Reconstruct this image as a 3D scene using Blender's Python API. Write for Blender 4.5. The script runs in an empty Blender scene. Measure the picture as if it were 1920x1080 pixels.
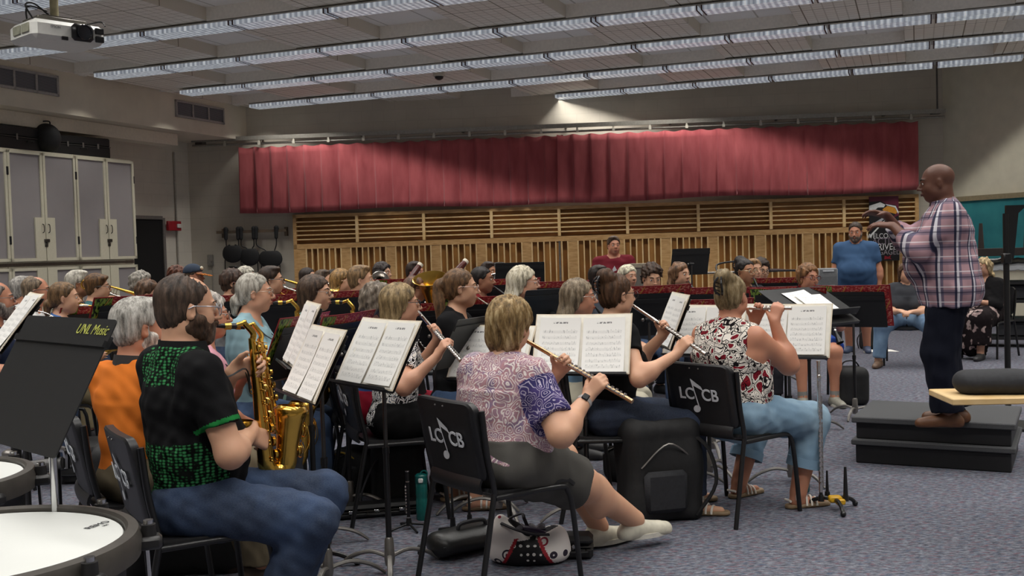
import bpy, math, random
import numpy as np
from mathutils import Vector, Matrix
random.seed(7)
C = bpy.context.scene.collection
PI = math.pi
V = lambda *a: np.array(a, float)
# ------------------------------------------------------------------ camera
FPX, PITCH, ROLL, CAMH = 1970.0, 0.0354, -0.030, 1.45
def _camrot():
    cp, sp, cr, sr = math.cos(PITCH), math.sin(PITCH), math.cos(ROLL), math.sin(ROLL)
    M = np.array([[1,0,0],[0,-sp,-cp],[0,cp,-sp]])
    return np.array([[cr,-sr,0],[sr,cr,0],[0,0,1]]) @ M
CR = _camrot(); CAM = V(0,0,CAMH)
def ray(px, py): return CR.T @ V((px-960)/FPX, (py-540)/FPX, 1)
def at(px, py, d):                       # the point of the room seen at a pixel, d metres in
    r = ray(px, py); return CAM + r*(d/r[1])
def atz(px, py, z):                      # ... at height z
    r = ray(px, py); return CAM + r*((z-CAMH)/r[2])
def onplane(px, py, q, n):
    r = ray(px, py); return CAM + r*(np.dot(q-CAM, n)/np.dot(r, n))
cd = bpy.data.cameras.new('camera'); cam = bpy.data.objects.new('camera', cd); C.objects.link(cam)
cd.sensor_width = 36; cd.lens = 36*FPX/1920; cd.clip_start = .05; cd.clip_end = 100
cam.matrix_world = Matrix(((CR[0][0],-CR[1][0],-CR[2][0],0),(CR[0][1],-CR[1][1],-CR[2][1],0),(CR[0][2],-CR[1][2],-CR[2][2],CAMH),(0,0,0,1)))
bpy.context.scene.camera = cam
# ------------------------------------------------------------------ materials
MC = {}
def lin(c):
    if isinstance(c, str): c = [int(c[i:i+2],16)/255 for i in (0,2,4)]
    return tuple((x/12.92 if x <= .04045 else ((x+.055)/1.055)**2.4) for x in c[:3]) + (1,)
class NT:
    def __init__(s, name):
        s.m = bpy.data.materials.new(name); s.m.use_nodes = True; s.t = s.m.node_tree
        s.b = s.t.nodes['Principled BSDF']
    def n(s, typ, **kw):
        x = s.t.nodes.new(typ)
        for k, v in kw.items():
            if k.startswith('_'):
                setattr(x, k[1:], v); continue
            key = int(k[1:]) if k[0] == 'i' and k[1:].isdigit() else k.replace('__', ' ')
            if isinstance(v, bpy.types.NodeSocket): s.t.links.new(v, x.inputs[key])
            else: x.inputs[key].default_value = v
        return x
    def link(s, a, b): s.t.links.new(a, b)
    def coord(s, kind='Object', scale=(1,1,1), rot=(0,0,0)):
        tc = s.n('ShaderNodeTexCoord')
        return s.n('ShaderNodeMapping', Vector=tc.outputs[kind], Scale=scale, Rotation=rot).outputs[0]
    def ramp(s, fac, stops, interp='LINEAR'):
        r = s.t.nodes.new('ShaderNodeValToRGB'); s.link(fac, r.inputs[0]); r.color_ramp.interpolation = interp
        e = r.color_ramp.elements
        while len(e) < len(stops): e.new(.5)
        for k, (p, c) in enumerate(stops): e[k].position = p; e[k].color = lin(c)
        return r.outputs[0]
    def mix(s, fac, a, b, mode='MIX'):
        x = s.t.nodes.new('ShaderNodeMix'); x.data_type = 'RGBA'; x.blend_type = mode
        for sock, v in ((x.inputs[0], fac), (x.inputs[6], a), (x.inputs[7], b)):
            if isinstance(v, bpy.types.NodeSocket): s.link(v, sock)
            elif isinstance(v, (int, float)): sock.default_value = v
            else: sock.default_value = lin(v)
        return x.outputs[2]
    def math(s, op, a, b=0.0, c=None):
        x = s.t.nodes.new('ShaderNodeMath'); x.operation = op
        for k, v in enumerate((a, b) if c is None else (a, b, c)):
            if isinstance(v, bpy.types.NodeSocket): s.link(v, x.inputs[k])
            else: x.inputs[k].default_value = v
        return x.outputs[0]
    def bump(s, h, strength=.3, dist=.01):
        b = s.n('ShaderNodeBump', Strength=strength, Distance=dist, Height=h); s.link(b.outputs[0], s.b.inputs['Normal'])
    def base(s, c): s.link(c, s.b.inputs['Base Color']) if isinstance(c, bpy.types.NodeSocket) else setattr(s.b.inputs['Base Color'], 'default_value', lin(c))
def mat(name, col, rough=.6, metal=0, var=.12, scale=30, bump=0, coat=0, spec=None, emit=0, tr=0, alpha=1):
    key = (name, col, rough, metal)
    if key in MC: return MC[key]
    t = NT(name); co = t.coord()
    nz = t.n('ShaderNodeTexNoise', Vector=co, Scale=scale, Detail=3).outputs[0]
    c = lin(col); d = tuple(x*(1-var) for x in c[:3])+(1,); e = tuple(min(1, x*(1+var)) for x in c[:3])+(1,)
    r = t.t.nodes.new('ShaderNodeValToRGB'); t.link(nz, r.inputs[0])
    r.color_ramp.elements[0].position = .3; r.color_ramp.elements[0].color = d
    r.color_ramp.elements[1].position = .7; r.color_ramp.elements[1].color = e
    t.base(r.outputs[0])
    t.b.inputs['Roughness'].default_value = rough; t.b.inputs['Metallic'].default_value = metal
    if bump: t.bump(nz, bump, .004)
    if coat: t.b.inputs['Coat Weight'].default_value = coat
    if spec is not None: t.b.inputs['Specular IOR Level'].default_value = spec
    if emit: t.link(r.outputs[0], t.b.inputs['Emission Color']); t.b.inputs['Emission Strength'].default_value = emit
    if tr: t.b.inputs['Transmission Weight'].default_value = tr
    MC[key] = t.m; return t.m
# ------------------------------------------------------------------ objects
def tag(o, label=None, cat=None, group=None, kind=None):
    for k, v in (('label', label), ('category', cat), ('group', group), ('kind', kind)):
        if v: o[k] = v
    return o
def empty(name, loc=(0,0,0), rz=0, label=None, cat=None, group=None, parent=None):
    o = bpy.data.objects.new(name, None); C.objects.link(o); o.location = loc; o.rotation_euler = (0,0,rz)
    o.empty_display_size = .05
    if parent: o.parent = parent
    return tag(o, label, cat, group)
def obj(name, vs, fs, m, parent=None, smooth=True, mi=None, sharp=40):
    me = bpy.data.meshes.new(name)
    me.from_pydata([tuple(map(float, v)) for v in vs], [], [tuple(map(int, f)) for f in fs])
    ms = m if isinstance(m, (list, tuple)) else [m]
    for x in ms: me.materials.append(x)
    if mi is not None: me.polygons.foreach_set('material_index', np.array(mi, np.int32))
    if smooth:
        me.polygons.foreach_set('use_smooth', np.ones(len(me.polygons), bool))
        if sharp: me.set_sharp_from_angle(angle=math.radians(sharp))
    me.update(); o = bpy.data.objects.new(name, me); C.objects.link(o)
    if parent: o.parent = parent
    return o
def nrm(v): v = np.asarray(v, float); return v/(np.linalg.norm(v)+1e-12)
def frame(d, up=(0,0,1)):
    d = nrm(d); up = np.asarray(up, float)
    if abs(np.dot(d, nrm(up))) > .98: up = V(1,0,0) if abs(d[0]) < .9 else V(0,1,0)
    x = nrm(np.cross(up, d)); return x, np.cross(d, x), d
def rotz(a): c, s = math.cos(a), math.sin(a); return np.array([[c,-s,0],[s,c,0],[0,0,1]])
def rotx(a): c, s = math.cos(a), math.sin(a); return np.array([[1,0,0],[0,c,-s],[0,s,c]])
def roty(a): c, s = math.cos(a), math.sin(a); return np.array([[c,0,s],[0,1,0],[-s,0,c]])
def spline(pts, n=6):
    P = [np.asarray(p, float) for p in pts]; out = []
    for i in range(len(P)-1):
        p0, p1, p2, p3 = P[max(i-1,0)], P[i], P[i+1], P[min(i+2,len(P)-1)]
        for k in range(n):
            t = k/n; out.append(.5*((2*p1)+(p2-p0)*t+(2*p0-5*p1+4*p2-p3)*t*t+(3*p1-p0-3*p2+p3)*t**3))
    out.append(P[-1]); return out
class MB:
    def __init__(s): s.v = []; s.f = []; s.mi = []; s.cur = 0
    def add(s, vs, fs):
        k = len(s.v); s.v += [np.asarray(v, float) for v in vs]; s.f += [tuple(i+k for i in f) for f in fs]; s.mi += [s.cur]*len(fs); return s
    def box(s, c, size, R=None, bev=0):
        x, y, z = [a/2 for a in size]; c = np.asarray(c, float)
        if bev <= 0:
            vs = [V(i,j,k) for i in (-x,x) for j in (-y,y) for k in (-z,z)]
            fs = [(0,1,3,2),(4,6,7,5),(0,4,5,1),(2,3,7,6),(0,2,6,4),(1,5,7,3)]
        else:
            b = min(bev, x*.95, y*.95, z*.95); vs = []; idx = {}
            for i in (-1,1):
                for j in (-1,1):
                    for k in (-1,1):
                        for a in range(3):
                            p = [i*(x-b), j*(y-b), k*(z-b)]; p[a] = (i*x, j*y, k*z)[a]
                            idx[(i,j,k,a)] = len(vs); vs.append(V(*p))
            fs = []
            for a in range(3):
                o = [q for q in range(3) if q != a]
                for sg in (-1,1):
                    q = []
                    for (m, n) in ((-1,-1),(1,-1),(1,1),(-1,1)):
                        t = [0,0,0]; t[a] = sg; t[o[0]] = m; t[o[1]] = n; q.append(idx[(*t, a)])
                    fs.append(q if (sg > 0) == (a != 1) else q[::-1])
            for a in range(3):
                o = [q for q in range(3) if q != a]
                for m in (-1,1):
                    for n in (-1,1):
                        q = []
                        for e in (-1,1):
                            t = [0,0,0]; t[a] = e; t[o[0]] = m; t[o[1]] = n
                            q.append((idx[(*t,o[0])], idx[(*t,o[1])]))
                        f = [q[0][0], q[1][0], q[1][1], q[0][1]]
                        nn = np.cross(vs[f[1]]-vs[f[0]], vs[f[2]]-vs[f[0]]); fs.append(f if np.dot(nn, vs[f[0]]+vs[f[2]]) > 0 else f[::-1])
            for i in (-1,1):
                for j in (-1,1):
                    for k in (-1,1):
                        f = [idx[(i,j,k,a)] for a in range(3)]
                        nn = np.cross(vs[f[1]]-vs[f[0]], vs[f[2]]-vs[f[0]]); fs.append(f if np.dot(nn, V(i,j,k)) > 0 else f[::-1])
        if R is not None: vs = [R @ v for v in vs]
        return s.add([v+c for v in vs], fs)
    def tube(s, path, r, seg=10, cap=True, ell=None):
        P = [np.asarray(p, float) for p in path]; n = len(P)
        rs = list(r) if hasattr(r, '__len__') else [r]*n
        T = [nrm(P[min(i+1,n-1)]-P[max(i-1,0)]) for i in range(n)]
        x, y, _ = frame(T[0]); vs = []; fs = []
        for i in range(n):
            x = nrm(x-T[i]*np.dot(x, T[i])); y = np.cross(T[i], x)
            for k in range(seg):
                a = 2*PI*k/seg; vs.append(P[i]+(x*math.cos(a)+y*math.sin(a)*(ell or 1))*rs[i])
        for i in range(n-1):
            for k in range(seg):
                a, b = i*seg+k, i*seg+(k+1)%seg; fs.append((a, b, b+seg, a+seg))
        if cap: fs += [tuple(range(seg))[::-1], tuple(range((n-1)*seg, n*seg))]
        return s.add(vs, fs)
    def cyl(s, a, b, r, r2=None, seg=12): return s.tube([a, b], [r, r if r2 is None else r2], seg)
    def lathe(s, prof, o=(0,0,0), ax=(0,0,1), seg=24, close=False):
        x, y, z = frame(ax); o = np.asarray(o, float); vs = []; fs = []; n = len(prof)
        for r, h in prof:
            for k in range(seg):
                a = 2*PI*k/seg; vs.append(o+(x*math.cos(a)+y*math.sin(a))*max(r,1e-5)+z*h)
        for i in range(n-1+(1 if close else 0)):
            for k in range(seg):
                a, b = i*seg+k, i*seg+(k+1)%seg; c, d = ((i+1)%n)*seg+(k+1)%seg, ((i+1)%n)*seg+k; fs.append((a, b, c, d))
        return s.add(vs, fs)
    def ball(s, c, r, R=None, seg=12):
        r = np.asarray(r if hasattr(r, '__len__') else (r,r,r), float); vs = []; fs = []; m = max(4, seg//2)
        for i in range(m+1):
            for k in range(seg):
                t, a = PI*i/m, 2*PI*k/seg; p = V(math.sin(t)*math.cos(a), math.sin(t)*math.sin(a), math.cos(t))*r
                vs.append((R @ p if R is not None else p)+np.asarray(c, float))
        for i in range(m):
            for k in range(seg):
                a, b = i*seg+k, i*seg+(k+1)%seg; fs.append((a, a+seg, b+seg, b))
        return s.add(vs, fs)
    def torus(s, c, R, r, ax=(0,0,1), seg=24, sg=8, sx=1, sy=1):
        x, y, z = frame(ax); c = np.asarray(c, float); vs = []; fs = []
        for i in range(seg):
            a = 2*PI*i/seg; q = x*math.cos(a)*sx+y*math.sin(a)*sy; e = nrm(q)
            for k in range(sg):
                b = 2*PI*k/sg; vs.append(c+q*R+e*r*math.cos(b)+z*r*math.sin(b))
        for i in range(seg):
            for k in range(sg):
                fs.append((i*sg+k, ((i+1)%seg)*sg+k, ((i+1)%seg)*sg+(k+1)%sg, i*sg+(k+1)%sg))
        return s.add(vs, fs)
    def slab(s, poly, th, o=(0,0,0), x=(1,0,0), y=(0,1,0)):    # polygon extruded both ways from its plane
        x, y = nrm(x), nrm(y); z = np.cross(x, y); o = np.asarray(o, float); n = len(poly)
        vs = [o+x*p[0]+y*p[1]-z*th/2 for p in poly]+[o+x*p[0]+y*p[1]+z*th/2 for p in poly]
        fs = [tuple(range(n))[::-1], tuple(range(n,2*n))]+[(i,(i+1)%n,(i+1)%n+n,i+n) for i in range(n)]
        return s.add(vs, fs)
    def grid(s, fn, nu, nv, th=0):
        vs = [np.asarray(fn(i/nu, j/nv), float) for j in range(nv+1) for i in range(nu+1)]
        fs = [(j*(nu+1)+i, j*(nu+1)+i+1, (j+1)*(nu+1)+i+1, (j+1)*(nu+1)+i) for j in range(nv) for i in range(nu)]
        if th:
            A = np.array(vs).reshape(nv+1, nu+1, 3); gu = np.gradient(A, axis=1); gv = np.gradient(A, axis=0)
            nn = np.cross(gu, gv); nn /= np.linalg.norm(nn, axis=2, keepdims=True)+1e-12
            B = A-nn*th; N = len(vs); vs = vs+list(B.reshape(-1,3)); w = nu+1
            fs += [tuple(k+N for k in f[::-1]) for f in fs]
            ring = [i for i in range(w)]+[j*w+nu for j in range(1,nv+1)]+[nv*w+i for i in range(nu-1,-1,-1)]+[j*w for j in range(nv-1,0,-1)]
            fs += [(ring[k], ring[k]+N, ring[(k+1)%len(ring)]+N, ring[(k+1)%len(ring)]) for k in range(len(ring))]
        return s.add(vs, fs)
    def move(s, R=None, t=(0,0,0)):
        s.v = [(R @ v if R is not None else v)+np.asarray(t, float) for v in s.v]; return s
    def build(s, name, m, parent=None, smooth=True, sharp=40):
        return obj(name, s.v, s.f, m, parent, smooth, s.mi if isinstance(m, (list, tuple)) else None, sharp)
def rrect(w, h, r, n=4):
    out = []
    for cx, cy, a0 in ((w/2-r,h/2-r,0),(-w/2+r,h/2-r,PI/2),(-w/2+r,-h/2+r,PI),(w/2-r,-h/2+r,1.5*PI)):
        out += [(cx+r*math.cos(a0+PI/2*k/n), cy+r*math.sin(a0+PI/2*k/n)) for k in range(n+1)]
    return out
def copy_tree(o, parent=None):
    c = o.copy(); C.objects.link(c)
    if parent: c.parent = parent
    for ch in o.children: copy_tree(ch, c)
    return c
def text(name, body, size, m, parent, M4, ext=.001, align='CENTER', sx=1, shear=0, bold=0):
    cu = bpy.data.curves.new(name, 'FONT'); cu.body = body; cu.size = size; cu.extrude = ext; cu.align_x = align; cu.align_y = 'CENTER'; cu.shear = shear; cu.offset = bold
    o = bpy.data.objects.new('tmp', cu); C.objects.link(o)
    dg = bpy.context.evaluated_depsgraph_get(); me = bpy.data.meshes.new_from_object(o.evaluated_get(dg))
    bpy.data.objects.remove(o); me.transform(Matrix(M4.tolist()) @ Matrix.Diagonal((sx,1,1,1))); me.materials.clear(); me.materials.append(m)
    o = bpy.data.objects.new(name, me); C.objects.link(o); o.parent = parent; return o
def M4(x, y, o):
    z = np.cross(x, y); A = np.eye(4); A[:3,0] = x; A[:3,1] = y; A[:3,2] = z; A[:3,3] = o; return A
LAMP, EXPO, LOD, ONLY, CUT0, CUT1 = 7.2, 0.35, 1.0, None, .66, .74
# ================================================================== smooth bodies: signed distances -> one closed surface
class Sdf:
    """A list of soft-joined shapes meshed with surface nets on a sparse grid (numpy only)."""
    def __init__(s): s.p = []
    def cap(s, a, b, ra, rb=None, k=.02, ell=None, ax=None, neg=False):      # tapered limb; ell squeezes it along ax
        a, b = np.asarray(a, float), np.asarray(b, float); rb = ra if rb is None else rb
        S = np.eye(3)
        if ell is not None:
            ax = nrm(ax); S = np.eye(3)+np.outer(ax, ax)*(1/ell-1)
        R = max(ra, rb)*max(1, ell or 1)
        s.p.append(('c', (S@a, S@b, ra, rb, S, min(1, ell or 1)), k, neg, (a+b)/2, np.linalg.norm(a-b)/2+R)); return s
    def ell(s, c, r, R=None, k=.02, neg=False):
        c = np.asarray(c, float); r = np.asarray(r if hasattr(r, '__len__') else (r,r,r), float)
        s.p.append(('e', (c, r, np.eye(3) if R is None else np.asarray(R).T), k, neg, c, r.max())); return s
    def cut(s, o, n, k=.004):                                                # keep the side n points away from
        s.p.append(('h', (np.asarray(o, float), nrm(n)), k, True, None, None)); return s
    def cutin(s, o, n, c, r):                                                # the same, only inside a ball
        s.p.append(('l', (np.asarray(o, float), nrm(n), np.asarray(c, float), r), .004, True, None, None)); return s
    def wedge(s, o, n1, n2): s.p.append(('w', (np.asarray(o, float), nrm(n1), nrm(n2)), .006, True, None, None)); return s
    @staticmethod
    def ev(p, X):
        t, q = p[0], p[1]
        if t == 'c':
            a, b, ra, rb, S, m = q; Y = X @ S.T; ba = b-a; L = ba@ba
            h = np.clip(((Y-a)@ba)/max(L, 1e-9), 0, 1); D = Y-a-h[...,None]*ba
            return (np.sqrt((D*D).sum(-1))-(ra+(rb-ra)*h))*m
        if t == 'e':
            c, r, Rt = q; Y = (X-c)@Rt.T; k0 = np.sqrt(((Y/r)**2).sum(-1)); k1 = np.sqrt(((Y/r**2)**2).sum(-1))
            return k0*(k0-1)/np.maximum(k1, 1e-9)
        if t == 'h': return -((X-q[0])@q[1])
        if t == 'w': return np.maximum(-((X-q[0])@q[1]), -((X-q[0])@q[2]))
        if t == 'l': return np.maximum(-((X-q[0])@q[1]), np.sqrt(((X-q[2])**2).sum(-1))-q[3])
    def mesh(s, h, noise=None, relax=1):
        pos = [p for p in s.p if not p[3]]
        lo = np.min([p[4]-p[5] for p in pos], 0)-3*h; hi = np.max([p[4]+p[5] for p in pos], 0)+3*h
        B = 8; nb = np.ceil((hi-lo)/(h*B)).astype(int)
        g = np.stack(np.meshgrid(*[np.arange(n) for n in nb], indexing='ij'), -1).reshape(-1,3)
        cen = lo+(g+.5)*B*h; R = B*h*.87
        dc = np.stack([Sdf.ev(p, cen) for p in s.p], 1); ip = [i for i, p in enumerate(s.p) if not p[3]]
        dm = dc[:,ip].min(1); kk = max(p[2] for p in s.p)+(.03 if noise else .0)
        act = dm < R*1.15+kk*.5; g = g[act]; dc = dc[act]; dm = dm[act]
        o = np.stack(np.meshgrid(*[np.arange(B+1)]*3, indexing='ij'), -1).reshape(-1,3)
        I = g[:,None,:]*B+o[None]                                            # sample indices per block
        D = np.full(I.shape[:2], 1e3)
        for i, p in enumerate(s.p):
            m = (dc[:,i] < (dm+2*R+p[2] if not p[3] else R*1.2+p[2]+.02))
            if not m.any(): continue
            X = lo+I[m]*h; d = Sdf.ev(p, X); k = p[2]; cur = D[m]
            if p[3]: e = np.maximum(k-np.abs(cur+d), 0)/k; D[m] = np.maximum(cur, -d)+e*e*k*.25
            else: e = np.maximum(k-np.abs(cur-d), 0)/k; D[m] = np.minimum(cur, d)-e*e*k*.25
        if noise is not None: D = D+noise(lo+I*h)
        D = D.reshape(-1, B+1, B+1, B+1); neg = D < 0
        cn = np.zeros((len(g), B, B, B), int)
        for a in (0,1):
            for b in (0,1):
                for c in (0,1): cn += neg[:, a:a+B, b:b+B, c:c+B]
        bi, x, y, z = np.nonzero((cn > 0) & (cn < 8))
        if len(bi) == 0: return np.zeros((0,3)), np.zeros((0,4), int)
        P = np.zeros((len(bi),3)); W = np.zeros(len(bi))
        cor = [(a,b,c) for a in (0,1) for b in (0,1) for c in (0,1)]
        val = {q: D[bi, x+q[0], y+q[1], z+q[2]] for q in cor}
        for q in cor:
            for ax in range(3):
                if q[ax] == 0:
                    w = list(q); w[ax] = 1; w = tuple(w); v0, v1 = val[q], val[w]; sc = (v0 < 0) != (v1 < 0)
                    t = np.where(sc, v0/np.where(sc, v0-v1, 1), 0); pt = np.array(q, float)[None]+0*P; pt[:,ax] += t
                    P += np.where(sc[:,None], pt, 0); W += sc
        gi = g[bi]*B+np.stack([x,y,z],1); P = lo+(gi+P/W[:,None])*h
        n3 = nb*B+2; key = (gi[:,0]*n3[1]+gi[:,1])*n3[2]+gi[:,2]
        od = np.argsort(key); ks = key[od]
        st = (n3[1]*n3[2], n3[2], 1); F = []
        def find(k): j = np.searchsorted(ks, k); j = np.minimum(j, len(ks)-1); return np.where(ks[j] == k, od[j], -1)
        v0 = val[(0,0,0)]
        for ax in range(3):
            e = [0,0,0]; e[ax] = 1; v1 = val[tuple(e)]; sc = np.nonzero((v0 < 0) != (v1 < 0))[0]
            b, c = (ax+1)%3, (ax+2)%3; k = key[sc]
            q = np.stack([find(k), find(k-st[b]), find(k-st[b]-st[c]), find(k-st[c])], 1)
            fl = v0[sc] > 0; q[fl] = q[fl][:,::-1]; F.append(q[(q >= 0).all(1)])
        F = np.concatenate(F)
        for _ in range(relax):
            ia = F.ravel(); ib = np.roll(F, -1, 1).ravel(); ii = np.concatenate([ia, ib]); jj = np.concatenate([ib, ia]); n = len(P)
            c = np.bincount(ii, minlength=n); S = np.stack([np.bincount(ii, P[jj,q], n) for q in range(3)], 1)
            P = P*.45+S/np.maximum(c,1)[:,None]*.55
        return P, F
def sobj(name, sdf, h, m, parent, noise=None, relax=1, shade=None):
    P, F = sdf.mesh(h, noise, relax)
    me = bpy.data.meshes.new(name); me.vertices.add(len(P)); me.vertices.foreach_set('co', P.astype(np.float32).ravel())
    n = len(F); me.loops.add(4*n); me.loops.foreach_set('vertex_index', F.astype(np.int32).ravel()); me.polygons.add(n)
    me.polygons.foreach_set('loop_start', np.arange(0,4*n,4,dtype=np.int32)); me.polygons.foreach_set('use_smooth', np.ones(n,bool))
    for x in (m if isinstance(m, (list,tuple)) else [m]): me.materials.append(x)
    if shade is not None: me.polygons.foreach_set('material_index', shade(P[F].mean(1)).astype(np.int32))
    me.update(calc_edges=True)
    o = bpy.data.objects.new(name, me); C.objects.link(o); o.parent = parent; return o
# ================================================================== instruments (built in the player's own frame, then set down in the room)
M_brass = mat('lacquered_brass','d8ad52',.2,1.0,var=.08,scale=6); M_brass2 = mat('dark_brass','a87a2c',.25,1.0,var=.1,scale=8)
M_silver = mat('silver_plate','cfcac4',.2,1.0,var=.05); M_silver2 = mat('silver_keys','bdb8b2',.25,1.0,var=.1); M_ebony = mat('ebony','131214',.3); M_ivory = mat('ivory','e4dcc8',.4)
M_rosewood = mat('bassoon_maple','4c160e',.3,var=.25,scale=9); M_goldflute = mat('champagne_silver','c9a984',.2,1.0,var=.05)
class Held:
    def __init__(s, ctx, name, o, label, cat, group=None):
        s.c = ctx; s.o = np.asarray(ctx['L2W'](o)); s.r = empty(name, tuple(s.o), 0, label, cat, group)
    def put(s, name, b, m, parent=None, sharp=50):
        b.v = [s.c['L2W'](v)-s.o for v in b.v]; return b.build(name, m, parent or s.r, sharp=sharp)
def _flute_axis(c, down, fwd): d, f = math.radians(down), math.radians(fwd); return nrm(c['Rh']@V(math.cos(d)*math.cos(f), math.sin(f), 0)*1+V(0,0,-math.sin(d)))
def flute_hands(c, label, down=16, fwd=6, L=.67, gold=False, hp_=(.20,.40)):
    a = _flute_axis(c, down, fwd); k = c['k']; z = V(0,0,1); f = nrm(np.cross(z, a)); u = np.cross(a, f); m = c['mouth']+c['Rh']@V(0,.012,-.008)
    P = lambda t: m+a*t
    return {-1: (P(hp_[0]-.035)+f*.040-u*.082, u*.85+a*.35-f*.1, -f+a*.2, (30,62,55)), 1: (P(hp_[1]-.01)-f*.042-u*.072, u*.8+f*.28+a*.15, f*.9-u*.1, (38,60,50))}
def flute_make(c, label, down=16, fwd=6, L=.67, gold=False, hp_=(.20,.40)):
    a = _flute_axis(c, down, fwd); f = nrm(np.cross(V(0,0,1), a)); u = np.cross(a, f); m = c['mouth']+c['Rh']@V(0,.014,-.010); P = lambda t, x=0, y=0: m+a*t+f*x+u*y
    H = Held(c, 'piccolo' if L < .5 else 'flute', P(.2), label, 'piccolo' if L < .5 else 'flute'); mt = M_goldflute if gold else M_silver; R = .0095 if L > .5 else .0085
    hj = .16 if L > .5 else .08
    b = MB(); b.tube([P(-.065),P(-.06),P(hj)], [R*.95,R,R*1.05], 12); H.put('head_joint', b, mt)
    b = MB(); b.tube([P(hj-.01),P(L-.08),P(L-.065)], [R*1.08,R*1.08,R*1.12], 12); H.put('body', b, mt)
    b = MB(); b.ball(P(0,-.004,.006), V(.018,.010,.006), np.stack([a,f,u],1), 12); H.put('lip_plate', b, mt)
    b = MB(); x = hj+.05; q = 0
    while x < L-.09:
        r_ = .0082 if q % 3 else .0062; b.cyl(P(x,.003,R), P(x,.004,R+.006), r_, r_*.8, 10); b.cyl(P(x+.002,-.012,R*.6), P(x+.002,.002,R+.004), .0018, None, 5); b.cyl(P(x,-.013,R*.5-.002), P(x,-.013,R*.5+.006), .0026, None, 6); x += .0225; q += 1
    b.cyl(P(hj+.04,-.0125,R*.6), P(L-.1,-.0125,R*.6), .0026, None, 6); b.cyl(P(hj+.14,.012,R*.5), P(L-.09,.012,R*.5), .002, None, 6); H.put('keywork', b, M_silver2)
def sax_geo(c, big, tilt, side):
    Rh, up, X, k = c['Rh'], V(0,0,1), c['X'], c['k']; fw = nrm(np.cross(up, X)); m = c['mouth']; hd = nrm(Rh@V(0,1,0)*V(1,1,0)); s = (1.0,1.18,1.5)[big]
    top = m+hd*.135*s**.5+V(0,0,-.055*s)+X*side*.02; a = nrm(-up+fw*tilt+X*side*.3); L = (.50,.60,.72)[big]
    return hd, fw, X, up, m, s, top, a, L
def sax_hands(c, label, big=0, tilt=.06, side=.15, *q):
    hd, fw, X, up, m, s, top, a, L = sax_geo(c, big, tilt, side); B = lambda t: top+a*t
    return {-1: (B(L*.25)-fw*.075-X*.055-up*.01, fw*.8+X*.35+up*.25, X*.8+fw*.3, (45,60,45)), 1: (B(L*.78)-fw*.085+X*.055+up*.02, fw*.8-X*.3-up*.3, -X*.8-up*.25, (40,58,45))}
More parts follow.
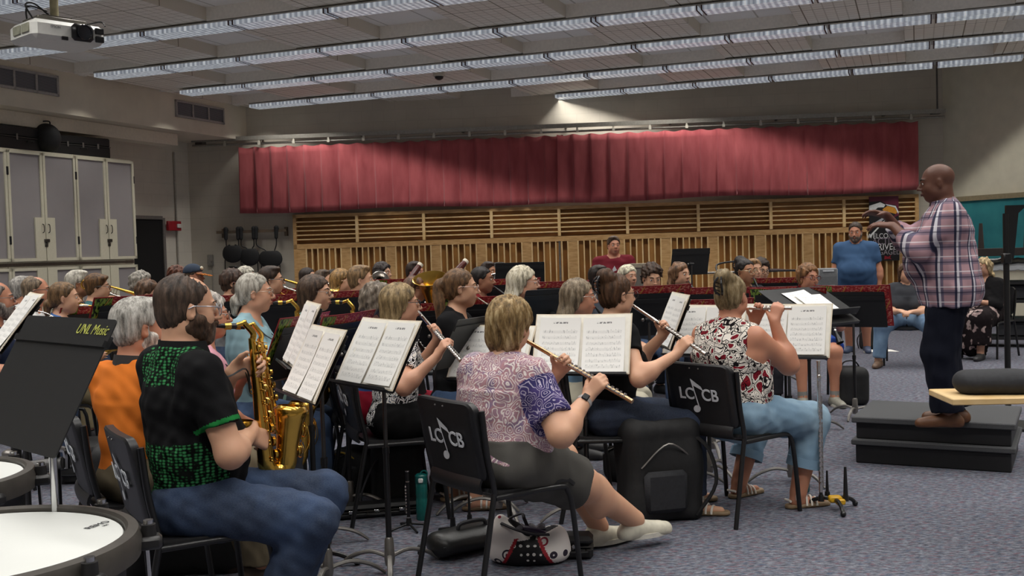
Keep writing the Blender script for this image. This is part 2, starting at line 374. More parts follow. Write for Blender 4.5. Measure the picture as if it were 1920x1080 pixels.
def sax_make(c, label, big=0, tilt=.06, side=.15, dark=False, strap=True, bell=True):
    hd, fw, X, up, m, s, top, a, L = sax_geo(c, big, tilt, side); B = lambda t, x=0, y=0: top+a*t+fw*x+X*y
    H = Held(c, 'saxophone', B(L*.5), label, 'saxophone', 'saxophones'); mt = M_brass2 if dark else M_brass
    mp = m+hd*.075+V(0,0,-.005)
    b = MB(); b.tube([m-hd*.01,m+hd*.02,mp], [.004,.0095,.0125], 10); H.put('mouthpiece', b, M_ebony)
    b = MB(); b.cyl(m+hd*.03+V(0,0,-.002), m+hd*.055+V(0,0,-.003), .0135, .0145, 10); H.put('ligature', b, mt)
    nk = spline([mp-hd*.012, mp+hd*.035*s+V(0,0,.012), m+(top-m)*.8+V(0,0,.048*s), top+V(0,0,.018)+hd*.006, top+a*.012], 6); b = MB(); b.tube(nk, list(np.linspace(.0085,.0135*s**.5,len(nk))), 12); H.put('neck', b, mt)
    bx = B(L); R1 = .034*s**.5
    ts = np.linspace(0,1,10); b = MB(); b.tube([B(L*t) for t in ts], list(np.linspace(.0135*s**.5,R1,10)), 16); H.put('body_tube', b, mt)
    w = .043*s; bow = [bx-a*.02]+[bx+fw*w*(1-math.cos(t))+a*w*.95*math.sin(t) for t in np.linspace(0,PI,11)]; b = MB(); b.tube(bow, list(np.linspace(R1,R1*1.25,12)), 16); H.put('bow', b, mt)
    d2 = nrm(-a+fw*.22+X*.02); p = bow[-1]; hb = .215*s**1.1
    prof = [(R1*1.25,-.015),(R1*1.3,.06*s),(R1*1.5,hb*.55),(R1*1.7,hb*.78),(R1*2.05,hb*.94),(.054*s**.8,hb),(.0525*s**.8,hb+.003),(R1*1.95,hb*.95),(R1*1.6,hb*.78),(R1*1.2,hb*.4)]
    b = MB(); b.lathe(prof, p, d2, 28); H.put('bell', b, mt, sharp=70)
    b = MB(); rnd = random.Random(len(c['key']))
    n = 9
    for i in range(n):                                    # key cups down the front of the tube, with their pearls and rods
        t = L*(.08+.86*i/(n-1)); r0 = .0135*s**.5+(R1-.0135*s**.5)*t/L; rc = .012*s**.5+.012*t/L; b = MB()
        b.cyl(B(t,r0*.98,.004), B(t,r0+.011,.004), rc, rc*.9, 12); b.torus(B(t,r0+.011,.004), rc*.85, .0022, fw, 14, 5); b.cyl(B(t,r0+.008,.004), B(t+.012,r0*.7,r0+.006), .0028, None, 6)
        H.put('key_cup', b, mt)
    b = MB()
    for sg, t0, t1 in ((1,.03,.97),(-1,.1,.8),(1,.3,.95)):
        rr = .024*s**.5+.012; b.cyl(B(L*t0,.006 if t1 > .9 else -.012,sg*rr*.86), B(L*t1,.012,sg*rr*1.12), .0032, None, 6)
        for q in range(7): t = L*(t0+(t1-t0)*q/6); b.ball(B(t,.006,sg*rr*(.86+.26*q/6)), .0052, None, 6); b.cyl(B(t,.008,sg*rr), B(t+.008,.03,sg*.012), .0022, None, 5)
    for q in range(3): t = L*(.12+.055*q); b.cyl(B(t,-.005,.026), B(t-.006,.012,.048), .004, .006, 6)
    H.put('rod_work', b, mt)
    b = MB()
    for q in (0,1): e = p+d2*hb*(.15+.38*q)+fw*R1*(1.28+.2*q); b.cyl(e-fw*.004, e+fw*.012, .026*s**.5, .023*s**.5, 14); b.torus(e+fw*.014, .030*s**.5, .0026, fw, 16, 5); 
    for t in (-.5,.5): b.tube(spline([p+d2*hb*.1+fw*(R1*1.3+.02)+X*t*.05, p+d2*hb*.3+fw*(R1*1.5+.03)+X*t*.06, p+d2*hb*.6+fw*(R1*1.6+.012)+X*t*.05],4), .0024, 5)
    H.put('bell_key_guard', b, mt)
    b = MB(); b.torus(B(L*.42,-.026*s**.5), .008, .0022, X, 12, 5); b.cyl(p+d2*hb*.5-fw*R1*1.3, B(L*.62,.02), .004, None, 6); H.put('brace_ring', b, mt)
    if strap:
        nb, hw = c['nb'], c['Rc']; q0 = B(L*.42,-.034*s**.5); b = MB()
        for sg in (-1,1): b.tube(spline([nb+X*sg*.01-c['fw']*.085+up*.012, nb+X*sg*.08+up*.028, nb+X*sg*.062+c['fw']*.135-up*.10, (nb+q0)/2+c['fw']*.115+X*sg*.018, q0],5), .0055, 6, ell=.5)
        st = Held(c, 'neck_strap', q0, 'black saxophone neck strap worn by the '+SHORT.get(c['key'], c['key']), 'strap', 'saxophone neck straps'); st.put('strap', b, mat('nylon_black','141414',.7))
def reed_axis(c, dn): d = math.radians(dn); return nrm(c['Rh']@V(0,math.cos(d),0)+V(0,0,-math.sin(d)))
def reed_hands(c, label, dn=50, L=.6, oboe=False):
    a = reed_axis(c, dn); X = nrm(np.cross(a, V(0,0,1))); u = np.cross(X, a); m = c['mouth']; P = lambda t: m+a*t
    return {-1: (P(L*.33)-X*.07-u*.075-a*.02, X*.62+u*.55+a*.25, X*.6+u*-.2, (35,52,45)), 1: (P(L*.62)+X*.07-u*.075-a*.02, -X*.62+u*.55+a*.25, -X*.6-u*.2, (35,52,45))}
def reed_make(c, label, dn=50, L=.6, oboe=False):
    a = reed_axis(c, dn); X = nrm(np.cross(a, V(0,0,1))); u = np.cross(X, a); m = c['mouth']; P = lambda t, x=0, y=0: m+a*t+X*x+u*y
    nm = 'oboe' if oboe else 'clarinet'; H = Held(c, nm, P(.3), label, nm)
    b = MB(); b.tube([P(-.01),P(.02),P(.075)], [.003,.008,.013] if not oboe else [.003,.003,.004], 10); H.put('mouthpiece' if not oboe else 'reed', b, M_ebony if not oboe else M_ivory)
    b = MB(); b.tube([P(.07),P(.12),P(L-.13)], [.0125,.0135,.0135] if not oboe else [.008,.011,.013], 14); H.put('body', b, M_ebony)
    b = MB(); b.lathe([(.014,0),(.017,.05),(.028,.1),(.034,.125),(.031,.126),(.022,.09),(.012,.03)] if not oboe else [(.013,0),(.018,.05),(.021,.08),(.017,.11),(.013,.1)], P(L-.13), a, 20); H.put('bell', b, M_ebony)
    b = MB()
    for t in (.12,.34*L/.6+.02,L-.13): b.cyl(P(t-.006), P(t+.006), .0155 if not oboe else .0125, None, 14)
    H.put('rings', b, M_silver)
    b = MB()
    for i in range(13): t = .15+(L-.31)*i/12; r_ = .0085 if i % 2 else .0065; b.cyl(P(t,(-.004,.004,0)[i%3],.013), P(t,(-.004,.004,0)[i%3],.019), r_, r_*.85, 9); b.cyl(P(t,.0,.016), P(t+.006,.018*(1 if i % 2 else -1),.004), .002, None, 5)
    for sg in (-1,1): b.cyl(P(.15,.016*sg,.005), P(L-.16,.017*sg,.005), .0024, None, 6)
    H.put('keywork', b, M_silver)
def brass_fwd_hands(c, label, kind="trumpet", dn=8, *q):
    a = reed_axis(c, dn); X = nrm(np.cross(a, V(0,0,1))); u = np.cross(X, a); m = c['mouth']; P = lambda t: m+a*t
    if kind == 'trombone': return {-1: (P(.12)-X*.06-u*.10, u*.7+a*.5+X*.2, X, (30,60,50)), 1: (P(.30)+X*.05-u*.09, u*.4+a*.6-X*.4, -X, (40,60,50))}
    return {-1: (P(.16)-X*.06-u*.10, u*.7+a*.5+X*.3, X, (40,65,50)), 1: (P(.16)+X*.06-u*.10, u*.7+a*.4-X*.4, -X+a*.3, (30,50,45))}
def brass_fwd_make(c, label, kind='trumpet', dn=8, silver=False):
    a = reed_axis(c, dn); X = nrm(np.cross(a, V(0,0,1))); u = np.cross(X, a); m = c['mouth']; P = lambda t, x=0, y=0: m+a*t+X*x+u*y; mt = M_silver if silver else M_brass
    H = Held(c, kind, P(.2), label, kind)
    b = MB(); b.lathe([(.0135,-.004),(.0125,.008),(.007,.03),(.005,.07)], m, a, 14); H.put('mouthpiece', b, M_silver)
    if kind == 'trumpet':
        b = MB(); b.tube([P(.06),P(.40)]+[P(.40+.03*math.sin(t),0,-.03*(1-math.cos(t))) for t in np.linspace(.3,PI,7)]+[P(.2,0,-.06)], .0062, 8); b.tube([P(.14,0,-.06)]+[P(.1-.03*math.sin(t),0,-.03-.03*math.cos(t)) for t in np.linspace(0,PI,7)][::1]+[P(.3,.012,0)], .0062, 8); H.put('tubing', b, mt)
        b = MB(); b.lathe([(.0065,0),(.009,.12),(.018,.2),(.032,.235),(.06,.262),(.058,.264),(.03,.238),(.012,.19)], P(.26,.012,0), a, 24); H.put('bell', b, mt)
        b = MB(); 
        for q in range(3): b.cyl(P(.17+.026*q,.006,-.09), P(.17+.026*q,.006,.02), .0105, None, 10); b.cyl(P(.17+.026*q,.006,.02), P(.17+.026*q,.006,.05), .003, None, 6); b.cyl(P(.17+.026*q,.006,.05), P(.17+.026*q,.006,.054), .008, None, 8)
        H.put('valves', b, mt)
    else:
        b = MB(); 
        for y in (0,-.075): b.cyl(P(.06,0.03 if y else 0,y), P(.72,0.03 if y else 0,y), .0075, None, 8)
        b.tube([P(.72+.037*math.sin(t),.015*(1-math.cos(t)),-.0375*(1-math.cos(t))) for t in np.linspace(0,PI,9)], .0078, 8); b.cyl(P(.3,0,0), P(.3,.03,-.075), .006, None, 6); H.put('slide', b, M_silver)
        b = MB(); b.tube([P(.1,.03,-.075),P(-.22,-.06,-.03)]+[P(-.22-.05*math.sin(t),-.09-.0*t,-.03+.045*(1-math.cos(t))) for t in np.linspace(.3,PI,7)]+[P(.05,-.10,.06)], .009, 8); H.put('tuning_slide', b, mt)
        b = MB(); b.lathe([(.01,0),(.016,.2),(.03,.32),(.06,.4),(.105,.44),(.102,.443),(.055,.402),(.02,.3)], P(.02,-.10,.06), a, 28); H.put('bell', b, mt)
def horn_hands(c, label, *q):
    X, up = c['X'], V(0,0,1); fw = nrm(np.cross(up, X)); o = c['mouth']+fw*.2-up*.2
    return {-1: (o-X*.10-fw*.05-up*.02, X*.7+fw*.5+up*.3, X*.5-up*.2, (35,60,50)), 1: (o+X*.22-fw*.12-up*.13, fw*.5+X*.5-up*.1, -X, (15,25,20))}
def horn_make(c, label, silver=False):
    X, up = c['X'], V(0,0,1); fw = nrm(np.cross(up, X)); m = c['mouth']; o = m+fw*.2-up*.2+X*.04; mt = M_silver if silver else M_brass; hd = nrm(c['Rh']@V(0,1,0)*V(1,1,0))
    H = Held(c, 'french_horn', o, label, 'french horn', 'french horns'); nx = nrm(X*.85+fw*.2)
    e1, e2, _ = nrm(fw-nx*(fw@nx)), up, 0
    b = MB(); b.lathe([(.012,-.004),(.009,.02),(.005,.06)], m, hd, 12); H.put('mouthpiece', b, M_silver)
    b = MB(); b.tube(spline([m+hd*.05, m+hd*.12-up*.02, o+e2*.14+e1*.02, o+e1*.14, o-e2*.14],6), list(np.linspace(.0045,.006,25)), 8); H.put('leadpipe', b, mt)
    b = MB(); b.torus(o, .135, .0085, nx, 30, 8); b.torus(o+nx*.015, .112, .0065, nx, 28, 8); b.torus(o-nx*.015+e1*.015, .085, .0065, nx, 24, 8)
    for q in range(4): t = o+e1*(-.06+.035*q); b.tube(spline([t+e2*.09, t+e1*.012+e2*.02+nx*.02, t-e2*.07],4), .0058, 7)
    H.put('coils', b, mt)
    b = MB()
    for q in range(3): b.cyl(o+e1*(-.05+.036*q)-e2*.03-nx*.02, o+e1*(-.05+.036*q)-e2*.03+nx*.035, .016, None, 12)
    H.put('rotors', b, M_silver)
    d = nrm(X*.5-fw*.75-up*.35); b = MB(); bp = o+X*.10-up*.10+fw*.03
    b.tube(spline([o+e2*.135, o+e1*.14+X*.03, bp+fw*.06+X*.02, bp],6), list(np.linspace(.009,.024,19)), 10); b.lathe([(.024,0),(.04,.1),(.075,.17),(.15,.215),(.148,.218),(.07,.175),(.03,.1)], bp, d, 30); H.put('bell', b, mt)
def euph_hands(c, label, *q):
    X, up = c['X'], V(0,0,1); fw = nrm(np.cross(up, X)); o = c['mouth']+fw*.12-up*.18
    return {-1: (o-X*.16-up*.08, X*.5+fw*.6+up*.4, X, (30,50,40)), 1: (o+X*.15-up*.02, -X*.5+fw*.5+up*.4, -X, (30,50,40))}
def euph_make(c, label, s=1.0, silver=False, tilt=(.15,.0), off=(-.03,.15,-.3), kind='euphonium'):
    X, up = c['X'], V(0,0,1); fw = nrm(np.cross(up, X)); m = c['mouth']; mt = M_silver if silver else M_brass; a = nrm(up+fw*tilt[0]+X*tilt[1]); o = m+X*off[0]+fw*off[1]+up*off[2]
    H = Held(c, kind, o, label, kind, 'low brass'); P = lambda t, x=0, y=0: o+a*t*s+X*x*s+fw*y*s
    b = MB(); b.lathe([(.045,0),(.055,.12),(.075,.25),(.105,.36),(.15,.43),(.158,.435),(.15,.437),(.10,.362),(.06,.25),(.03,.1)], o, a, 32) if s == 1 else b.lathe([(r*s,h*s) for r, h in [(.045,0),(.055,.12),(.075,.25),(.105,.36),(.15,.43),(.158,.435),(.15,.437),(.10,.362),(.06,.25),(.03,.1)]], o, a, 32); H.put('bell', b, mt, sharp=70)
    b = MB(); b.tube([P(.02),P(-.2)]+[P(-.2-.1*math.sin(t),.11*(1-math.cos(t))) for t in np.linspace(0,PI,9)]+[P(.02,.22)], list(np.linspace(.045,.022,12)*s), 14); b.tube([P(.0,.22)]+[P(.0+.07*math.sin(t),.22-.06*(1-math.cos(t)),.02) for t in np.linspace(.2,PI,7)]+[P(-.2,.10,.03)], .014*s, 10); H.put('bottom_bow', b, mt)
    b = MB()
    for q in range(3): b.cyl(P(-.12,.05+.04*q,.06), P(.06,.05+.04*q,.06), .014*s, None, 12); b.cyl(P(.06,.05+.04*q,.06), P(.09,.05+.04*q,.06), .004*s, None, 6)
    for q in range(3): b.tube([P(-.06-.02*q,.06+.03*q,.075),P(-.06-.02*q,.14+.02*q,.09),P(-.12-.01*q,.14+.02*q,.09),P(-.12-.01*q,.06+.03*q,.075)], .0075*s, 7)
    H.put('valve_block', b, M_silver)
    b = MB(); b.tube(spline([m, m+(P(.12,.12,.05)-m)*.4+up*.02, P(.1,.16,.07), P(-.02,.16,.07)],5), list(np.linspace(.006,.010,16)), 8); b.lathe([(.016,-.004),(.012,.015),(.006,.04)], m, nrm(P(.12,.1,.05)-m), 12); H.put('leadpipe', b, M_silver if silver else mt)
INST = {'flute':flute_hands,'sax':sax_hands,'reed':reed_hands,'brass':brass_fwd_hands,'horn':horn_hands,'euph':euph_hands}
MAKE = {'flute':flute_make,'sax':sax_make,'reed':reed_make,'brass':brass_fwd_make,'horn':horn_make,'euph':euph_make}
SHORT = {}
# ================================================================== people
SK = {'l':('d0a083','ae6c56'), 'p':('d8aa8a','b67660'), 'r':('c88f71','a65b48'), 't':('b4815f','8a5444'), 'd':('6b4634','5a3230'), 'b':('9a6a4e','7c4a3e')}
def skin(c):
    key = ('skin', c)
    if key in MC: return MC[key]
    t = NT('skin_'+c); co = t.coord(); nz = t.n('ShaderNodeTexNoise', Vector=co, Scale=14, Detail=4).outputs[0]
    a, b = lin(SK[c][0]), lin(SK[c][1])
    t.base(t.mix(t.math('MULTIPLY', nz, .45), SK[c][0], SK[c][1])); t.b.inputs['Roughness'].default_value = .5
    t.b.inputs['Subsurface Weight'].default_value = .08; t.b.inputs['Subsurface Radius'].default_value = (.02,.008,.004); t.b.inputs['Subsurface Scale'].default_value = .3
    t.bump(t.n('ShaderNodeTexNoise', Vector=co, Scale=220, Detail=2).outputs[0], .08, .002)
    MC[key] = t.m; return t.m
def hairmat(c, grey=None):
    key = ('hair', c, grey)
    if key in MC: return MC[key]
    t = NT('hair_'+c); co = t.coord(scale=(1,1,.22)); nz = t.n('ShaderNodeTexNoise', Vector=co, Scale=38, Detail=6, Roughness=.75).outputs[0]
    l = lin(c); dk = '%02x%02x%02x' % tuple(int(int(c[i:i+2],16)*.55) for i in (0,2,4)); lt = grey or '%02x%02x%02x' % tuple(min(255,int(int(c[i:i+2],16)*1.3+10)) for i in (0,2,4))
    t.base(t.ramp(nz, [(.36,dk),(.5,c),(.64,lt)])); t.b.inputs['Roughness'].default_value = .5; t.b.inputs['Specular IOR Level'].default_value = .35; t.bump(nz, .6, .01)
    MC[key] = t.m; return t.m
def cloth(c, var=.1, rough=.85):
    key = ('cloth', c)
    if key in MC: return MC[key]
    t = NT('cloth_'+c); co = t.coord(); nz = t.n('ShaderNodeTexNoise', Vector=co, Scale=9, Detail=4).outputs[0]; n2 = t.n('ShaderNodeTexNoise', Vector=co, Scale=300, Detail=1).outputs[0]
    t.base(t.mix(t.math('MULTIPLY', nz, .25), c, '%02x%02x%02x' % tuple(int(int(c[i:i+2],16)*.7) for i in (0,2,4)))); t.b.inputs['Roughness'].default_value = rough
    t.b.inputs['Specular IOR Level'].default_value = .15; t.bump(n2, .25, .002); MC[key] = t.m; return t.m
def denim(c, fade):
    key = ('denim', c)
    if key in MC: return MC[key]
    t = NT('denim_'+c); co = t.coord(); nz = t.n('ShaderNodeTexNoise', Vector=co, Scale=6, Detail=5).outputs[0]
    n2 = t.n('ShaderNodeTexNoise', Vector=t.coord(scale=(1,1,3)), Scale=160, Detail=2).outputs[0]
    t.base(t.mix(t.math('MULTIPLY', n2, .12), t.ramp(nz, [(.4,c),(.75,fade)]), 'b0bccc')); t.b.inputs['Roughness'].default_value = .85; t.b.inputs['Specular IOR Level'].default_value = .15; t.bump(n2, .3, .002)
    MC[key] = t.m; return t.m
def pattern(kind):
    key = ('pat', kind)
    if key in MC: return MC[key]
    t = NT('print_'+kind); co = t.coord()
    wr = t.n('ShaderNodeTexNoise', Vector=co, Scale=9, Detail=2)
    def warp(a): return t.n('ShaderNodeMix', _data_type='RGBA', i0=a, i6=co, i7=wr.outputs[1]).outputs[2]
    if kind in ('paisley','paisley_dark'):
        v = t.n('ShaderNodeTexVoronoi', Vector=warp(.10), Scale=26); s = t.math('SINE', t.math('MULTIPLY', v.outputs[0], 26))
        n = t.n('ShaderNodeTexNoise', Vector=co, Scale=16, Detail=4).outputs[0]
        if kind == 'paisley': c = t.mix(t.ramp(s, [(.35,'000000'),(.6,'ffffff')]), t.ramp(n, [(.35,'84708c'),(.5,'b08488'),(.65,'94809a')]), 'e0d6d2'); c = t.mix(t.ramp(n, [(.57,'000000'),(.63,'aaaaaa')]), c, 'b98a86')
        else: c = t.mix(t.ramp(s, [(.62,'000000'),(.8,'ffffff')]), t.ramp(n, [(.4,'33305e'),(.6,'4a3f72')]), 'b3a9be')
    elif kind == 'floral':
        v = t.n('ShaderNodeTexVoronoi', Vector=warp(.15), Scale=26); cc = t.n('ShaderNodeSeparateColor', Color=v.outputs[1]); s = t.math('SINE', t.math('MULTIPLY', v.outputs[0], 17)); e = t.n('ShaderNodeTexVoronoi', Vector=warp(.15), Scale=26, _feature='DISTANCE_TO_EDGE').outputs[0]
        red = t.math('MULTIPLY', t.math('GREATER_THAN', cc.outputs[0], .34), t.math('LESS_THAN', v.outputs[0], .36)); c = t.mix(red, 'e4ddd3', '861c2a')
        line = t.math('MAXIMUM', t.math('LESS_THAN', e, .045), t.math('MULTIPLY', t.math('LESS_THAN', t.math('ABSOLUTE', s), .36), t.math('GREATER_THAN', v.outputs[0], .12))); c = t.mix(line, c, '171215')
    elif kind == 'darkfloral':
        v = t.n('ShaderNodeTexVoronoi', Vector=warp(.2), Scale=9); n = t.n('ShaderNodeTexNoise', Vector=co, Scale=22, Detail=3).outputs[0]
        c = t.mix(t.ramp(t.math('ADD', v.outputs[0], t.math('MULTIPLY', n, .25)), [(.42,'ffffff'),(.5,'000000')]), '1c1618', t.ramp(n, [(.4,'8d7877'),(.6,'b5a29c')]))
    elif kind == 'geo':
        m = t.coord(scale=(1,1,1), rot=(.6,.785,.3)); ck = t.n('ShaderNodeTexChecker', Vector=m, Scale=22, Color1=lin('f0ede6'), Color2=lin('141315')).outputs[0]
        v = t.n('ShaderNodeTexVoronoi', Vector=m, Scale=30, _distance='CHEBYCHEV').outputs[0]; s = t.math('SINE', t.math('MULTIPLY', v, 22)); c = t.mix(t.ramp(s, [(.4,'000000'),(.5,'ffffff')], 'CONSTANT'), ck, t.mix(1, ck, 'ffffff', 'DIFFERENCE'))
    elif kind == 'scales':
        br = t.n('ShaderNodeTexVoronoi', Vector=t.coord(scale=(1,1,1.5)), Scale=58, Randomness=.35); c = t.ramp(br.outputs[0], [(.24,'3f8a54'),(.42,'1f4f2e'),(.55,'0b0f0c')])
    elif kind == 'plaid':
        sep = t.n('ShaderNodeSeparateXYZ', Vector=co)
        def bands(ax, per, lo, off=0, k=(2,1)):
            a = t.math('FRACT', t.math('ADD', t.math('MULTIPLY', t.math('MULTIPLY', t.math('ARCTAN2', sep.outputs[0], t.math('ADD', sep.outputs[1], .02)), .19) if ax == 'xy' else sep.outputs[2], 1/per), off)); return t.math('LESS_THAN', a, lo)
        c = 'a9888f'
        c = t.mix(t.math('MULTIPLY', bands('xy',.082,.42), .75), c, '4b5068'); c = t.mix(t.math('MULTIPLY', bands('z',.09,.36), .55), c, '4b5068')
        c = t.mix(t.math('MULTIPLY', bands('xy',.082,.13,-.15), .8), c, 'd9d6dc'); c = t.mix(t.math('MULTIPLY', bands('z',.09,.08,-.5), .6), c, 'e0dce0'); c = t.mix(t.math('MULTIPLY', bands('xy',.082,.1,-.3), .8), c, '1d2136'); c = t.mix(t.math('MULTIPLY', bands('z',.09,.1,-.12), .6), c, '23273c')
    t.base(c); t.b.inputs['Roughness'].default_value = .85; t.b.inputs['Specular IOR Level'].default_value = .12
    t.bump(t.n('ShaderNodeTexNoise', Vector=co, Scale=280).outputs[0], .2, .002); MC[key] = t.m; return t.m
M_eye = mat('eye_white','e6e0da',.25,var=.03); M_iris = mat('eye_dark','2a2320',.15); M_lens = None
def ik(a, b, l1, l2, pole):
    a, b = np.asarray(a, float), np.asarray(b, float); d = b-a; L0 = np.linalg.norm(d); u = d/L0; L = min(max(L0, abs(l1-l2)+.03), (l1+l2)*.995); b = a+u*L
    x = (l1*l1-l2*l2+L*L)/(2*L); y = math.sqrt(max(l1*l1-x*x, 0)); p = np.asarray(pole, float); p = p-u*(p@u); return a+u*x+nrm(p)*y, b
def hand(s, w, f, n, side, curl, k=1, spread=.0, thumb=None):
    """palm and five fingers: w wrist, f the way the fingers point, n the way the palm faces"""
    f = nrm(f); n = nrm(np.asarray(n)-f*np.dot(n, f)); t = -np.cross(n, f)*side; w = np.asarray(w, float)
    c = np.radians(curl if hasattr(curl, '__len__') else (curl*.6, curl, curl*.7))
    for j, (o, L) in enumerate(((.028,.072),(.0095,.082),(-.009,.077),(-.027,.06))):
        kn = w+(f*(.088-.004*abs(j-1.2))+t*o)*k; s.cap(w+(f*.012+t*o*.6)*k, kn, .0135*k, .0115*k, k=.014)
        a = 0; p = kn; ff = nrm(f+t*spread*(1.2-j))
        for q, fr in enumerate((.45,.31,.24)):
            a += c[q]*(1+.09*(j-1)); d = ff*math.cos(a)+n*math.sin(a); e = p+d*L*fr*k; s.cap(p, e, (.0098,.0088,.008)[q]*k, (.0088,.008,.0066)[q]*k, k=.003); p = e
    b = w+(f*.022+t*.026)*k; d = nrm(f*.62+t*.62+n*.45) if thumb is None else nrm(thumb); e = b+d*.042*k; s.cap(w+f*.008*k, b, .016*k, .0145*k, k=.014).cap(b, e, .0145*k, .0112*k, k=.008)
    e2 = e+nrm(d*.8+f*.35+n*.25)*.032*k; s.cap(e, e2, .0112*k, .008*k, k=.004)
def headsdf(s, o, R, k, fem, jowl=1.0, ears=True):
    P = lambda *a: o+R@(V(*a)*k)
    s.ell(P(0,-.012,.036), V(.0735,.0945,.082)*k, R, k=.02)
    s.ell(P(0,.028,-.028), V(.06*jowl,.062,.08)*k, R, k=.03); s.ell(P(0,.052,-.085), V(.027*(.85 if fem else 1.05),.026,.022)*k, R, k=.03)
    for q in (-1,1):
        s.ell(P(.034*q*jowl,.05,-.028), V(.027,.03,.03)*k, R, k=.02); s.ell(P(.05*q*jowl,.0,-.06), V(.018,.04,.025)*k, R, k=.03)
        s.ell(P(.031*q,.098,.010), V(.017,.014,.0115)*k, R, k=.014, neg=True)
        s.ell(P(.031*q,.0765,.009), V(.0135,.0125,.0125)*k, R, k=.004)
        if ears:
            s.ell(P(.077*q,-.008,-.004), V(.0085,.018,.031)*k, R@rotz(-.35*q), k=.006); s.ell(P(.084*q,-.002,-.002), V(.006,.009,.017)*k, R, k=.004, neg=True)
    s.ell(P(0,.079,.028), V(.048,.014,.010)*k, R, k=.015)
    s.cap(P(0,.090,.012), P(0,.113,-.022), .0075*k, .0115*k, k=.010)
    for q in (-1,1): s.ell(P(.0115*q,.1,-.027), V(.009,.011,.008)*k, R, k=.006)
    s.ell(P(0,.088,-.055), V(.022,.012,.012)*k, R, k=.012)
def wav(seed, amp, fr):
    r = np.random.RandomState(seed); D = r.normal(size=(5,3)); D[:,2] *= .6; D = D/np.linalg.norm(D, axis=1, keepdims=True)*fr*(.6+.9*r.rand(5,1)); ph = r.rand(5)*6.28
    return lambda X: amp*(np.sin(X@D.T+ph).sum(-1)/2.2)
PEOPLE = {}
def person(key, label, px=None, py=None, hh=None, head=None, th=0, ct=None, ht=None, hp=0, hr=0, lean=3, k=1.0, fem=True, g=1.0, belly=0, sk='l', hair='short', hcol='5b4636', hgrey=None,
           top='tee', tm='cccccc', bottom='jeans', bm=None, glasses=None, beard=None, shoe='2a2a2c', stand=False, hands=None, feet=None, inst=None, floor=0.0, sleeve=None, collar=None, shade=None, tms=None,
           bust=None, chair=True, socks=None, hem=None, cat='person', jowl=1.0, hres=None, pole=None, seat=None, pelv=None, stoop=0):
    ct = th if ct is None else ct; ht = ct if ht is None else ht; va = math.degrees(math.atan(((px if px is not None else 960)-960)/FPX)); th -= va; ct -= va; ht -= va; fem = bool(fem); bust = fem if bust is None else bust
    HW = at(px, py, FPX*.228*k/hh) if head is None else np.asarray(head, float); s_px = FPX/HW[1]
    h = (hres or min(max(2.4/s_px, .0054), .0118))*LOD
    hz = (.955*k if stand else (seat or .545)) + 0
    Rc = rotz(math.radians(ct-th)); Rh = rotz(math.radians(ht-th)) @ rotx(math.radians(hp)) @ roty(math.radians(hr))
    ln = math.radians(lean); up = nrm(Rc@V(0,math.sin(ln),math.cos(ln))); fw = np.cross(up, Rc@V(1,0,0))*1; X = Rc@V(1,0,0); fw = np.cross(up, X)
    zt = HW[2]-floor; nbz = zt-.158*k; hz = nbz-.47*k if stand else hz; T = min(max((nbz-hz)/math.cos(ln), .36*k), .66*k)
    pel = V(0,0,hz); nb = pel+up*T; hc = nb+up*.05*k+V(0,0,.108*k)+(Rh@V(0,1,0))*.022*k+fw*.012*k
    rz = math.radians(th-90); Rw = rotz(rz); base = HW-Rw@hc; root_p = V(base[0],base[1],floor)
    r = empty('person', tuple(root_p), rz, label, cat)
    W2L = lambda p: Rw.T@(np.asarray(p, float)-root_p); L2W = lambda p: root_p+Rw@np.asarray(p, float)
    sw = (.158 if fem else .183)*k*(.85+.15*g); UA, FA = .285*k, .245*k; seed = sum(map(ord, key))
    sh = {q: nb-up*.05*k+X*q*sw-fw*.012 for q in (-1,1)}
    mouth = hc+Rh@(V(0,.103,-.056)*k)
    ctx = dict(k=k, hc=hc, Rh=Rh, Rc=Rc, X=X, up=up, fw=fw, nb=nb, pel=pel, mouth=mouth, sh=sh, W2L=W2L, L2W=L2W, Rw=Rw, root=root_p, key=key, s=s_px)
    hd = {-1: (pel+Rc@V(-.14,.28,.06), (.35,.9,-.1), (.2,0,-1), 25), 1: (pel+Rc@V(.14,.28,.06), (-.35,.9,-.1), (-.2,0,-1), 25)}
    if stand: hd = {q: (sh[q]+Rc@V(.07*q,.03,-.52*k), Rc@V(0,.1,-1), Rc@V(-q,.1,0), 25) for q in (-1,1)}
    if inst:
        hd.update(INST[inst[0]](ctx, *inst[1:]))
    if hands: 
        for q, v in hands.items(): hd[q] = (v[0](ctx) if callable(v[0]) else np.asarray(v[0], float), *v[1:])
    arm = {}
    for q in (-1,1):
        w, f, n, cu = hd[q][:4]; pl = (pole or {}).get(q, nrm(X*q*.75-up*1.0-fw*.25)); el, w2 = ik(sh[q], w, UA, FA, pl); arm[q] = (el, w2, f, n, cu, hd[q][4] if len(hd[q]) > 4 else None)
    leg = {}; hw = (.088 if not fem else .092)*k*(.7+.3*g); TH, SH = .425*k, .405*k
    if stand: TH, SH = [x*(hz-.085*k)/(.852*k) for x in (TH, SH)]
    for q in (-1,1):
        hip = pel+V(hw*q,0,-.01)
        if stand: an = V(.105*q*k,.0,.085*k) if not feet else np.asarray(feet[q], float); kn, an = ik(hip, an, TH*1.02, SH*1.03, V(0,1,0))
        else:
            an = V(.13*q*g**.5, .43*k, .085) if not feet else np.asarray(feet[q], float); kn, an = ik(hip, an, TH, SH, V(.1*q,.5,1))
        leg[q] = (hip, kn, an)
    fd = {q: nrm(V(.18*q,1,0)) for q in (-1,1)}
    if feet and 'dir' in feet: fd = {q: nrm(np.asarray(feet['dir'][q], float)) for q in (-1,1)}
    ga = g**.75
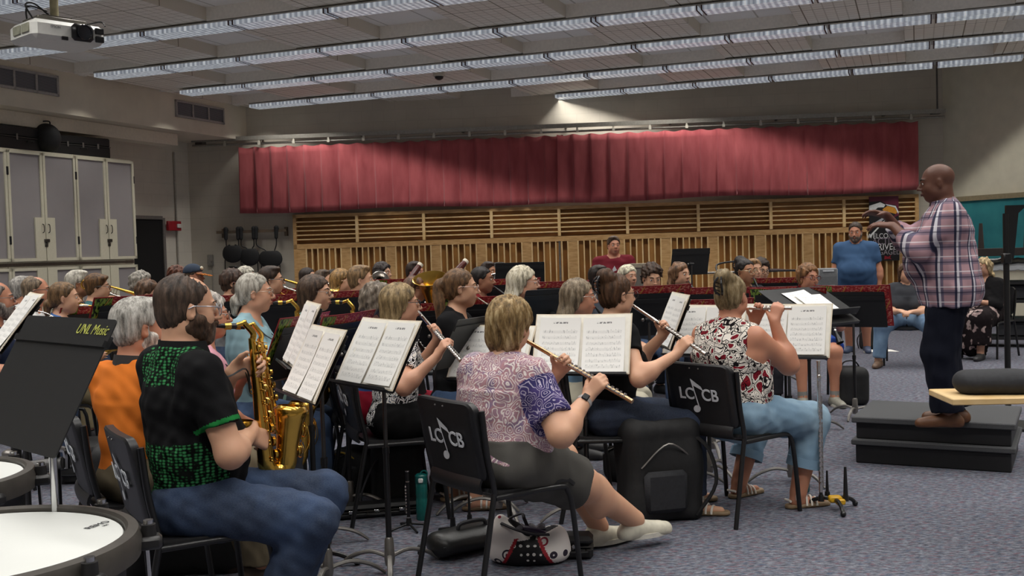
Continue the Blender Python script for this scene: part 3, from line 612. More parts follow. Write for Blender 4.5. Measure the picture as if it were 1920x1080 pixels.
    def torso(s, e=0):
        dx, dz = (.108+.0*g)*k*ga, 1.38
        wa = pel+up*T*.36; chs = pel+up*T*.70
        s.cap(nb-up*.105*k, chs, .098*k*ga**.6+e, .108*k*ga+e, k=.05, ell=1.30, ax=X); s.cap(chs, wa, .108*k*ga+e, (.098 if fem else .105)*k*g+e, k=.06, ell=1.32, ax=X)
        s.cap(wa, pel+V(0,0,.0), (.100 if fem else .106)*k*g+e, (.118 if fem else .110)*k*g+e, k=.06, ell=1.36, ax=V(1,0,0))
        s.ell(pel+V(0,-.02,-.02), V(.165*k*g+e,.125*k*g+e,.085+e), k=.05)
        for q in (-1,1):
            s.cap(nb+up*.0*k-fw*.01, sh[q]-X*q*.012, .047*k+e, .050*k*ga**.5+e, k=.05)
            s.cap(sh[q]-up*.09*k-X*q*.03, nb-up*.13*k, .07*k*ga**.5+e*.5, .07*k+e*.5, k=.05)
            if bust: s.ell(pel+up*(T-.205*k)+X*q*.072*k*ga+fw*.088*k*ga, V(.062,.062,.06)*k*ga+e*.8, k=.04)
        if belly: s.ell(pel+up*T*.30+fw*(.05+.045*belly)*k, V(.145*k*g+e,(.07+.075*belly)*k+e,.15*k+e), k=.08)
        if stoop: s.ell(nb-up*.1*k-fw*.05*k, V(.12*k+e,.05*k+stoop*.02+e,.1*k+e), k=.08)
    def arms(s, e0, e1, t0, t1, k_=.03):       # stretch from t0 to t1, 1 at the elbow, 2 at the wrist
        for q in (-1,1):
            el, w = arm[q][:2]; A, B = sh[q], el
            for (P, Q, ra, rb, a, b) in ((A, B, .050*k*ga, .041*k*ga, 0, 1), (B, w, .042*k*ga, .027*k, 1, 2)):
                lo, hi = max(t0, a)-a, min(t1, b)-a
                if hi <= lo: continue
                s.cap(P+(Q-P)*lo, P+(Q-P)*hi, ra+(rb-ra)*lo+e0, ra+(rb-ra)*hi+e1, k=k_)
                if a == 1 and hi > .3: s.ell(P+(Q-P)*.25, V(1,1,1)*.045*k*ga+(e0 if e0 > 0 else 0), k=.03)
    def legs(s, e0, e1, t1):
        for q in (-1,1):
            hip, kn, an = leg[q]
            s.cap(hip, kn, .088*k*ga+e0, .060*k*ga+e0, k=.04)
            if t1 > 1: s.cap(kn, kn+(an-kn)*(t1-1), .057*k*ga+e0, (.057+(.036-.057)*(t1-1))*k*ga+e1, k=.03)
            if t1 > 1.3 and e0 < .01:
                ax = nrm(an-kn); bk = nrm(np.cross(np.cross(ax, V(0,1,0)) if abs(ax[1]) < .9 else V(1,0,0), ax))*1
                s.ell(kn+(an-kn)*.32-V(0,.018,0)*k, V(.048,.05,.085)*k*ga**.7, k=.04)
    # ---- body: one closed skin
    s = Sdf(); headsdf(s, hc, Rh, k, fem, jowl)
    s.cap(hc+Rh@(V(0,-.025,-.05)*k), nb-up*.02*k, (.05 if fem else .058)*k*ga**.4, (.055 if fem else .066)*k*ga**.5, k=.025)
    torso(s); arms(s, 0, 0, 0, 2); legs(s, 0, 0, 2)
    for q in (-1,1):
        el, w, f, n, cu, thb = arm[q]; hand(s, w, f, n, q, cu, k*(.96 if fem else 1.05), thumb=thb)
        an = leg[q][2]; s.cap(an, an+V(0,-.02,-.045)*k, .036*k, .032*k, k=.02); s.cap(an+V(0,-.02,-.05)*k, an+fd[q]*.14*k+V(0,0,-.062)*k, .03*k, .022*k, k=.02)
        s.cut(V(0,0,.004), V(0,0,-1))
    sobj('body', s, h, skin(sk), r)
    # ---- face
    def P(*a): return hc+Rh@(V(*a)*k)
    for q in (-1,1):
        b = MB(); b.ball(P(.031*q,.0785,.009), V(.0112,.0112,.0108)*k, Rh, 12); b.cur = 1; b.ball(P(.031*q,.0865,.009), V(.0058,.0045,.0058)*k, Rh, 10); b.build('eye', [M_eye, M_iris], r)
        b = MB(); br = {-1:0,1:0}; b.tube([P(.012*q,.094,.030), P(.032*q,.090,.036), P(.05*q,.074,.030)], [.0028*k,.0034*k,.002*k], 6); b.build('eyebrow', hairmat(hcol if hair != 'bald' else '2a211c'), r)
    b = MB(); b.tube([P(-.021,.088,-.056), P(-.008,.0985,-.0525), P(0,.0995,-.0545), P(.008,.0985,-.0525), P(.021,.088,-.056)], [.002*k,.0042*k,.004*k,.0042*k,.002*k], 7)
    b.tube([P(-.019,.088,-.058), P(0,.0985,-.062), P(.019,.088,-.058)], [.002*k,.0055*k,.002*k], 7); b.build('lips', mat('lips_'+sk, SK[sk][1], .45), r)
    # ---- hair
    hk = {'n': wav(seed, .0022*k, 190)}
    def strands(amp, fr):
        c0 = hc
        def fn(Xx):
            L = (Xx-c0)@Rh; a = np.arctan2(L[...,0], -L[...,1]+.02); return amp*np.sin(a*fr+L[...,2]*22+2*np.sin(L[...,2]*31+a*3))+amp*.6*np.sin(a*fr*.37+L[...,1]*55)
        return fn
    if hair not in ('bald',):
        s = Sdf(); E = lambda c, rr, kk=.02, neg=False: s.ell(P(*c), V(*rr)*k, Rh, k=kk, neg=neg); Cc = lambda a, b, ra, rb, kk=.03, el=None: s.cap(P(*a), P(*b), ra*k, rb*k, k=kk, ell=el, ax=Rh@V(1,0,0) if el else None)
        cut = lambda o, n, kk=.006: s.cut(P(*o), Rh@V(*n), kk); wed = lambda y, z: s.wedge(P(0,y,z), Rh@V(0,1,-.05), Rh@V(0,.1,-1)); FH = lambda y=.052: cut((0,y,.047), (0,.82,-.57))
        nz = strands(.0025*k, 34); extra = None
        if hair in ('short','curly','balding','crop','cap'):
            e = {'short':.010,'curly':.02,'balding':.007,'crop':.006,'cap':.006}[hair]
            E((0,-.016,.040), (.0755+e,.094+e,.083+e*1.25)); E((0,-.05,-.02), (.066+e*.6,.05+e*.6,.06), .03)
            if hair != 'balding': FH(.05 if hair != 'curly' else .058)
            else: FH(.036); E((0,.05,.112), (.05,.075,.04), .02, True)
            wed(.012,.012)
            cut((0,-.02,-.055), (0,.25,-1), .01)
            for q in (-1,1): s.ell(P(.085*q,.0,-.012), V(.02,.022,.034)*k, Rh, k=.008, neg=True)
            if hair == 'curly': nz = wav(seed, .0075*k, 150)
            if hair == 'short' : E((.02,.035,.105), (.05,.05,.022), .02)
        elif hair == 'sweep':
            E((0,-.014,.045), (.088,.104,.093)); E((0,-.05,-.02), (.072,.052,.06), .03); E((.03,.062,.085), (.055,.04,.028), .03); FH(.066); wed(.016,.0); cut((0,-.02,-.06), (0,.2,-1), .01)
        elif hair == 'pixie':
            E((0,-.018,.04), (.094,.112,.097)); E((0,-.055,-.045), (.082,.062,.075), .04); FH(.062); wed(.022,.01); cut((0,-.02,-.115), (0,.1,-1), .02); nz = strands(.0055*k, 22)
        elif hair == 'bob':
            E((0,-.014,.04), (.088,.104,.093)); Cc((0,-.035,.02), (0,-.045,-.125), .086, .078, .03, 1.12); FH(.064); wed(.034,.03); cut((0,0,-.165), (0,0,-1), .01); nz = strands(.0035*k, 30)
        elif hair in ('long','longcurl'):
            E((0,-.014,.04), (.087,.103,.094)); Cc((0,-.035,.02), (0,-.06,-.13), .086, .078, .03, 1.12); Cc((0,-.06,-.12), (0,-.085,-.30), .078, .05, .04, 1.35); FH(.064); wed(.032,.03); nz = strands(.0045*k, 24)
            if hair == 'longcurl': nz = wav(seed, .009*k, 110)
        elif hair in ('pony','tied','bun'):
            E((0,-.016,.038), (.0815,.1,.091)); E((0,-.05,-.015), (.07,.05,.06), .03); FH(.05); wed(.008,.01); cut((0,-.02,-.075), (0,.2,-1), .01)
            for q in (-1,1): s.ell(P(.085*q,-.005,-.01), V(.016,.02,.032)*k, Rh, k=.008, neg=True)
            if hair == 'pony':
                pts = spline([P(0,-.095,.035), P(0,-.135,.02), P(.02,-.135,-.08), P(.035,-.11,-.22), P(.05,-.06,-.36)], 3); 
                for a, bq in zip(pts[:-1], pts[1:]): s.cap(a, bq, .03*k, .028*k, k=.02)
            if hair == 'tied': E((0,-.115,-.045), (.033,.03,.04), .02); E((.0,-.12,-.09), (.022,.02,.04), .02)
            if hair == 'bun': E((0,-.072,.108), (.056,.05,.052), .015); E((.03,-.06,.105), (.03,.03,.026), .012); E((-.03,-.07,.10), (.028,.028,.03), .012); E((-.012,-.045,.12), (.03,.028,.02), .012)
            nz = strands(.0035*k, 30)
        o = sobj('hair', s, max(h*.9,.0048), hairmat(hcol, hgrey), r, nz)
        if hair == 'bun':
            b = MB()
            for q in (-1,1):
                b.tube(spline([P(.0+.01*q,-.118,.115), P(.02*q,-.142,.085), P(.022*q,-.14,.045), P(.008*q,-.118,.02)], 5), [.006*k]*16, 6)
                for z in (.03,.05,.07,.09): b.cyl(P(.02*q,-.14,z), P(.002*q,-.105,z-.012), .0045*k, .002*k, 6)
            b.build('claw_clip', mat('clip_black','1b1a1c',.25), r)
        if hair == 'pony': b = MB(); b.torus(P(0,-.103,.034), .028*k, .007*k, Rh@V(0,-.9,-.3), 16, 6); b.build('hair_tie', mat('clip_black','1b1a1c',.25), r)
        if hair == 'cap':
            s = Sdf(); s.ell(P(0,-.014,.05), V(.09,.107,.094)*k, Rh); s.cut(P(0,0,.045), Rh@V(0,.12,-1), .005); sobj('cap', s, h, cloth('3c4656'), r)
            s = Sdf(); s.cap(P(0,.09,.05), P(0,.155,.036), .085*k, .065*k, k=.01, ell=1.0, ax=(1,0,0)); s.cut(P(0,0,.052), Rh@V(0,.2,1), .004); s.cut(P(0,0,.040), Rh@V(0,-.2,-1), .004); sobj('visor', s, h, cloth('b06a30'), r)
            b = MB(); b.ball(P(0,.088,.092), V(.035,.012,.02)*k, Rh); b.build('cap_badge', mat('badge_cream','d8d2b8',.6), r)
    if beard:
        s = Sdf(); lng = .0065 if beard[0] == 'full' else .0035
        s.ell(P(0,.03,-.034), V(.0625+lng*.5,.064+lng,.083+lng)*V(jowl,1,1)*k, Rh, k=.02); s.ell(P(0,.056,-.094), V(.03+lng,.032+lng,.028+lng)*k, Rh, k=.03)
        for q in (-1,1): s.ell(P(.05*q*jowl,.0,-.06), V(.02+lng*.5,.042,.03+lng*.5)*k, Rh, k=.03)
        s.ell(P(0,.088,-.042), V(.03,.016+lng,.012)*k, Rh, k=.012); s.cut(P(0,.09,-.037), Rh@V(0,-.10,1), .006); s.cut(P(0,-.016,0), Rh@V(0,-1,.25), .01); s.ell(P(0,.108,-.0575), V(.020,.02,.0085)*k, Rh, k=.005, neg=True)
        for q in (-1,1): s.ell(P(.062*q*jowl,.022,-.032), V(.02,.03,.022)*k, Rh, k=.015); s.cap(P(.066*q,.006,-.04), P(.0715*q,.004,.012), .010*k, .007*k, k=.015)
        sobj('beard', s, max(h*.9,.005), hairmat(beard[1]), r, wav(seed, .0014*k, 260))
    if glasses:
        b = MB(); gr = mat('frame_'+glasses, glasses, .25, .3 if glasses != '1a1818' else 0); tt = .0020 if s_px > 250 else .0027
        for q in (-1,1):
            b.torus(P(.034*q,.105,.004), .023*k, tt*k, Rh@V(.12*q,1,0), 22, 6, sx=1.08, sy=.88)
            b.tube([P(.059*q,.098,.012), P(.074*q,.07,.016), P(.082*q,.0,.016), P(.084*q,-.02,.006)], tt*k, 6)
        b.tube([P(-.011,.107,.009), P(0,.112,.012), P(.011,.107,.009)], tt*k, 6); b.build('glasses', gr, r)
    # ---- clothes
    fold = wav(seed+5, .0042*k, 42); fold2 = wav(seed+9, .0022*k, 95)
    nz = lambda Xx: fold(Xx)+fold2(Xx)
    tl = {'tee':.62,'polo':.66,'sleeveless':.0,'long':1.93,'long34':1.5}[top] if sleeve is None else sleeve
    tmat = tm if not isinstance(tm, str) else cloth(tm)
    s = Sdf()
    if tl > 0:
        arms(s, .017, .021, 0, tl+.08, .03)
        for q in (-1,1):
            el, w = arm[q][:2]
            if tl <= 1: o, d, rr = sh[q]+(el-sh[q])*tl, el-sh[q], .13
            else: o, d, rr = el+(w-el)*(tl-1), w-el, .10
            s.cutin(o, d, o+nrm(d)*.02, rr*k)
    torso(s, .013 if not stand else .022)
    if stand: s.cap(pel+V(0,0,.05), pel-V(0,0,.14*k), .118*k*g+.026, .114*k*g+.03, k=.06, ell=1.36, ax=V(1,0,0))
    if tl <= 0:
        for q in (-1,1): s.cutin(sh[q]+X*q*.004*k, X*q-up*.12, sh[q]+X*q*.05*k, .13*k)
    s.cap(nb-up*.005*k+fw*.012*k, hc, (.057 if fem else .066)*k*ga**.4, .075*k, k=.008, neg=True)
    if fem and top != 'polo': s.ell(nb-up*.0*k+fw*.085*k, V(.05,.045,.045)*k, k=.01, neg=True)
    hm = hem if hem is not None else (-.085 if not stand else -.13)
    s.cut(pel+V(0,0,hm), V(0,-.3,-1) if not stand else V(0,0,-1))
    sh_fn = (lambda c: shade(c, ctx, arm)) if shade else None
    so = sobj('shirt', s, h, [tmat]+list(tms or []), r, nz, shade=sh_fn)
    if collar or top == 'polo':
        cm = cloth(collar) if isinstance(collar, str) else (collar or tmat); b = MB()
        def ring(a, v):
            an = 2*PI*a; rr = (.078 if not fem else .068)*k*(1+.16*v); e = X*math.sin(an)*rr*1.05-fw*math.cos(an)*rr*.98
            return nb+e+fw*.012*k+up*(.052*(1-v)+.004*v+.012*math.cos(an)-(.03 if .40 < a < .6 else 0))*k
        b.grid(ring, 26, 3, .004); b.build('collar', cm, so)
    bmat = bm if bm is not None and not isinstance(bm, str) else (cloth(bm) if bm else denim('2b3a55','3f5474'))
    nm, t1, e0, e1 = {'jeans':('jeans',1.93,.014,.024),'slacks':('trousers',1.97,.018 if not stand else .026,.03 if not stand else .05),'shorts':('shorts',.86,.024,.04),'capri':('jeans',1.62,.014,.03),'skirt':('skirt',1.75,.05,.07)}[bottom]
    s = Sdf()
    s.cap(pel+V(0,0,.075*k), pel, .108*k*g+.012, .116*k*g+.014, k=.05, ell=1.36, ax=V(1,0,0)); s.ell(pel+V(0,-.02,-.02), V(.165*k*g+.012,.125*k*g+.012,.085+.01), k=.05)
    if belly and stand: s.ell(pel+up*T*.22+fw*(.03+.03*belly)*k, V(.14*k*g+.01,(.06+.06*belly)*k+.01,.12*k), k=.06)
    for q in (-1,1):
        hip, kn, an = leg[q]; e = e0
        if t1 <= 1:
            s.cap(hip, hip+(kn-hip)*(t1+.06), .088*k*ga+e0, .064*k*ga+e1, k=.04); o = hip+(kn-hip)*t1; s.cutin(o, kn-hip, o+nrm(kn-hip)*.03, .15*k)
        else:
            s.cap(hip, kn, .088*k*ga+e0, .060*k*ga+e0+.006, k=.05); o = kn+(an-kn)*(t1-1); s.cap(kn, kn+(an-kn)*(t1-1+.08), .058*k*ga+e0+.004, (.058-.02*(t1-1))*k*ga+e1, k=.03); s.cutin(o, an-kn, o+nrm(an-kn)*.03, .13*k)
        if bottom == 'skirt': s.cap((leg[-1][1]+leg[1][1])/2, (leg[-1][2]+leg[1][2])/2+V(0,-.08,.10), .12*k, .15*k, k=.05)
    s.cut(pel+V(0,0,.10*k), V(0,0,1))
    po = sobj(nm, s, h, bmat, r, nz)
    if stand:
        b = MB(); 
        b.grid(lambda a, v: pel+V(0,.012+.02*belly,0)+V(math.sin(2*PI*a)*(.158*k*g+.014), math.cos(2*PI*a)*(.125+.02*belly)*k*g**.8, .075*k+.035*v), 30, 1, .004); b.build('belt', mat('belt_black','1c1a19',.4), r)
    if bottom in ('jeans','capri') and s_px > 300:                 # pocket stitching and turned-up cuffs where they show
        if bottom == 'capri':
            for q in (-1,1):
                hip, kn, an = leg[q]; o = kn+(an-kn)*.60; d = nrm(an-kn); b = MB(); x, y, _ = frame(d); R_ = (.058-.02*.6)*k*ga+.032
                b.lathe([(R_-.006,-.03),(R_+.004,-.03),(R_+.006,.02),(R_-.006,.02)], o, d, 20, True); b.build('turn_up', bmat, po)
    # ---- shoes
    for q in (-1,1):
        an = leg[q][2]; f = fd[q]; s = Sdf(); z0 = an[2]-.085*k
        gp = lambda y, z, x=0: V(an[0],an[1],0)+f*y*k+V(0,0,z0+z*k)+np.cross(f, V(0,0,1))*x*k
        if shoe == 'sandal':
            s.cap(gp(-.045,.012), gp(.15,.010), .036*k, .042*k, k=.02, ell=1.0, ax=f); s.cut(V(0,0,z0+.024*k), V(0,0,1)); s.cut(V(0,0,z0+.001), V(0,0,-1)); so_ = sobj('sandal', s, h, mat('sandal_sole','8a7458',.6), r)
            b = MB()
            for (y, z, wd, hh_) in ((.10,.012,.044,.036),(.07,.014,.042,.046),(.04,.016,.04,.06),(-.02,.05,.038,.045)):
                b.tube([gp(y+.012*math.cos(a), z+hh_*math.sin(a), -wd*math.cos(a)) for a in np.linspace(0,PI,9)], .0065*k, 6)
            b.tube([gp(-.065,.045,x) for x in (-.03,0,.03)], .007*k, 6); b.build('straps', mat('sandal_strap','d8d2c8',.5), so_)
        else:
            s.cap(gp(-.052,.035), gp(.0,.045), .036*k, .042*k, k=.03); s.cap(gp(-.045,.02), gp(.165,.022), .036*k, .036*k, k=.03); s.cap(gp(.02,.05), gp(.12,.03), .036*k, .032*k, k=.03); s.cap(gp(-.02,.05), gp(-.015,.085), .040*k, .040*k, k=.03)
            s.cut(V(0,0,z0+.001), V(0,0,-1)); s.cut(gp(0,.092), V(0,0,1)); so_ = sobj('shoe', s, h, mat('shoe_'+shoe, shoe, .5), r)
            b = MB(); b.cap = None
            pts = [gp(-.085+.0*a,0) for a in (0,)]
            poly = [((.04+.006*math.sin(a))*math.sin(a)*k, (.055+.125*math.cos(a))*k) for a in np.linspace(0,2*PI,20,endpoint=False)]
            b.slab(poly, .022*k, gp(0,.011), np.cross(f, V(0,0,1)), f); b.build('sole', mat('sole_pale' if shoe in ('c9c4b2','8d8b80','44506a') else 'sole_dark', 'c9c5ba' if shoe in ('c9c4b2','8d8b80','44506a') else '1d1b1a', .7), so_)
            if socks: b = MB(); b.tube([an+V(0,0,-.02)*k, an+(leg[q][1]-an)*.13], [.042*k,.044*k], 14); b.build('sock', cloth(socks), r)
    ctx.update(arm=arm, leg=leg, root_o=r, shirt=so); PEOPLE[key] = ctx
    if inst and inst[0] in MAKE: MAKE[inst[0]](ctx, *inst[1:])
    if not stand and chair: CHAIRS.append((key, root_p, math.radians(chair-va if not isinstance(chair, bool) else th), label, s_px))
    return r
CHAIRS = []
# ================================================================== the room
AN, BN = .369, .0784
U, N = V(math.cos(AN),-math.sin(AN),0), V(math.sin(AN),math.cos(AN),0)
BQ, BE, BNV = V(6.38,18,0), V(math.cos(BN),-math.sin(BN),0), V(math.sin(BN),math.cos(BN),0)
ZC = 4.36
def UN(u, n, z=0): return U*u+N*n+V(0,0,z)
def bw(px, py): p = onplane(px, py, BQ, BNV); return np.dot(p-BQ, BE), p[2]       # (along, height) on the back wall
def BWP(t, z, off=0): return BQ+BE*t-BNV*off+V(0,0,z)
M_wall = None
def block_mat(name, col, w=.4, h=.2, amt=.09):
    t = NT(name); tc = t.n('ShaderNodeTexCoord'); co = t.n('ShaderNodeMapping', Vector=tc.outputs['UV']).outputs[0] if False else t.coord()
    nz = t.n('ShaderNodeTexNoise', Vector=co, Scale=2.5, Detail=4).outputs[0]
    br = t.n('ShaderNodeTexBrick', Vector=co, Scale=1.0, Mortar__Size=.006, Brick__Width=w, Row__Height=h)
    c = lin(col); br.inputs['Color1'].default_value = c; br.inputs['Color2'].default_value = tuple(x*.97 for x in c[:3])+(1,); br.inputs['Mortar'].default_value = tuple(x*(1-amt) for x in c[:3])+(1,)
    t.base(t.mix(.12, br.outputs[0], t.ramp(nz, [(.3,'555048'),(.7,'c8c0b0')])))
    t.b.inputs['Roughness'].default_value = .75
    t.bump(br.outputs['Fac'], .25, -.004); return t.m
def wall(name, p0, p1, z0, z1, m, th=.15, side=1):
    d = nrm(p1-p0); L = np.linalg.norm(p1-p0); n = np.cross(V(0,0,1), d)*side    # local frame: x along, y up, so that block courses lie level
    b = MB(); b.box((L/2,(z0+z1)/2,th/2), (L,z1-z0,th))
    o = b.build(name, m, smooth=False); x = d; y = V(0,0,1); z = np.cross(x, y)
    o.matrix_world = Matrix(M4(x, y, V(p0[0],p0[1],0)).tolist()); o['kind'] = 'structure'; return o
Mw = block_mat('painted_block', 'c2bbac'); Mw2 = mat('painted_plaster', 'a8a091', .8, var=.05, scale=6); Mw3 = mat('cream_plaster', 'd2cdb8', .85, var=.05, scale=5)
# plan corners (left wall u=-12.2; right wall slanting towards the camera; front wall behind the camera)
UL = -12.2
def cross2(p, d, q, e):
    A = np.array([[d[0],-e[0]],[d[1],-e[1]]]); t = np.linalg.solve(A, (q-p)[:2]); return p+d*t[0]
RD = nrm(V(.449,-.893,0)); RC = BWP(bw(1769,300)[0], 0)
RF = RC+RD*21.5
LC = cross2(UN(UL,0), N, BQ, BE); LF = UN(UL,-3.2)
RF = cross2(RC, RD, LF, U)
wall('wall_back', RC, LC, 0, 4.9, Mw); wall('wall_left', LC, LF, 0, 4.9, block_mat('painted_block_left', 'd6d0c2')); wall('wall_right', RF, RC, 0, 4.9, Mw3); wall('wall_front', LF, RF, 0, 4.9, mat('white_plaster','e4e0d6',.85,var=.04))
t = NT('carpet'); co = t.coord(scale=(1,1,1))
n1 = t.n('ShaderNodeTexNoise', Vector=t.coord(scale=(26,60,1), rot=(0,0,.25)), Scale=1, Detail=5, Roughness=.7).outputs[0]
n2 = t.n('ShaderNodeTexNoise', Vector=t.coord(scale=(17,42,1), rot=(0,0,-.2)), Scale=1.3, Detail=3).outputs[0]
n3 = t.n('ShaderNodeTexNoise', Vector=co, Scale=350, Detail=2).outputs[0]
c = t.ramp(n1, [(.38,'2b2d36'),(.47,'565963'),(.55,'6d7079'),(.66,'8c8f98')])
c = t.mix(t.ramp(n2, [(.56,'000000'),(.63,'d0d0d0')]), c, '6b3a46')
c = t.mix(t.ramp(n2, [(.35,'d0d0d0'),(.43,'000000')]), c, '334866')
c = t.mix(.22, c, t.ramp(n3, [(.3,'3c3e47'),(.7,'8a8c96')]))
t.base(c); t.b.inputs['Roughness'].default_value = .95; t.b.inputs['Specular IOR Level'].default_value = .1; t.bump(n3, .5, .004); M_carpet = t.m
b = MB(); b.box((2,9,-.06), (44,34,.12)); o = b.build('floor', M_carpet, smooth=False); o['kind'] = 'structure'
# baseboard on the back and right walls
for nm, p0, p1 in (('baseboard_back', RC, LC), ('baseboard_left', LC, LF), ('baseboard_right', RF, RC)):
    d = nrm(p1-p0); nn = np.cross(V(0,0,1), d); b = MB(); L = np.linalg.norm(p1-p0)
    b.box((p0+p1)/2+nn*(-.0)+V(0,0,.05), (L,.02,.1), np.stack([d,nn,V(0,0,1)],1)); o = b.build(nm, mat('vinyl_base','2c2b2c',.5)); o['kind'] = 'structure'
    o.location = tuple(np.cross(V(0,0,1), d)*.011)
# ---- ceiling: raised tile bays and dropped acoustic boxes between rows of strip lights
t = NT('ceiling_tile'); co = t.coord()
br = t.n('ShaderNodeTexBrick', Vector=co, Scale=1, Mortar__Size=.012, Brick__Width=.61, Row__Height=.915, Color1=lin('f5f3ee'), Color2=lin('f2efe9'), Mortar=lin('bdb8ae')); br.offset = 0
nz = t.n('ShaderNodeTexNoise', Vector=co, Scale=90, Detail=3).outputs[0]
t.base(t.mix(.15, br.outputs[0], t.ramp(nz, [(.35,'dcd8d0'),(.65,'ffffff')]))); t.b.inputs['Roughness'].default_value = .9; M_tile = t.m
t = NT('acoustic_grid'); co = t.coord()
br = t.n('ShaderNodeTexBrick', Vector=co, Scale=1, Mortar__Size=.008, Brick__Width=.122, Row__Height=.122, Color1=lin('f0eade'), Color2=lin('ece5d8'), Mortar=lin('d2cabb')); br.offset = 0
b2 = t.n('ShaderNodeTexBrick', Vector=co, Scale=1, Mortar__Size=.008, Brick__Width=.61, Row__Height=1.83, Color1=lin('ffffff'), Color2=lin('ffffff'), Mortar=lin('aca69a')); b2.offset = 0
t.base(t.mix(1, br.outputs[0], b2.outputs[0], 'MULTIPLY')); t.b.inputs['Roughness'].default_value = .9; t.bump(br.outputs['Fac'], .3, -.006); M_grid = t.m
ROWS = [17.4-1.835*j for j in range(12)]
RM = np.stack([U,N,V(0,0,1)],1)
def inroom(p, m=0):
    return np.dot(p-BQ, BNV) < -m and np.dot(p-UN(UL,0), U) > m and np.dot(p-RC, V(-RD[1],RD[0],0)*-1) > m and np.dot(p-LF, N) > m
clo = MB(); hi = MB(); side = MB()
for j in range(len(ROWS)-1):
    n1, n0 = ROWS[j], ROWS[j+1]
    for i in range(-1, 19):
        u0 = -11.1+1.22*i; ctr = UN(u0+.61, (n0+n1)/2)
        if not any(inroom(UN(u0+du, nn)) for du in (0,1.22) for nn in (n0,n1)): continue
        low = (i+j) % 2 == 0
        if low:
            clo.box((u0+.61,(n0+n1)/2,4.25), (1.22,1.83-.24,.2))
            clo.box((u0+.61,n1-.06,4.25), (1.22,.12,.2)); clo.box((u0+.61,n0+.06,4.25), (1.22,.12,.2))
        else:
            hi.box((u0+.61,(n0+n1)/2,4.335), (1.22,1.83,.08))
            side.box((u0+.61,n1-.06,4.22), (1.22,.12,.16)); side.box((u0+.61,n0+.06,4.22), (1.22,.12,.16))
b = MB(); b.box((2,6,4.56), (34,34,.1)); o = b.build('ceiling', mat('ceiling_slab','d8d3c8',.9), smooth=False); o.rotation_euler = (0,0,-AN); o['kind'] = 'structure'
for nm, bb, m in (('ceiling_tiles', hi, M_tile), ('ceiling_boxes', clo, M_grid), ('ceiling_sides', side, mat('bay_side','ebe7de',.9,var=.05))):
    x = bb.build(nm, m, o, smooth=False)
# ---- strip lights
t = NT('parabolic_louvre'); co = t.coord(scale=(1,1,1))
wv = t.n('ShaderNodeTexWave', Vector=co, Scale=4.4, Distortion=0.6, Detail=1); wv.bands_direction = 'X'
nz = t.n('ShaderNodeTexNoise', Vector=t.coord(scale=(14,40,1)), Scale=1.0, Detail=2).outputs[0]
c = t.mix(.55, t.ramp(wv.outputs[0], [(.1,'6d7686'),(.5,'a9b2bf'),(.85,'e4eaee')]), t.ramp(nz, [(.35,'5d6474'),(.65,'dde4ea')]))
t.base(c); t.b.inputs['Metallic'].default_value = .3; t.b.inputs['Roughness'].default_value = .3
t.link(c, t.b.inputs['Emission Color']); t.b.inputs['Emission Strength'].default_value = .36; M_louv = t.m
M_hous = mat('light_housing','b5b1aa',.5); M_joint = mat('dark_joint','4a3535',.6)
RN = ['nearest the back wall','second from the back wall','third from the back wall','fourth from the back wall','fifth from the back wall, just beyond the projector','sixth from the back wall, at the top left corner','seventh from the back wall, above the camera','eighth from the back wall, above the camera','ninth from the back wall, behind the camera','tenth from the back wall, behind the camera','nearest the wall behind the camera']
LIGHTS = []
for j, n in enumerate(ROWS[:11]):
    u0 = -5.8 if j == 0 else -10.75
    p = RC; tt = (19.38-n)/.671; ue = .41+.741*tt-.3; k = int((ue-u0)/1.22)
    r = empty('strip_light', tuple(UN(u0,n,4.055)), -AN, 'row of louvred fluorescent strip lights, '+RN[j], 'ceiling light', 'rows of strip lights')
    b = MB(); b.box((k*.61,0,.062), (k*1.22,.26,.02)); b.build('housing', M_hous, r, smooth=False)
    for q in range(k):
        b = MB(); b.box((q*1.22+.61,0,.026), (1.17,.30,.05))
        b.build('louvre', M_louv, r, smooth=False)
    for q in range(1, k):
        b = MB()
        for dx in (-.035,.02): b.box((q*1.22+dx,0,.027), (.017,.31,.056))
        b.build('joint_band', M_joint, r, smooth=False)
    LIGHTS.append((j, n, u0, k))
# ---- soffit on the left, with two vents
uS = -11.15; zS = 3.56
def on_soffit(px, py): p = onplane(px, py, UN(uS,0), U); return np.dot(p, N), p[2]
nB = np.dot(cross2(UN(uS,0), N, BQ, BE), N)
b = MB(); b.box(((uS+UL)/2,(nB-3.2)/2,(zS+4.6)/2), (uS-UL,nB+3.2,4.6-zS)); o = b.build('trim_1', mat('soffit_plaster','d2c9b6',.8,var=.05,scale=4), smooth=False); o.rotation_euler = (0,0,-AN); o['kind'] = 'structure'
nE = np.dot(onplane(322,258,UN(uS-.42,0),U), N)
b = MB(); b.box((uS-.45,(nE-3.2)/2,zS-.1), (.3,nE+3.2,.19)); o = b.build('trim_2', mat('lip_plaster','dcd4c2',.8,var=.05), smooth=False); o.rotation_euler = (0,0,-AN); o['kind'] = 'structure'
M_ventf = mat('vent_frame','9c9792',.5); t = NT('vent_grille'); co = t.coord(); wv = t.n('ShaderNodeTexWave', Vector=co, Scale=16); wv.bands_direction = 'Z'
t.base(t.ramp(wv.outputs[0], [(.2,'3c3c3e'),(.8,'76757a')])); M_grille = t.m
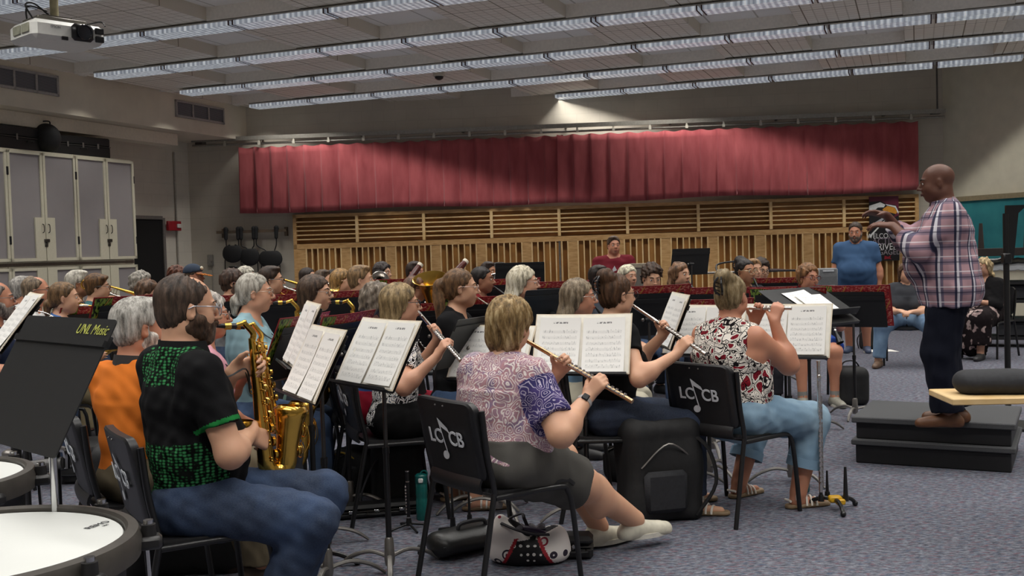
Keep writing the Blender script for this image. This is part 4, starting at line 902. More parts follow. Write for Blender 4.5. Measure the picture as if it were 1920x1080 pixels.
for (x0,ya,yb,x1,yc,yd,nc,lab) in ((-70,109,152,107,143,181,4,'long grey louvred air vent on the soffit at the left edge of the view'),(327,187,219,418,203,233,3,'smaller grey louvred air vent on the soffit near the back corner')):
    n0, za = on_soffit(x0,ya); _, zb = on_soffit(x0,yb); n1, zc = on_soffit(x1,yc); _, zd = on_soffit(x1,yd)
    zt, zl = (za+zc)/2, (zb+zd)/2; L = n1-n0; hgt = zt-zl
    r = empty('air_vent', tuple(UN(uS,(n0+n1)/2,zl)), -AN, lab, 'air vent', 'soffit air vents')
    b = MB(); w = .035
    for z in (w/2,hgt-w/2): b.box((.015,0,z), (.03,L,w))
    for q in range(nc+1): b.box((.015,-L/2+w/2+(L-w)*q/nc,hgt/2), (.03,w,hgt))
    b.build('frame', M_ventf, r, smooth=False)
    for q in range(nc):
        b = MB(); b.box((.008,-L/2+(L-w)*(q+.5)/nc+w/2,hgt/2), (.012,(L-w)/nc-w*.6,hgt-w)); b.build('grille', M_grille, r, smooth=False)
# ---- doorway, conduit, alarm and switch on the left wall
def on_left(px, py, off=0): p = onplane(px, py, UN(UL+off,0), U); return p
p0 = on_left(252,412); p1 = on_left(300,412); nA, nB2 = np.dot(p0,N), np.dot(p1,N); zD = p1[2]
r = empty('door_1', tuple(UN(UL,(nA+nB2)/2-.1,0)), -AN); r['kind'] = 'structure'
W = nB2-nA+.2
b = MB(); b.box((.02,0,zD/2), (.04,W,zD)); b.build('dark_panel', mat('unlit_room_black','0b0a0a',.9), r, smooth=False)  # solid slab; the dark of the unlit room beyond is put into its colour
b = MB(); 
for sg in (-1,1): b.box((.03,sg*(W/2+.03),zD/2), (.06,.06,zD+.06))
b.box((.03,0,zD+.03), (.06,W,.06)); b.build('frame', mat('door_frame','6f6a66',.5), r, smooth=False)
p = on_left(323,262); q = on_left(327,560); nC = np.dot(p,N)
b = MB(); b.cyl(UN(UL+.02,nC,.7), UN(UL+.02,nC,3.36), .016); tag(b.build('conduit_pipe', mat('painted_pipe','a39d92',.5)), 'thin cream conduit pipe running up the left wall by the red alarm', 'pipe')
p = on_left(323,424)
r = empty('fire_alarm', tuple(UN(UL+.055,np.dot(p,N)-.05,p[2])), -AN, 'red fire alarm box with white strobe on the left wall beside the dark doorway', 'fire alarm')
b = MB(); b.box((0.02,0,0), (.06,.34,.17), bev=.01); b.build('housing', mat('alarm_red','a3202a',.4), r)
b = MB(); b.box((.06,.09,0), (.03,.1,.07), bev=.008); b.build('strobe', mat('strobe_lens','ded8d2',.2), r)
p = on_left(324,519)
r = empty('pull_station', tuple(UN(UL+.055,np.dot(p,N),p[2])), -AN, 'small red fire alarm pull station low on the left wall pipe', 'fire alarm')
b = MB(); b.box((.02,0,0), (.06,.14,.13), bev=.01); b.build('housing', mat('alarm_red','a3202a',.4), r); b = MB(); b.box((.055,0,.0), (.02,.09,.025)); b.build('handle', mat('strobe_lens','ded8d2',.2), r)
tq, z = bw(396,488)
r = empty('switch_box', tuple(BWP(tq,z,.02)), -BN, 'small grey switch box with conduit on the back wall left of the harness rack', 'switch')
b = MB(); b.box((0,-.02,0), (.1,.06,.2), bev=.008); b.build('box', mat('box_steel','8a867f',.45), r); b = MB(); b.cyl((0.02,-.0,-.1), (.02,-.0,-1.2), .012); b.build('conduit', mat('painted_pipe','a39d92',.5), r)
b = MB(); b.box((.03,-.055,-.03), (.02,.02,.03)); b.build('toggle', mat('door_frame','6f6a66',.5), r)
# ---- wooden acoustic panelling on the back wall
t = NT('maple'); co = t.coord(scale=(3,3,14)); nz = t.n('ShaderNodeTexNoise', Vector=co, Scale=2.5, Detail=5).outputs[0]
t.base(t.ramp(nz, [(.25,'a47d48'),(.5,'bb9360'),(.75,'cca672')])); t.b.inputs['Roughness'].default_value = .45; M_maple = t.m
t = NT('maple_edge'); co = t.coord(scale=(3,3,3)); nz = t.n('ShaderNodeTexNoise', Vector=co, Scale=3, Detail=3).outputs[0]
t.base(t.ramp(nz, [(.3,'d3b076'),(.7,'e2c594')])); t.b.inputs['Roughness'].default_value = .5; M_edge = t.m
M_dkwood = mat('dark_recess_wood','6b4520',.6,var=.3,scale=4); M_midwood = mat('recess_board','96682f',.55,var=.2,scale=3)  # darker browns for the wood set back behind slats and fins
tL, zt = bw(553,402); tR, zt2 = bw(1717,366); zT = (zt+zt2)/2; _, zm1 = bw(1442,437); _, zm2 = bw(671,458); zM = (zm1+zm2)/2; zB = .12
divs = [bw(x,420)[0] for x in (672.5,797,923,1049,1176,1308,1443,1579)]
r = empty('trim_3', tuple(BWP(tL,0,.0)), -BN); r['kind'] = 'structure'
WT = tR-tL; D = .16
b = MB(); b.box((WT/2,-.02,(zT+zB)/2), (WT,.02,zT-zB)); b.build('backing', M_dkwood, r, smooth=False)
b = MB(); b.box((WT/2,-D/2,zT-.03), (WT,D,.06)); b.box((WT/2,-D/2,zM), (WT,D,.09)); b.box((WT/2,-D/2,zB+.02), (WT,D,.06))
for x in (0.03,WT-.03): b.box((x,-D/2,(zT+zB)/2), (.06,D,zT-zB))
b.build('frame', M_maple, r, smooth=False)
b = MB(); ds = [0]+[d-tL for d in divs]+[WT]
for d in ds[1:-1]: b.box((d,-D/2-.005,(zT+zM)/2), (.05,D,zT-zM-.1))
nS = 5; hS = (zT-zM-.1)/(nS+1)
for q in range(1,nS+1): b.box((WT/2,-D/2,zM+.045+hS*q), (WT-.1,D-.02,.022))
for d in (x for k in range(len(ds)-1) for x in [ds[k]+(ds[k+1]-ds[k])*q/2 for q in (0,1)]): pass
b.build('slats', M_edge, r, smooth=False)
b = MB(); rnd = random.Random(3)
for k in range(len(ds)-1):
    for q in range(nS+1):
        dep = (.02,.075,.03,.09,.03,.085)[(q*2+k) % 6] if rnd.random() < .8 else .05
        b.box(((ds[k]+ds[k+1])/2,-.02-dep/2,zM+.045+hS*(q+.5)), (ds[k+1]-ds[k]-.05,dep,hS-.022))
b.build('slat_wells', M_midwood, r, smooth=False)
fin = MB(); well = MB(); wide = MB(); x = .06; seq = 0; zl, zh = zB+.05, zM-.045
hgt = zh-zl; zc = (zl+zh)/2
while x < WT-.1:
    wd = .155; wide.box((x+wd/2,-D/2,zc), (wd,D-.01,hgt)); x += wd
    for dep in (.09,.02,.11,.05,.12,.02,.09)[:6]:
        if x > WT-.16: break
        fin.box((x+.011,-D/2,zc), (.022,D,hgt)); x += .022
        well.box((x+.041,-.02-dep/2,zc), (.082,dep,hgt)); x += .082
    fin.box((x+.011,-D/2,zc), (.022,D,hgt)); x += .022
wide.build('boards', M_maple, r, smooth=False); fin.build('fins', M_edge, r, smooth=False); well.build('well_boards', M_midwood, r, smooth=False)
b = MB(); b.box((WT/2,-.05,.065), (WT,.1,.11)); b.build('kickboard', mat('kick_black','2a2725',.6), r, smooth=False)
# ---- curtains and their track
t = NT('maroon_velour'); co = t.coord(scale=(1,1,.25)); nz = t.n('ShaderNodeTexNoise', Vector=co, Scale=7, Detail=4).outputs[0]
t.base(t.ramp(nz, [(.3,'924448'),(.7,'ae5a5c')])); t.b.inputs['Roughness'].default_value = .9; t.b.inputs['Sheen Weight'].default_value = .25; t.b.inputs['Specular IOR Level'].default_value = .15; M_curt = t.m
zct = (bw(457,281)[1]+bw(1712,231)[1])/2; zcb = (bw(463,400)[1]+bw(1711,360)[1])/2
def curtain(px0, px1, off, ph, label, group='maroon curtains'):
    t0, t1 = bw(px0,300)[0], bw(px1,300)[0]; L = t1-t0; npl = int(L/.29)
    def fn(a, bb):
        x = a*L; zz = zct+(zcb-zct)*bb
        s = (x/L*npl+.10*math.sin(a*9+ph)) % 1.0
        y = .062*(s**1.6 if s < .90 else .845*(1-s)/.10)*(.6+.4*bb)+.018*math.sin(x*3.1+ph)*bb+.012*math.sin(x*11+2*bb+ph)*bb
        xx = x+.045*(1 if s > .5 else -1)*(abs(s-.5)*2)**4*.5*bb + (.04*bb*(1-a) if off else -.02*bb*(a))*0
        return BWP(t0+xx, zz+(.012*math.cos(2*PI*s) if bb < .01 else 0)-(.02*math.sin(x*1.7)*bb), .26+off-y)
    m = MB(); m.grid(fn, npl*20, 10, .006)
    o = m.build('curtain', M_curt, sharp=0); return tag(o, label, 'curtain', group)
curtain(457,1058,0,0,'long pleated maroon curtain, the left one, ending at the overlap in the middle')
curtain(1046,1712,.07,1.7,'long pleated maroon curtain, the right one, reaching to the corner by the conductor')
M_track = mat('track_steel','8f8b82',.4,.4)
def pt(px, py, off): t, z = bw(px, py); return BWP(t, z, off)
ta, tb = bw(371,272)[0], bw(1762,215)[0]; zK = (bw(371,272)[1]+bw(1762,215)[1])/2+.02
r = empty('curtain_track', tuple(BWP(ta,zK,.26)), -BN, 'long double steel curtain track above the maroon curtains on the back wall', 'curtain track')
LT = tb-ta
b = MB(); b.box((LT/2,-.03,.02), (LT,.05,.07)); b.build('rail', M_track, r, smooth=False); b = MB(); b.cyl((0,.0,-.075), (LT,0,-.075), .02); b.build('rod', M_track, r)
x = .6
while x < LT: b = MB(); b.box((x,-.02,-.03), (.03,.06,.11)); b.box((x,-.05,-.08), (.045,.03,.05)); x += .62; b.build('carrier', mat('carrier_pale','b9b4a6',.5), r, smooth=False)
x = 1.2
while x < LT: b = MB(); b.box((x,.13,.02), (.04,.24,.04)); x += 1.8; b.build('bracket', mat('bracket_grey','5f5b55',.5,.3), r, smooth=False)
b = MB(); b.box((.1,.13,.0), (.12,.22,.14)); b.build('end_bracket', mat('bracket_grey','5f5b55',.5,.3), r, smooth=False); b = MB(); b.box((LT-.1,.1,.02), (.14,.24,.05)); b.cyl((LT-.12,.0,.02), (LT-.12,0,.75), .015); b.build('end_bracket', mat('bracket_grey','5f5b55',.5,.3), r, smooth=False)
# ---- lamps: one light per fluorescent row, its louvres cutting the beam off at about 50 degrees
def louvre_light(ld):
    ld.use_nodes = True; t = ld.node_tree; e = t.nodes['Emission']; g = t.nodes.new('ShaderNodeNewGeometry'); d = t.nodes.new('ShaderNodeVectorMath'); d.operation = 'DOT_PRODUCT'
    t.links.new(g.outputs['Normal'], d.inputs[0]); t.links.new(g.outputs['Incoming'], d.inputs[1]); a = t.nodes.new('ShaderNodeMath'); a.operation = 'ABSOLUTE'; t.links.new(d.outputs['Value'], a.inputs[0])
    m = t.nodes.new('ShaderNodeMapRange'); m.interpolation_type = 'SMOOTHSTEP'; t.links.new(a.outputs[0], m.inputs['Value'])
    for k, v in (('From Min', CUT0), ('From Max', CUT1), ('To Min', 0.0), ('To Max', 1.0)): m.inputs[k].default_value = v
    q = t.nodes.new('ShaderNodeMath'); q.operation = 'POWER'; t.links.new(a.outputs[0], q.inputs[0]); q.inputs[1].default_value = -3.2      # batwing spread: more towards the sides
    w_ = t.nodes.new('ShaderNodeMath'); w_.operation = 'MULTIPLY'; t.links.new(m.outputs[0], w_.inputs[0]); t.links.new(q.outputs[0], w_.inputs[1]); w2 = t.nodes.new('ShaderNodeMath'); w2.operation = 'MINIMUM'; t.links.new(w_.outputs[0], w2.inputs[0]); w2.inputs[1].default_value = 4; t.links.new(w2.outputs[0], e.inputs['Strength'])
for j, n, u0, k in LIGHTS:
    ld = bpy.data.lights.new('row_light', 'AREA'); ld.shape = 'RECTANGLE'; L = k*1.22; ld.size = L; ld.size_y = .26; ld.energy = L*LAMP; ld.color = (1,.97,.92); louvre_light(ld)
    o = bpy.data.objects.new('row_light', ld); C.objects.link(o); o.location = tuple(UN(u0+L/2,n,4.045)); o.rotation_euler = (0,0,-AN)
w = bpy.data.worlds.new('world'); bpy.context.scene.world = w; w.use_nodes = True
w.node_tree.nodes['Background'].inputs[0].default_value = (.8,.85,1,1); w.node_tree.nodes['Background'].inputs[1].default_value = .0
bpy.context.scene.cycles.diffuse_bounces = 8; vs = bpy.context.scene.view_settings; vs.view_transform = 'Standard'; vs.look = 'None'; vs.gamma = 1; vs.use_curve_mapping = False; vs.exposure = EXPO
# ================================================================== chairs, stands, music
M_plas = mat('black_plastic','1d1d1f',.42,var=.15,scale=60,bump=.05); M_tubeb = mat('black_tube','141415',.35); M_deskb = mat('stand_black','1b1b1c',.5,var=.1,scale=40)
M_white = mat('stencil_white','c9cdd2',.7,var=.12,scale=25); M_steel = mat('stand_steel','8d8984',.35,.8); M_chrome = mat('chrome','c4c4c4',.12,1.0,var=.03); M_grey_leg = mat('grey_leg','75726e',.4,.5)
CHAIR0 = None
def chair_proto():
    r = empty('stacking_chair', (0,0,0), 0)
    sh = lambda x, v: .012*(abs(x)/.22)**2
    b = MB(); b.grid(lambda a, v: V((a-.5)*.455*(1-.06*(1-v)), -.215+.45*v, .45+.010*(abs(a-.5)*2)**2.5-.012*math.sin(PI*min(1,v*1.1))-.03*max(0,(v-.88)/.12)**2+(.012 if v < .05 else 0)), 14, 14, .016); b.build('seat', M_plas, r, sharp=50)
    y0, tl = -.235, .20; x, y = V(1,0,0), nrm(V(0,-math.sin(tl),math.cos(tl)))
    def bk(a, v):
        w = .225-.012*v; X_ = (a-.5)*2; z = -.05+.37*v; return V(X_*w, y0-.015-.022*(1-X_*X_)+.012, .49)+y*z+V(0,.055*max(0,.22-v)/.22,0)
    pc = rrect(.445,.34,.045,5); poly = pc[:6]+[(.1775-.355*k/7,.17) for k in range(1,7)]+pc[6:18]+[(-.1775+.355*k/7,-.17) for k in range(1,7)]+pc[18:]; b = MB()
    def curved(px_, py_, off): return V(px_, y0-.014*(1-(px_/.225)**2)-off, .665)+y*py_
    n = len(poly); ring = lambda sc, off: [curved(p[0]*sc, p[1]*sc, off) for p in poly]
    vs = ring(.9,.0)+ring(1,-.006)+ring(1,.022)+ring(.955,.030); fs = []
    for q in range(3): fs += [(q*n+i, q*n+(i+1)%n, (q+1)*n+(i+1)%n, (q+1)*n+i) for i in range(n)]
    # front and back faces as strips across the curve
    def face(k0, rev):
        top = [k0+i for i in range(n)]; m = n//2; out = []
        half = n//4
        L = top
        for i in range(n//2-1):
            a_, b_, c_, d_ = L[(half+i) % n] if False else L[i], L[i+1], L[n-2-i], L[n-1-i]
            out.append((a_,b_,c_,d_) if not rev else (d_,c_,b_,a_))
        return out
    # polygon order starts at right-top corner and runs over the top: pair columns left/right by rolling half the top corner
    rot = n//8*0
    fs += face(0, True)+face(3*n, False); b.add(vs, fs); bo = b.build('backrest', M_plas, r, sharp=35)
    b = MB(); b.grid(lambda a, v: V((a-.5)*.38, -.226-.012*math.sin(PI*v)-.014*(1-(a*2-1)**2), .505-.055*v), 8, 4, .012); b.build('shell_joint', M_plas, r)
    for sg in (-1,1):
        b = MB(); b.tube(spline([V(.236*sg,-.255,.80),V(.236*sg,-.235,.62),V(.236*sg,-.205,.47),V(.236*sg,-.215,.40),V(.245*sg,-.30,.0)],5), .0125, 10); b.build('leg', M_tubeb, r)
        b = MB(); b.tube(spline([V(.236*sg,-.20,.432),V(.236*sg,.13,.428),V(.236*sg,.185,.40),V(.243*sg,.205,.30),V(.25*sg,.235,.0)],5), .0125, 10); b.build('leg', M_tubeb, r)
        b = MB()
        for yy in (-.30,.235): b.cyl(V(.2465*sg,yy,.0), V(.246*sg,yy,.025), .0155, None, 10)
    b = MB(); b.cyl(V(-.236,-.14,.43), V(.236,-.14,.43), .009); b.cyl(V(-.236,.12,.425), V(.236,.12,.425), .009); b.build('cross_bar', M_tubeb, r)
    xx = V(1,0,0); off = .0355
    def lg(px_, py_): return curved(px_, py_, off)
    zz = np.cross(xx, y)
    t1 = text('logo_letters', 'LC', .088, M_white, bo, M4(xx, y, lg(-.078,.0)), .0012, bold=.0014); t2 = text('logo_letters', 'CB', .088, M_white, bo, M4(xx, y, lg(.080,.0)), .0012, bold=.0014)
    b = MB(); q = lambda u, v: lg(u, v)+zz*.0015
    el = [q(-.018+.026*math.cos(a)*math.cos(.4)-.019*math.sin(a)*math.sin(.4), -.078+.026*math.cos(a)*math.sin(.4)+.019*math.sin(a)*math.cos(.4)) for a in np.linspace(0,2*PI,16,endpoint=False)]
    b.add(el, [tuple(range(16))]); b.add([q(-.003,-.08),q(.005,-.08),q(-.026,.075),q(-.036,.085)], [(0,1,2,3)]); b.add([q(-.036,.088),q(-.022,.05),q(.03,.03),q(.05,.012),q(.03,.048)], [(0,1,2),(0,2,4),(2,3,4)])
    b.build('logo_note', M_white, bo, smooth=False)
    for sg in (-1,1): b = MB(); b.ball(lg(sg*.03,.145)-zz*.0, .004, None, 8); b.build('rivet', M_steel, bo)
    return r
def stand(px, py, d, yaw, tilt, label, folder=None, plabel=None, w=.505, hgt=.32, roll=0, base=None, tube=M_tubeb, legs=M_grey_leg, pages=2, lip=True, world=None, cat='music stand', flat=False, pw=.225, ph=.30, name='music_stand', group='music stands', off=0, style='banner', legyaw=0, foot=True, top=False):
    yaw -= math.degrees(math.atan((px-960)/FPX)); th, ti = math.radians(yaw), math.radians(tilt)
    if top: py += (.215 if folder else .16)*math.cos(ti)*FPX/d
    P = at(px, py, d)
    n = V(math.cos(th)*math.cos(ti), math.sin(th)*math.cos(ti), math.sin(ti)); x = nrm(np.cross(V(0,0,1), n)); y = np.cross(n, x)
    if roll: c_, s_ = math.cos(roll), math.sin(roll); x, y = x*c_+y*s_, y*c_-x*s_
    bx = P-n*.03 if base is None else np.asarray(base, float); r = empty(name, (bx[0],bx[1],0), 0, label, cat, group); o = V(bx[0],bx[1],0)
    b = MB(); b.slab(rrect(w,hgt,.012,3), .003, P-o, x, y)
    b.slab(rrect(w-.002,.03,.004,2), .010, P-o+y*(hgt*.5-.055)-n*.004, x, y)      # pressed stiffening ridge
    b.build('desk', M_deskb, r, sharp=30)
    if lip: b = MB(); b.slab(rrect(w,.055,.008,2), .003, P-o-y*hgt*.5+n*.027, x, n); b.slab([(-w/2,-.006),(w/2,-.006),(w/2,.006),(-w/2,.006)], .003, P-o-y*hgt*.5+n*.053, x, y); b.build('lip', M_deskb, r, sharp=30)
    hub = P-n*.035-y*.02-o; q = V(hub[0],hub[1],0)
    b = MB(); b.cyl(P-n*.002-y*.02-o, hub, .02, .018, 12); b.cyl(hub-x*.03, hub+x*.03, .016, None, 12); b.build('tilt_joint', M_deskb, r)
    b = MB(); b.ball(hub+x*.045-n*.0, (.014,.014,.014), None, 10); b.build('knob', M_steel, r)
    zt = hub[2]; zm = min(.62, zt*.6); b = MB(); b.cyl(q+V(0,0,zm-.05), q+V(0,0,zt), .0095, None, 12); b.build('inner_tube', M_chrome if tube is M_chrome else mat('tube_dark_steel','4c4a49',.35,.7), r)
    b = MB(); b.cyl(q+V(0,0,.10), q+V(0,0,zm), .0135, None, 12); b.cyl(q+V(0,0,zm-.03), q+V(0,0,zm), .016, None, 12); b.build('sleeve', tube, r)
    b = MB(); b.lathe([(.0145,.16),(.02,.15),(.025,.06),(.02,.03),(.001,.028)], q, (0,0,1), 14); b.build('hub', M_steel, r)
    for k in range(3 if foot else 0):
        a = th+legyaw+PI/3+k*2*PI/3; e = V(math.cos(a),math.sin(a),0); b = MB(); b.tube(spline([q+V(0,0,.07)+e*.01, q+e*.1+V(0,0,.085), q+e*.2+V(0,0,.055), q+e*.265+V(0,0,.008)],4), [.013]*10+[.011,.010,.008], 8, ell=.75); b.build('leg', legs, r)
    if folder: music(P+n*(.004), x, y, n, folder, plabel or 'music folder', hgt, pages, pw, ph, off, style)
    return r, P, x, y, n
def page_mat():
    if 'page' in MC: return MC['page']
    t = NT('printed_music'); sep = t.n('ShaderNodeSeparateXYZ', Vector=t.coord()); y = sep.outputs[1]; x = sep.outputs[0]
    row = t.math('FRACT', t.math('MULTIPLY', y, 31)); band = t.math('LESS_THAN', row, .46); ln = t.math('LESS_THAN', t.math('FRACT', t.math('MULTIPLY', row, 10.8)), .34)
    inx = t.math('LESS_THAN', t.math('ABSOLUTE', x), .094); iny = t.math('LESS_THAN', t.math('ABSOLUTE', t.math('ADD', y, .018)), .112)
    nz = t.n('ShaderNodeTexNoise', Vector=t.coord(scale=(150,60,1)), Scale=1, Detail=2).outputs[0]; note = t.math('MULTIPLY', t.math('GREATER_THAN', nz, .60), t.math('LESS_THAN', row, .62))
    hd = t.math('MULTIPLY', t.math('MULTIPLY', t.math('LESS_THAN', t.math('ABSOLUTE', x), .04), t.math('LESS_THAN', t.math('ABSOLUTE', t.math('SUBTRACT', y, .122)), .0045)), t.math('GREATER_THAN', nz, .45))
    m = t.math('MULTIPLY', t.math('MULTIPLY', inx, iny), t.math('MAXIMUM', t.math('MULTIPLY', t.math('MULTIPLY', band, ln), .32), t.math('MULTIPLY', note, .5)))
    t.base(t.mix(t.math('MAXIMUM', m, t.math('MULTIPLY', hd, .8)), 'f5f4f0', '3c3d40')); t.b.inputs['Roughness'].default_value = .8; MC['page'] = t.m; return t.m
def banner_mat():
    if 'banner' in MC: return MC['banner']
    t = NT('folder_print'); sep = t.n('ShaderNodeSeparateXYZ', Vector=t.coord()); x, y = sep.outputs[0], sep.outputs[1]
    nz = t.n('ShaderNodeTexNoise', Vector=t.coord(scale=(38,70,1)), Scale=1, Detail=3).outputs[0]; n2 = t.n('ShaderNodeTexNoise', Vector=t.coord(scale=(60,34,1), rot=(0,0,.7)), Scale=1, Detail=2).outputs[0]
    red = t.ramp(nz, [(.36,'6e1218'),(.45,'a01e24'),(.56,'b42c2c'),(.575,'e0d0b0'),(.61,'a8242a')]); grn = t.ramp(n2, [(.45,'10160c'),(.49,'64852e'),(.6,'8aa044')])
    gold = t.math('LESS_THAN', t.math('FRACT', t.math('ADD', t.math('MULTIPLY', x, 7.4), t.math('MULTIPLY', y, 4))), .07)
    c = t.mix(t.math('GREATER_THAN', x, .16), red, grn); c = t.mix(gold, c, 'b98c3c')
    edge = t.math('GREATER_THAN', t.math('MAXIMUM', t.math('SUBTRACT', t.math('ABSOLUTE', x), .288), t.math('SUBTRACT', t.math('ABSOLUTE', y), .177)), 0.0)
    t.base(t.mix(edge, c, '8a1418')); t.b.inputs['Roughness'].default_value = .45; MC['banner'] = t.m; return t.m
M_cream = mat('folder_cream','efebe0',.7,var=.05); M_tan = mat('folder_tan','e0d3bb',.7,var=.05)
def music(P, x, y, n, key, label, hgt, pages, pw, ph, off, style):
    """an open folder leaning on a desk, its pages parts of it"""
    W, Hh = (.30,.37) if style == 'banner' else (.262,.335); o = P+y*(Hh/2-hgt/2+.005)+x*off
    r = bpy.data.objects.new('music_folder', None); C.objects.link(r); r.matrix_world = Matrix(M4(x, y, o).tolist()); tag(r, label, 'music folder', 'music folders')
    r.empty_display_size = .03
    rnd = random.Random(key)
    b = MB()
    for sg in (-1,1): b.grid(lambda a, v, sg=sg: V(sg*W*(a if sg > 0 else 1-a), (v-.5)*Hh, .004+.018*abs((a if sg > 0 else 1-a))**1.5*.5+.004*math.sin(3*v)), 8, 3, .0025)
    b.build('cover', banner_mat() if style == 'banner' else M_tan, r)
    b = MB()
    for sg in (-1,1): b.grid(lambda a, v, sg=sg: V(sg*(W-.006)*(a if sg > 0 else 1-a), (v-.5)*(Hh-.012), .0062+.018*abs((a if sg > 0 else 1-a))**1.5*.5+.004*math.sin(3*v)), 8, 3, .0015)
    b.build('lining', M_cream if style != 'banner' else mat('lining_black','17181a',.6), r)
    for q in range(pages):
        xo = (-.118 if q % 2 == 0 else .118)+rnd.uniform(-.006,.006) if pages > 1 else 0
        cu = rnd.uniform(.002,.009); yo = -Hh/2+ph/2+.006+rnd.uniform(0,.012)
        b = MB(); b.grid(lambda a, v: V((a-.5)*pw, (v-.5)*ph, cu*(2*v-1)**2+.004*(2*a-1)**2), 6, 8, .0006)
        pg = b.build('page', page_mat(), r); pg.location = (xo, yo, .014+.002*q); pg.rotation_euler = (0,0,rnd.uniform(-.02,.02))
    return r
# ================================================================== things on the floor
M_nyl = mat('black_nylon','171718',.75,var=.2,scale=50,bump=.2); M_nyl2 = mat('charcoal_nylon','232428',.8,var=.2,scale=50,bump=.2)
def floorpt(px, py): return atz(px, py, 0)
def soft_box(name, c, size, rz, label, cat, m=M_nyl, rnd_=.05, parts=(), lump=.012, seed=1):
    r = empty(name, tuple(c), rz, label, cat); s = Sdf(); x, y, z = [a/2 for a in size]; rr = min(rnd_, x*.9, y*.9, z*.9)
    for i in (-1,1):
        for j in (-1,1): s.cap(V(i*(x-rr),j*(y-rr),rr), V(i*(x-rr)*.96,j*(y-rr)*.96,2*z-rr), rr, rr, k=.02)
    s.ell((0,0,z), (x*1.0,y*1.0,z*1.0), k=.04)
    for k in range(9):
        f = k/8; 
        for i in (-1,1): s.cap(V(i*(x-rr),-(y-rr),rr+(2*z-2*rr)*f), V(i*(x-rr),(y-rr),rr+(2*z-2*rr)*f), rr, k=.03)
        for j in (-1,1): s.cap(V(-(x-rr),j*(y-rr),rr+(2*z-2*rr)*f), V((x-rr),j*(y-rr),rr+(2*z-2*rr)*f), rr, k=.03)
    for i in np.linspace(-1,1,5): s.cap(V(i*(x-rr),-(y-rr),2*z-rr), V(i*(x-rr),y-rr,2*z-rr), rr, k=.03); s.cap(V(i*(x-rr),-(y-rr),rr), V(i*(x-rr),y-rr,rr), rr, k=.03)
    s.cut(V(0,0,.002), V(0,0,-1)); sobj('body', s, .011*LOD, m, r, wav(seed, lump*.5, 16)); return r
def hardcase(name, c, size, rz, label, cat, m=None, tilt=0, latch=M_chrome, nl=2):
    r = empty(name, tuple(c), rz, label, cat); L, W, Hh = size; m = m or mat('case_black','161617',.45,var=.15,scale=60,bump=.1)
    b = MB(); b.box((0,0,Hh*.27), (L,W,Hh*.54), None, .015); b.build('base', m, r, sharp=30)
    b = MB(); b.box((0,0,Hh*.77), (L,W,Hh*.44), None, .02); b.build('lid', m, r, sharp=30)
    b = MB(); b.box((0,0,Hh*.545), (L*1.004,W*1.01,Hh*.03)); b.build('seam', mat('case_trim','5d5a57',.4,.5), r)
    for k in range(nl):
        b = MB(); b.box(((k+.5)/nl*L*.8-L*.4,-W/2-.004,Hh*.55), (.03,.012,Hh*.25), None, .003); b.build('latch', latch, r)
    b = MB(); b.tube(spline([V(-.05,-W/2,Hh*.4),V(-.045,-W/2-.03,Hh*.4),V(.045,-W/2-.03,Hh*.4),V(.05,-W/2,Hh*.4)],4), .007, 8); b.build('handle', mat('case_handle','101010',.5), r); return r
def bottle(px, py, label, col, capc, h=.24, r_=.036, emb=None, d=None):
    c = floorpt(px, py); r = empty('water_bottle', tuple(c), 0, label, 'bottle'); m = mat('bottle_'+col, col, .25, 0, coat=.4, tr=.25)
    b = MB(); b.lathe([(r_*.9,0),(r_,.01),(r_,h*.42),(r_*.93,h*.46),(r_*.93,h*.52),(r_,h*.56),(r_,h*.78),(r_*.97,h*.8),(.001,h*.8)], (0,0,0), (0,0,1), 24); b.build('body', m, r, sharp=60)
    b = MB(); b.lathe([(r_*.98,h*.8),(r_*1.02,h*.81),(r_*1.0,h*.97),(r_*.8,h),(.001,h)], (0,0,0), (0,0,1), 24); b.build('cap', mat('cap_'+capc, capc, .35), r)
    b = MB(); b.box((0,-r_*1.0,h*.88), (r_*.8,.012,h*.1), None, .004); b.build('spout_latch', mat('latch_pale','d5d8d6',.4), r)
    b = MB(); b.torus((r_*.5,0,h*1.0), .018, .004, (0,1,0), 14, 6); b.build('loop', mat('cap_'+capc, capc, .35), r); return r
def peg_stand(c, label, pegs, rz=0, yellow=True, flat=False):
    r = empty('instrument_stand', tuple(c), rz, label, 'instrument stand', 'floor instrument stands'); k = M_tubeb
    if flat: b = MB(); b.box((0,0,.008), (.16,.13,.016), None, .004); b.build('base', k, r)
    else:
        for q in range(3):
            a = q*2*PI/3+.5; e = V(math.cos(a),math.sin(a),0); b = MB(); b.tube(spline([V(0,0,.055),e*.06+V(0,0,.06),e*.125+V(0,0,.04),e*.15+V(0,0,.014)],4), .011, 8); b.ball(e*.15+V(0,0,.015), .016, None, 10); b.build('leg', k, r)
        b = MB(); b.box((0,0,.06), (.07,.05,.035), None, .008); b.box((.02,-.03,.05), (.05,.03,.03), None, .006); b.build('hub', mat('hub_yellow','c99a1c',.4) if yellow else k, r)
    for (x, y, h, w) in pegs:
        b = MB(); b.cyl((x,y,.05 if not flat else .01), (x,y,.085), .017, .013, 12); b.cyl((x,y,.08), (x,y,h), w, w*.55, 10); b.build('peg', k, r)
    return r
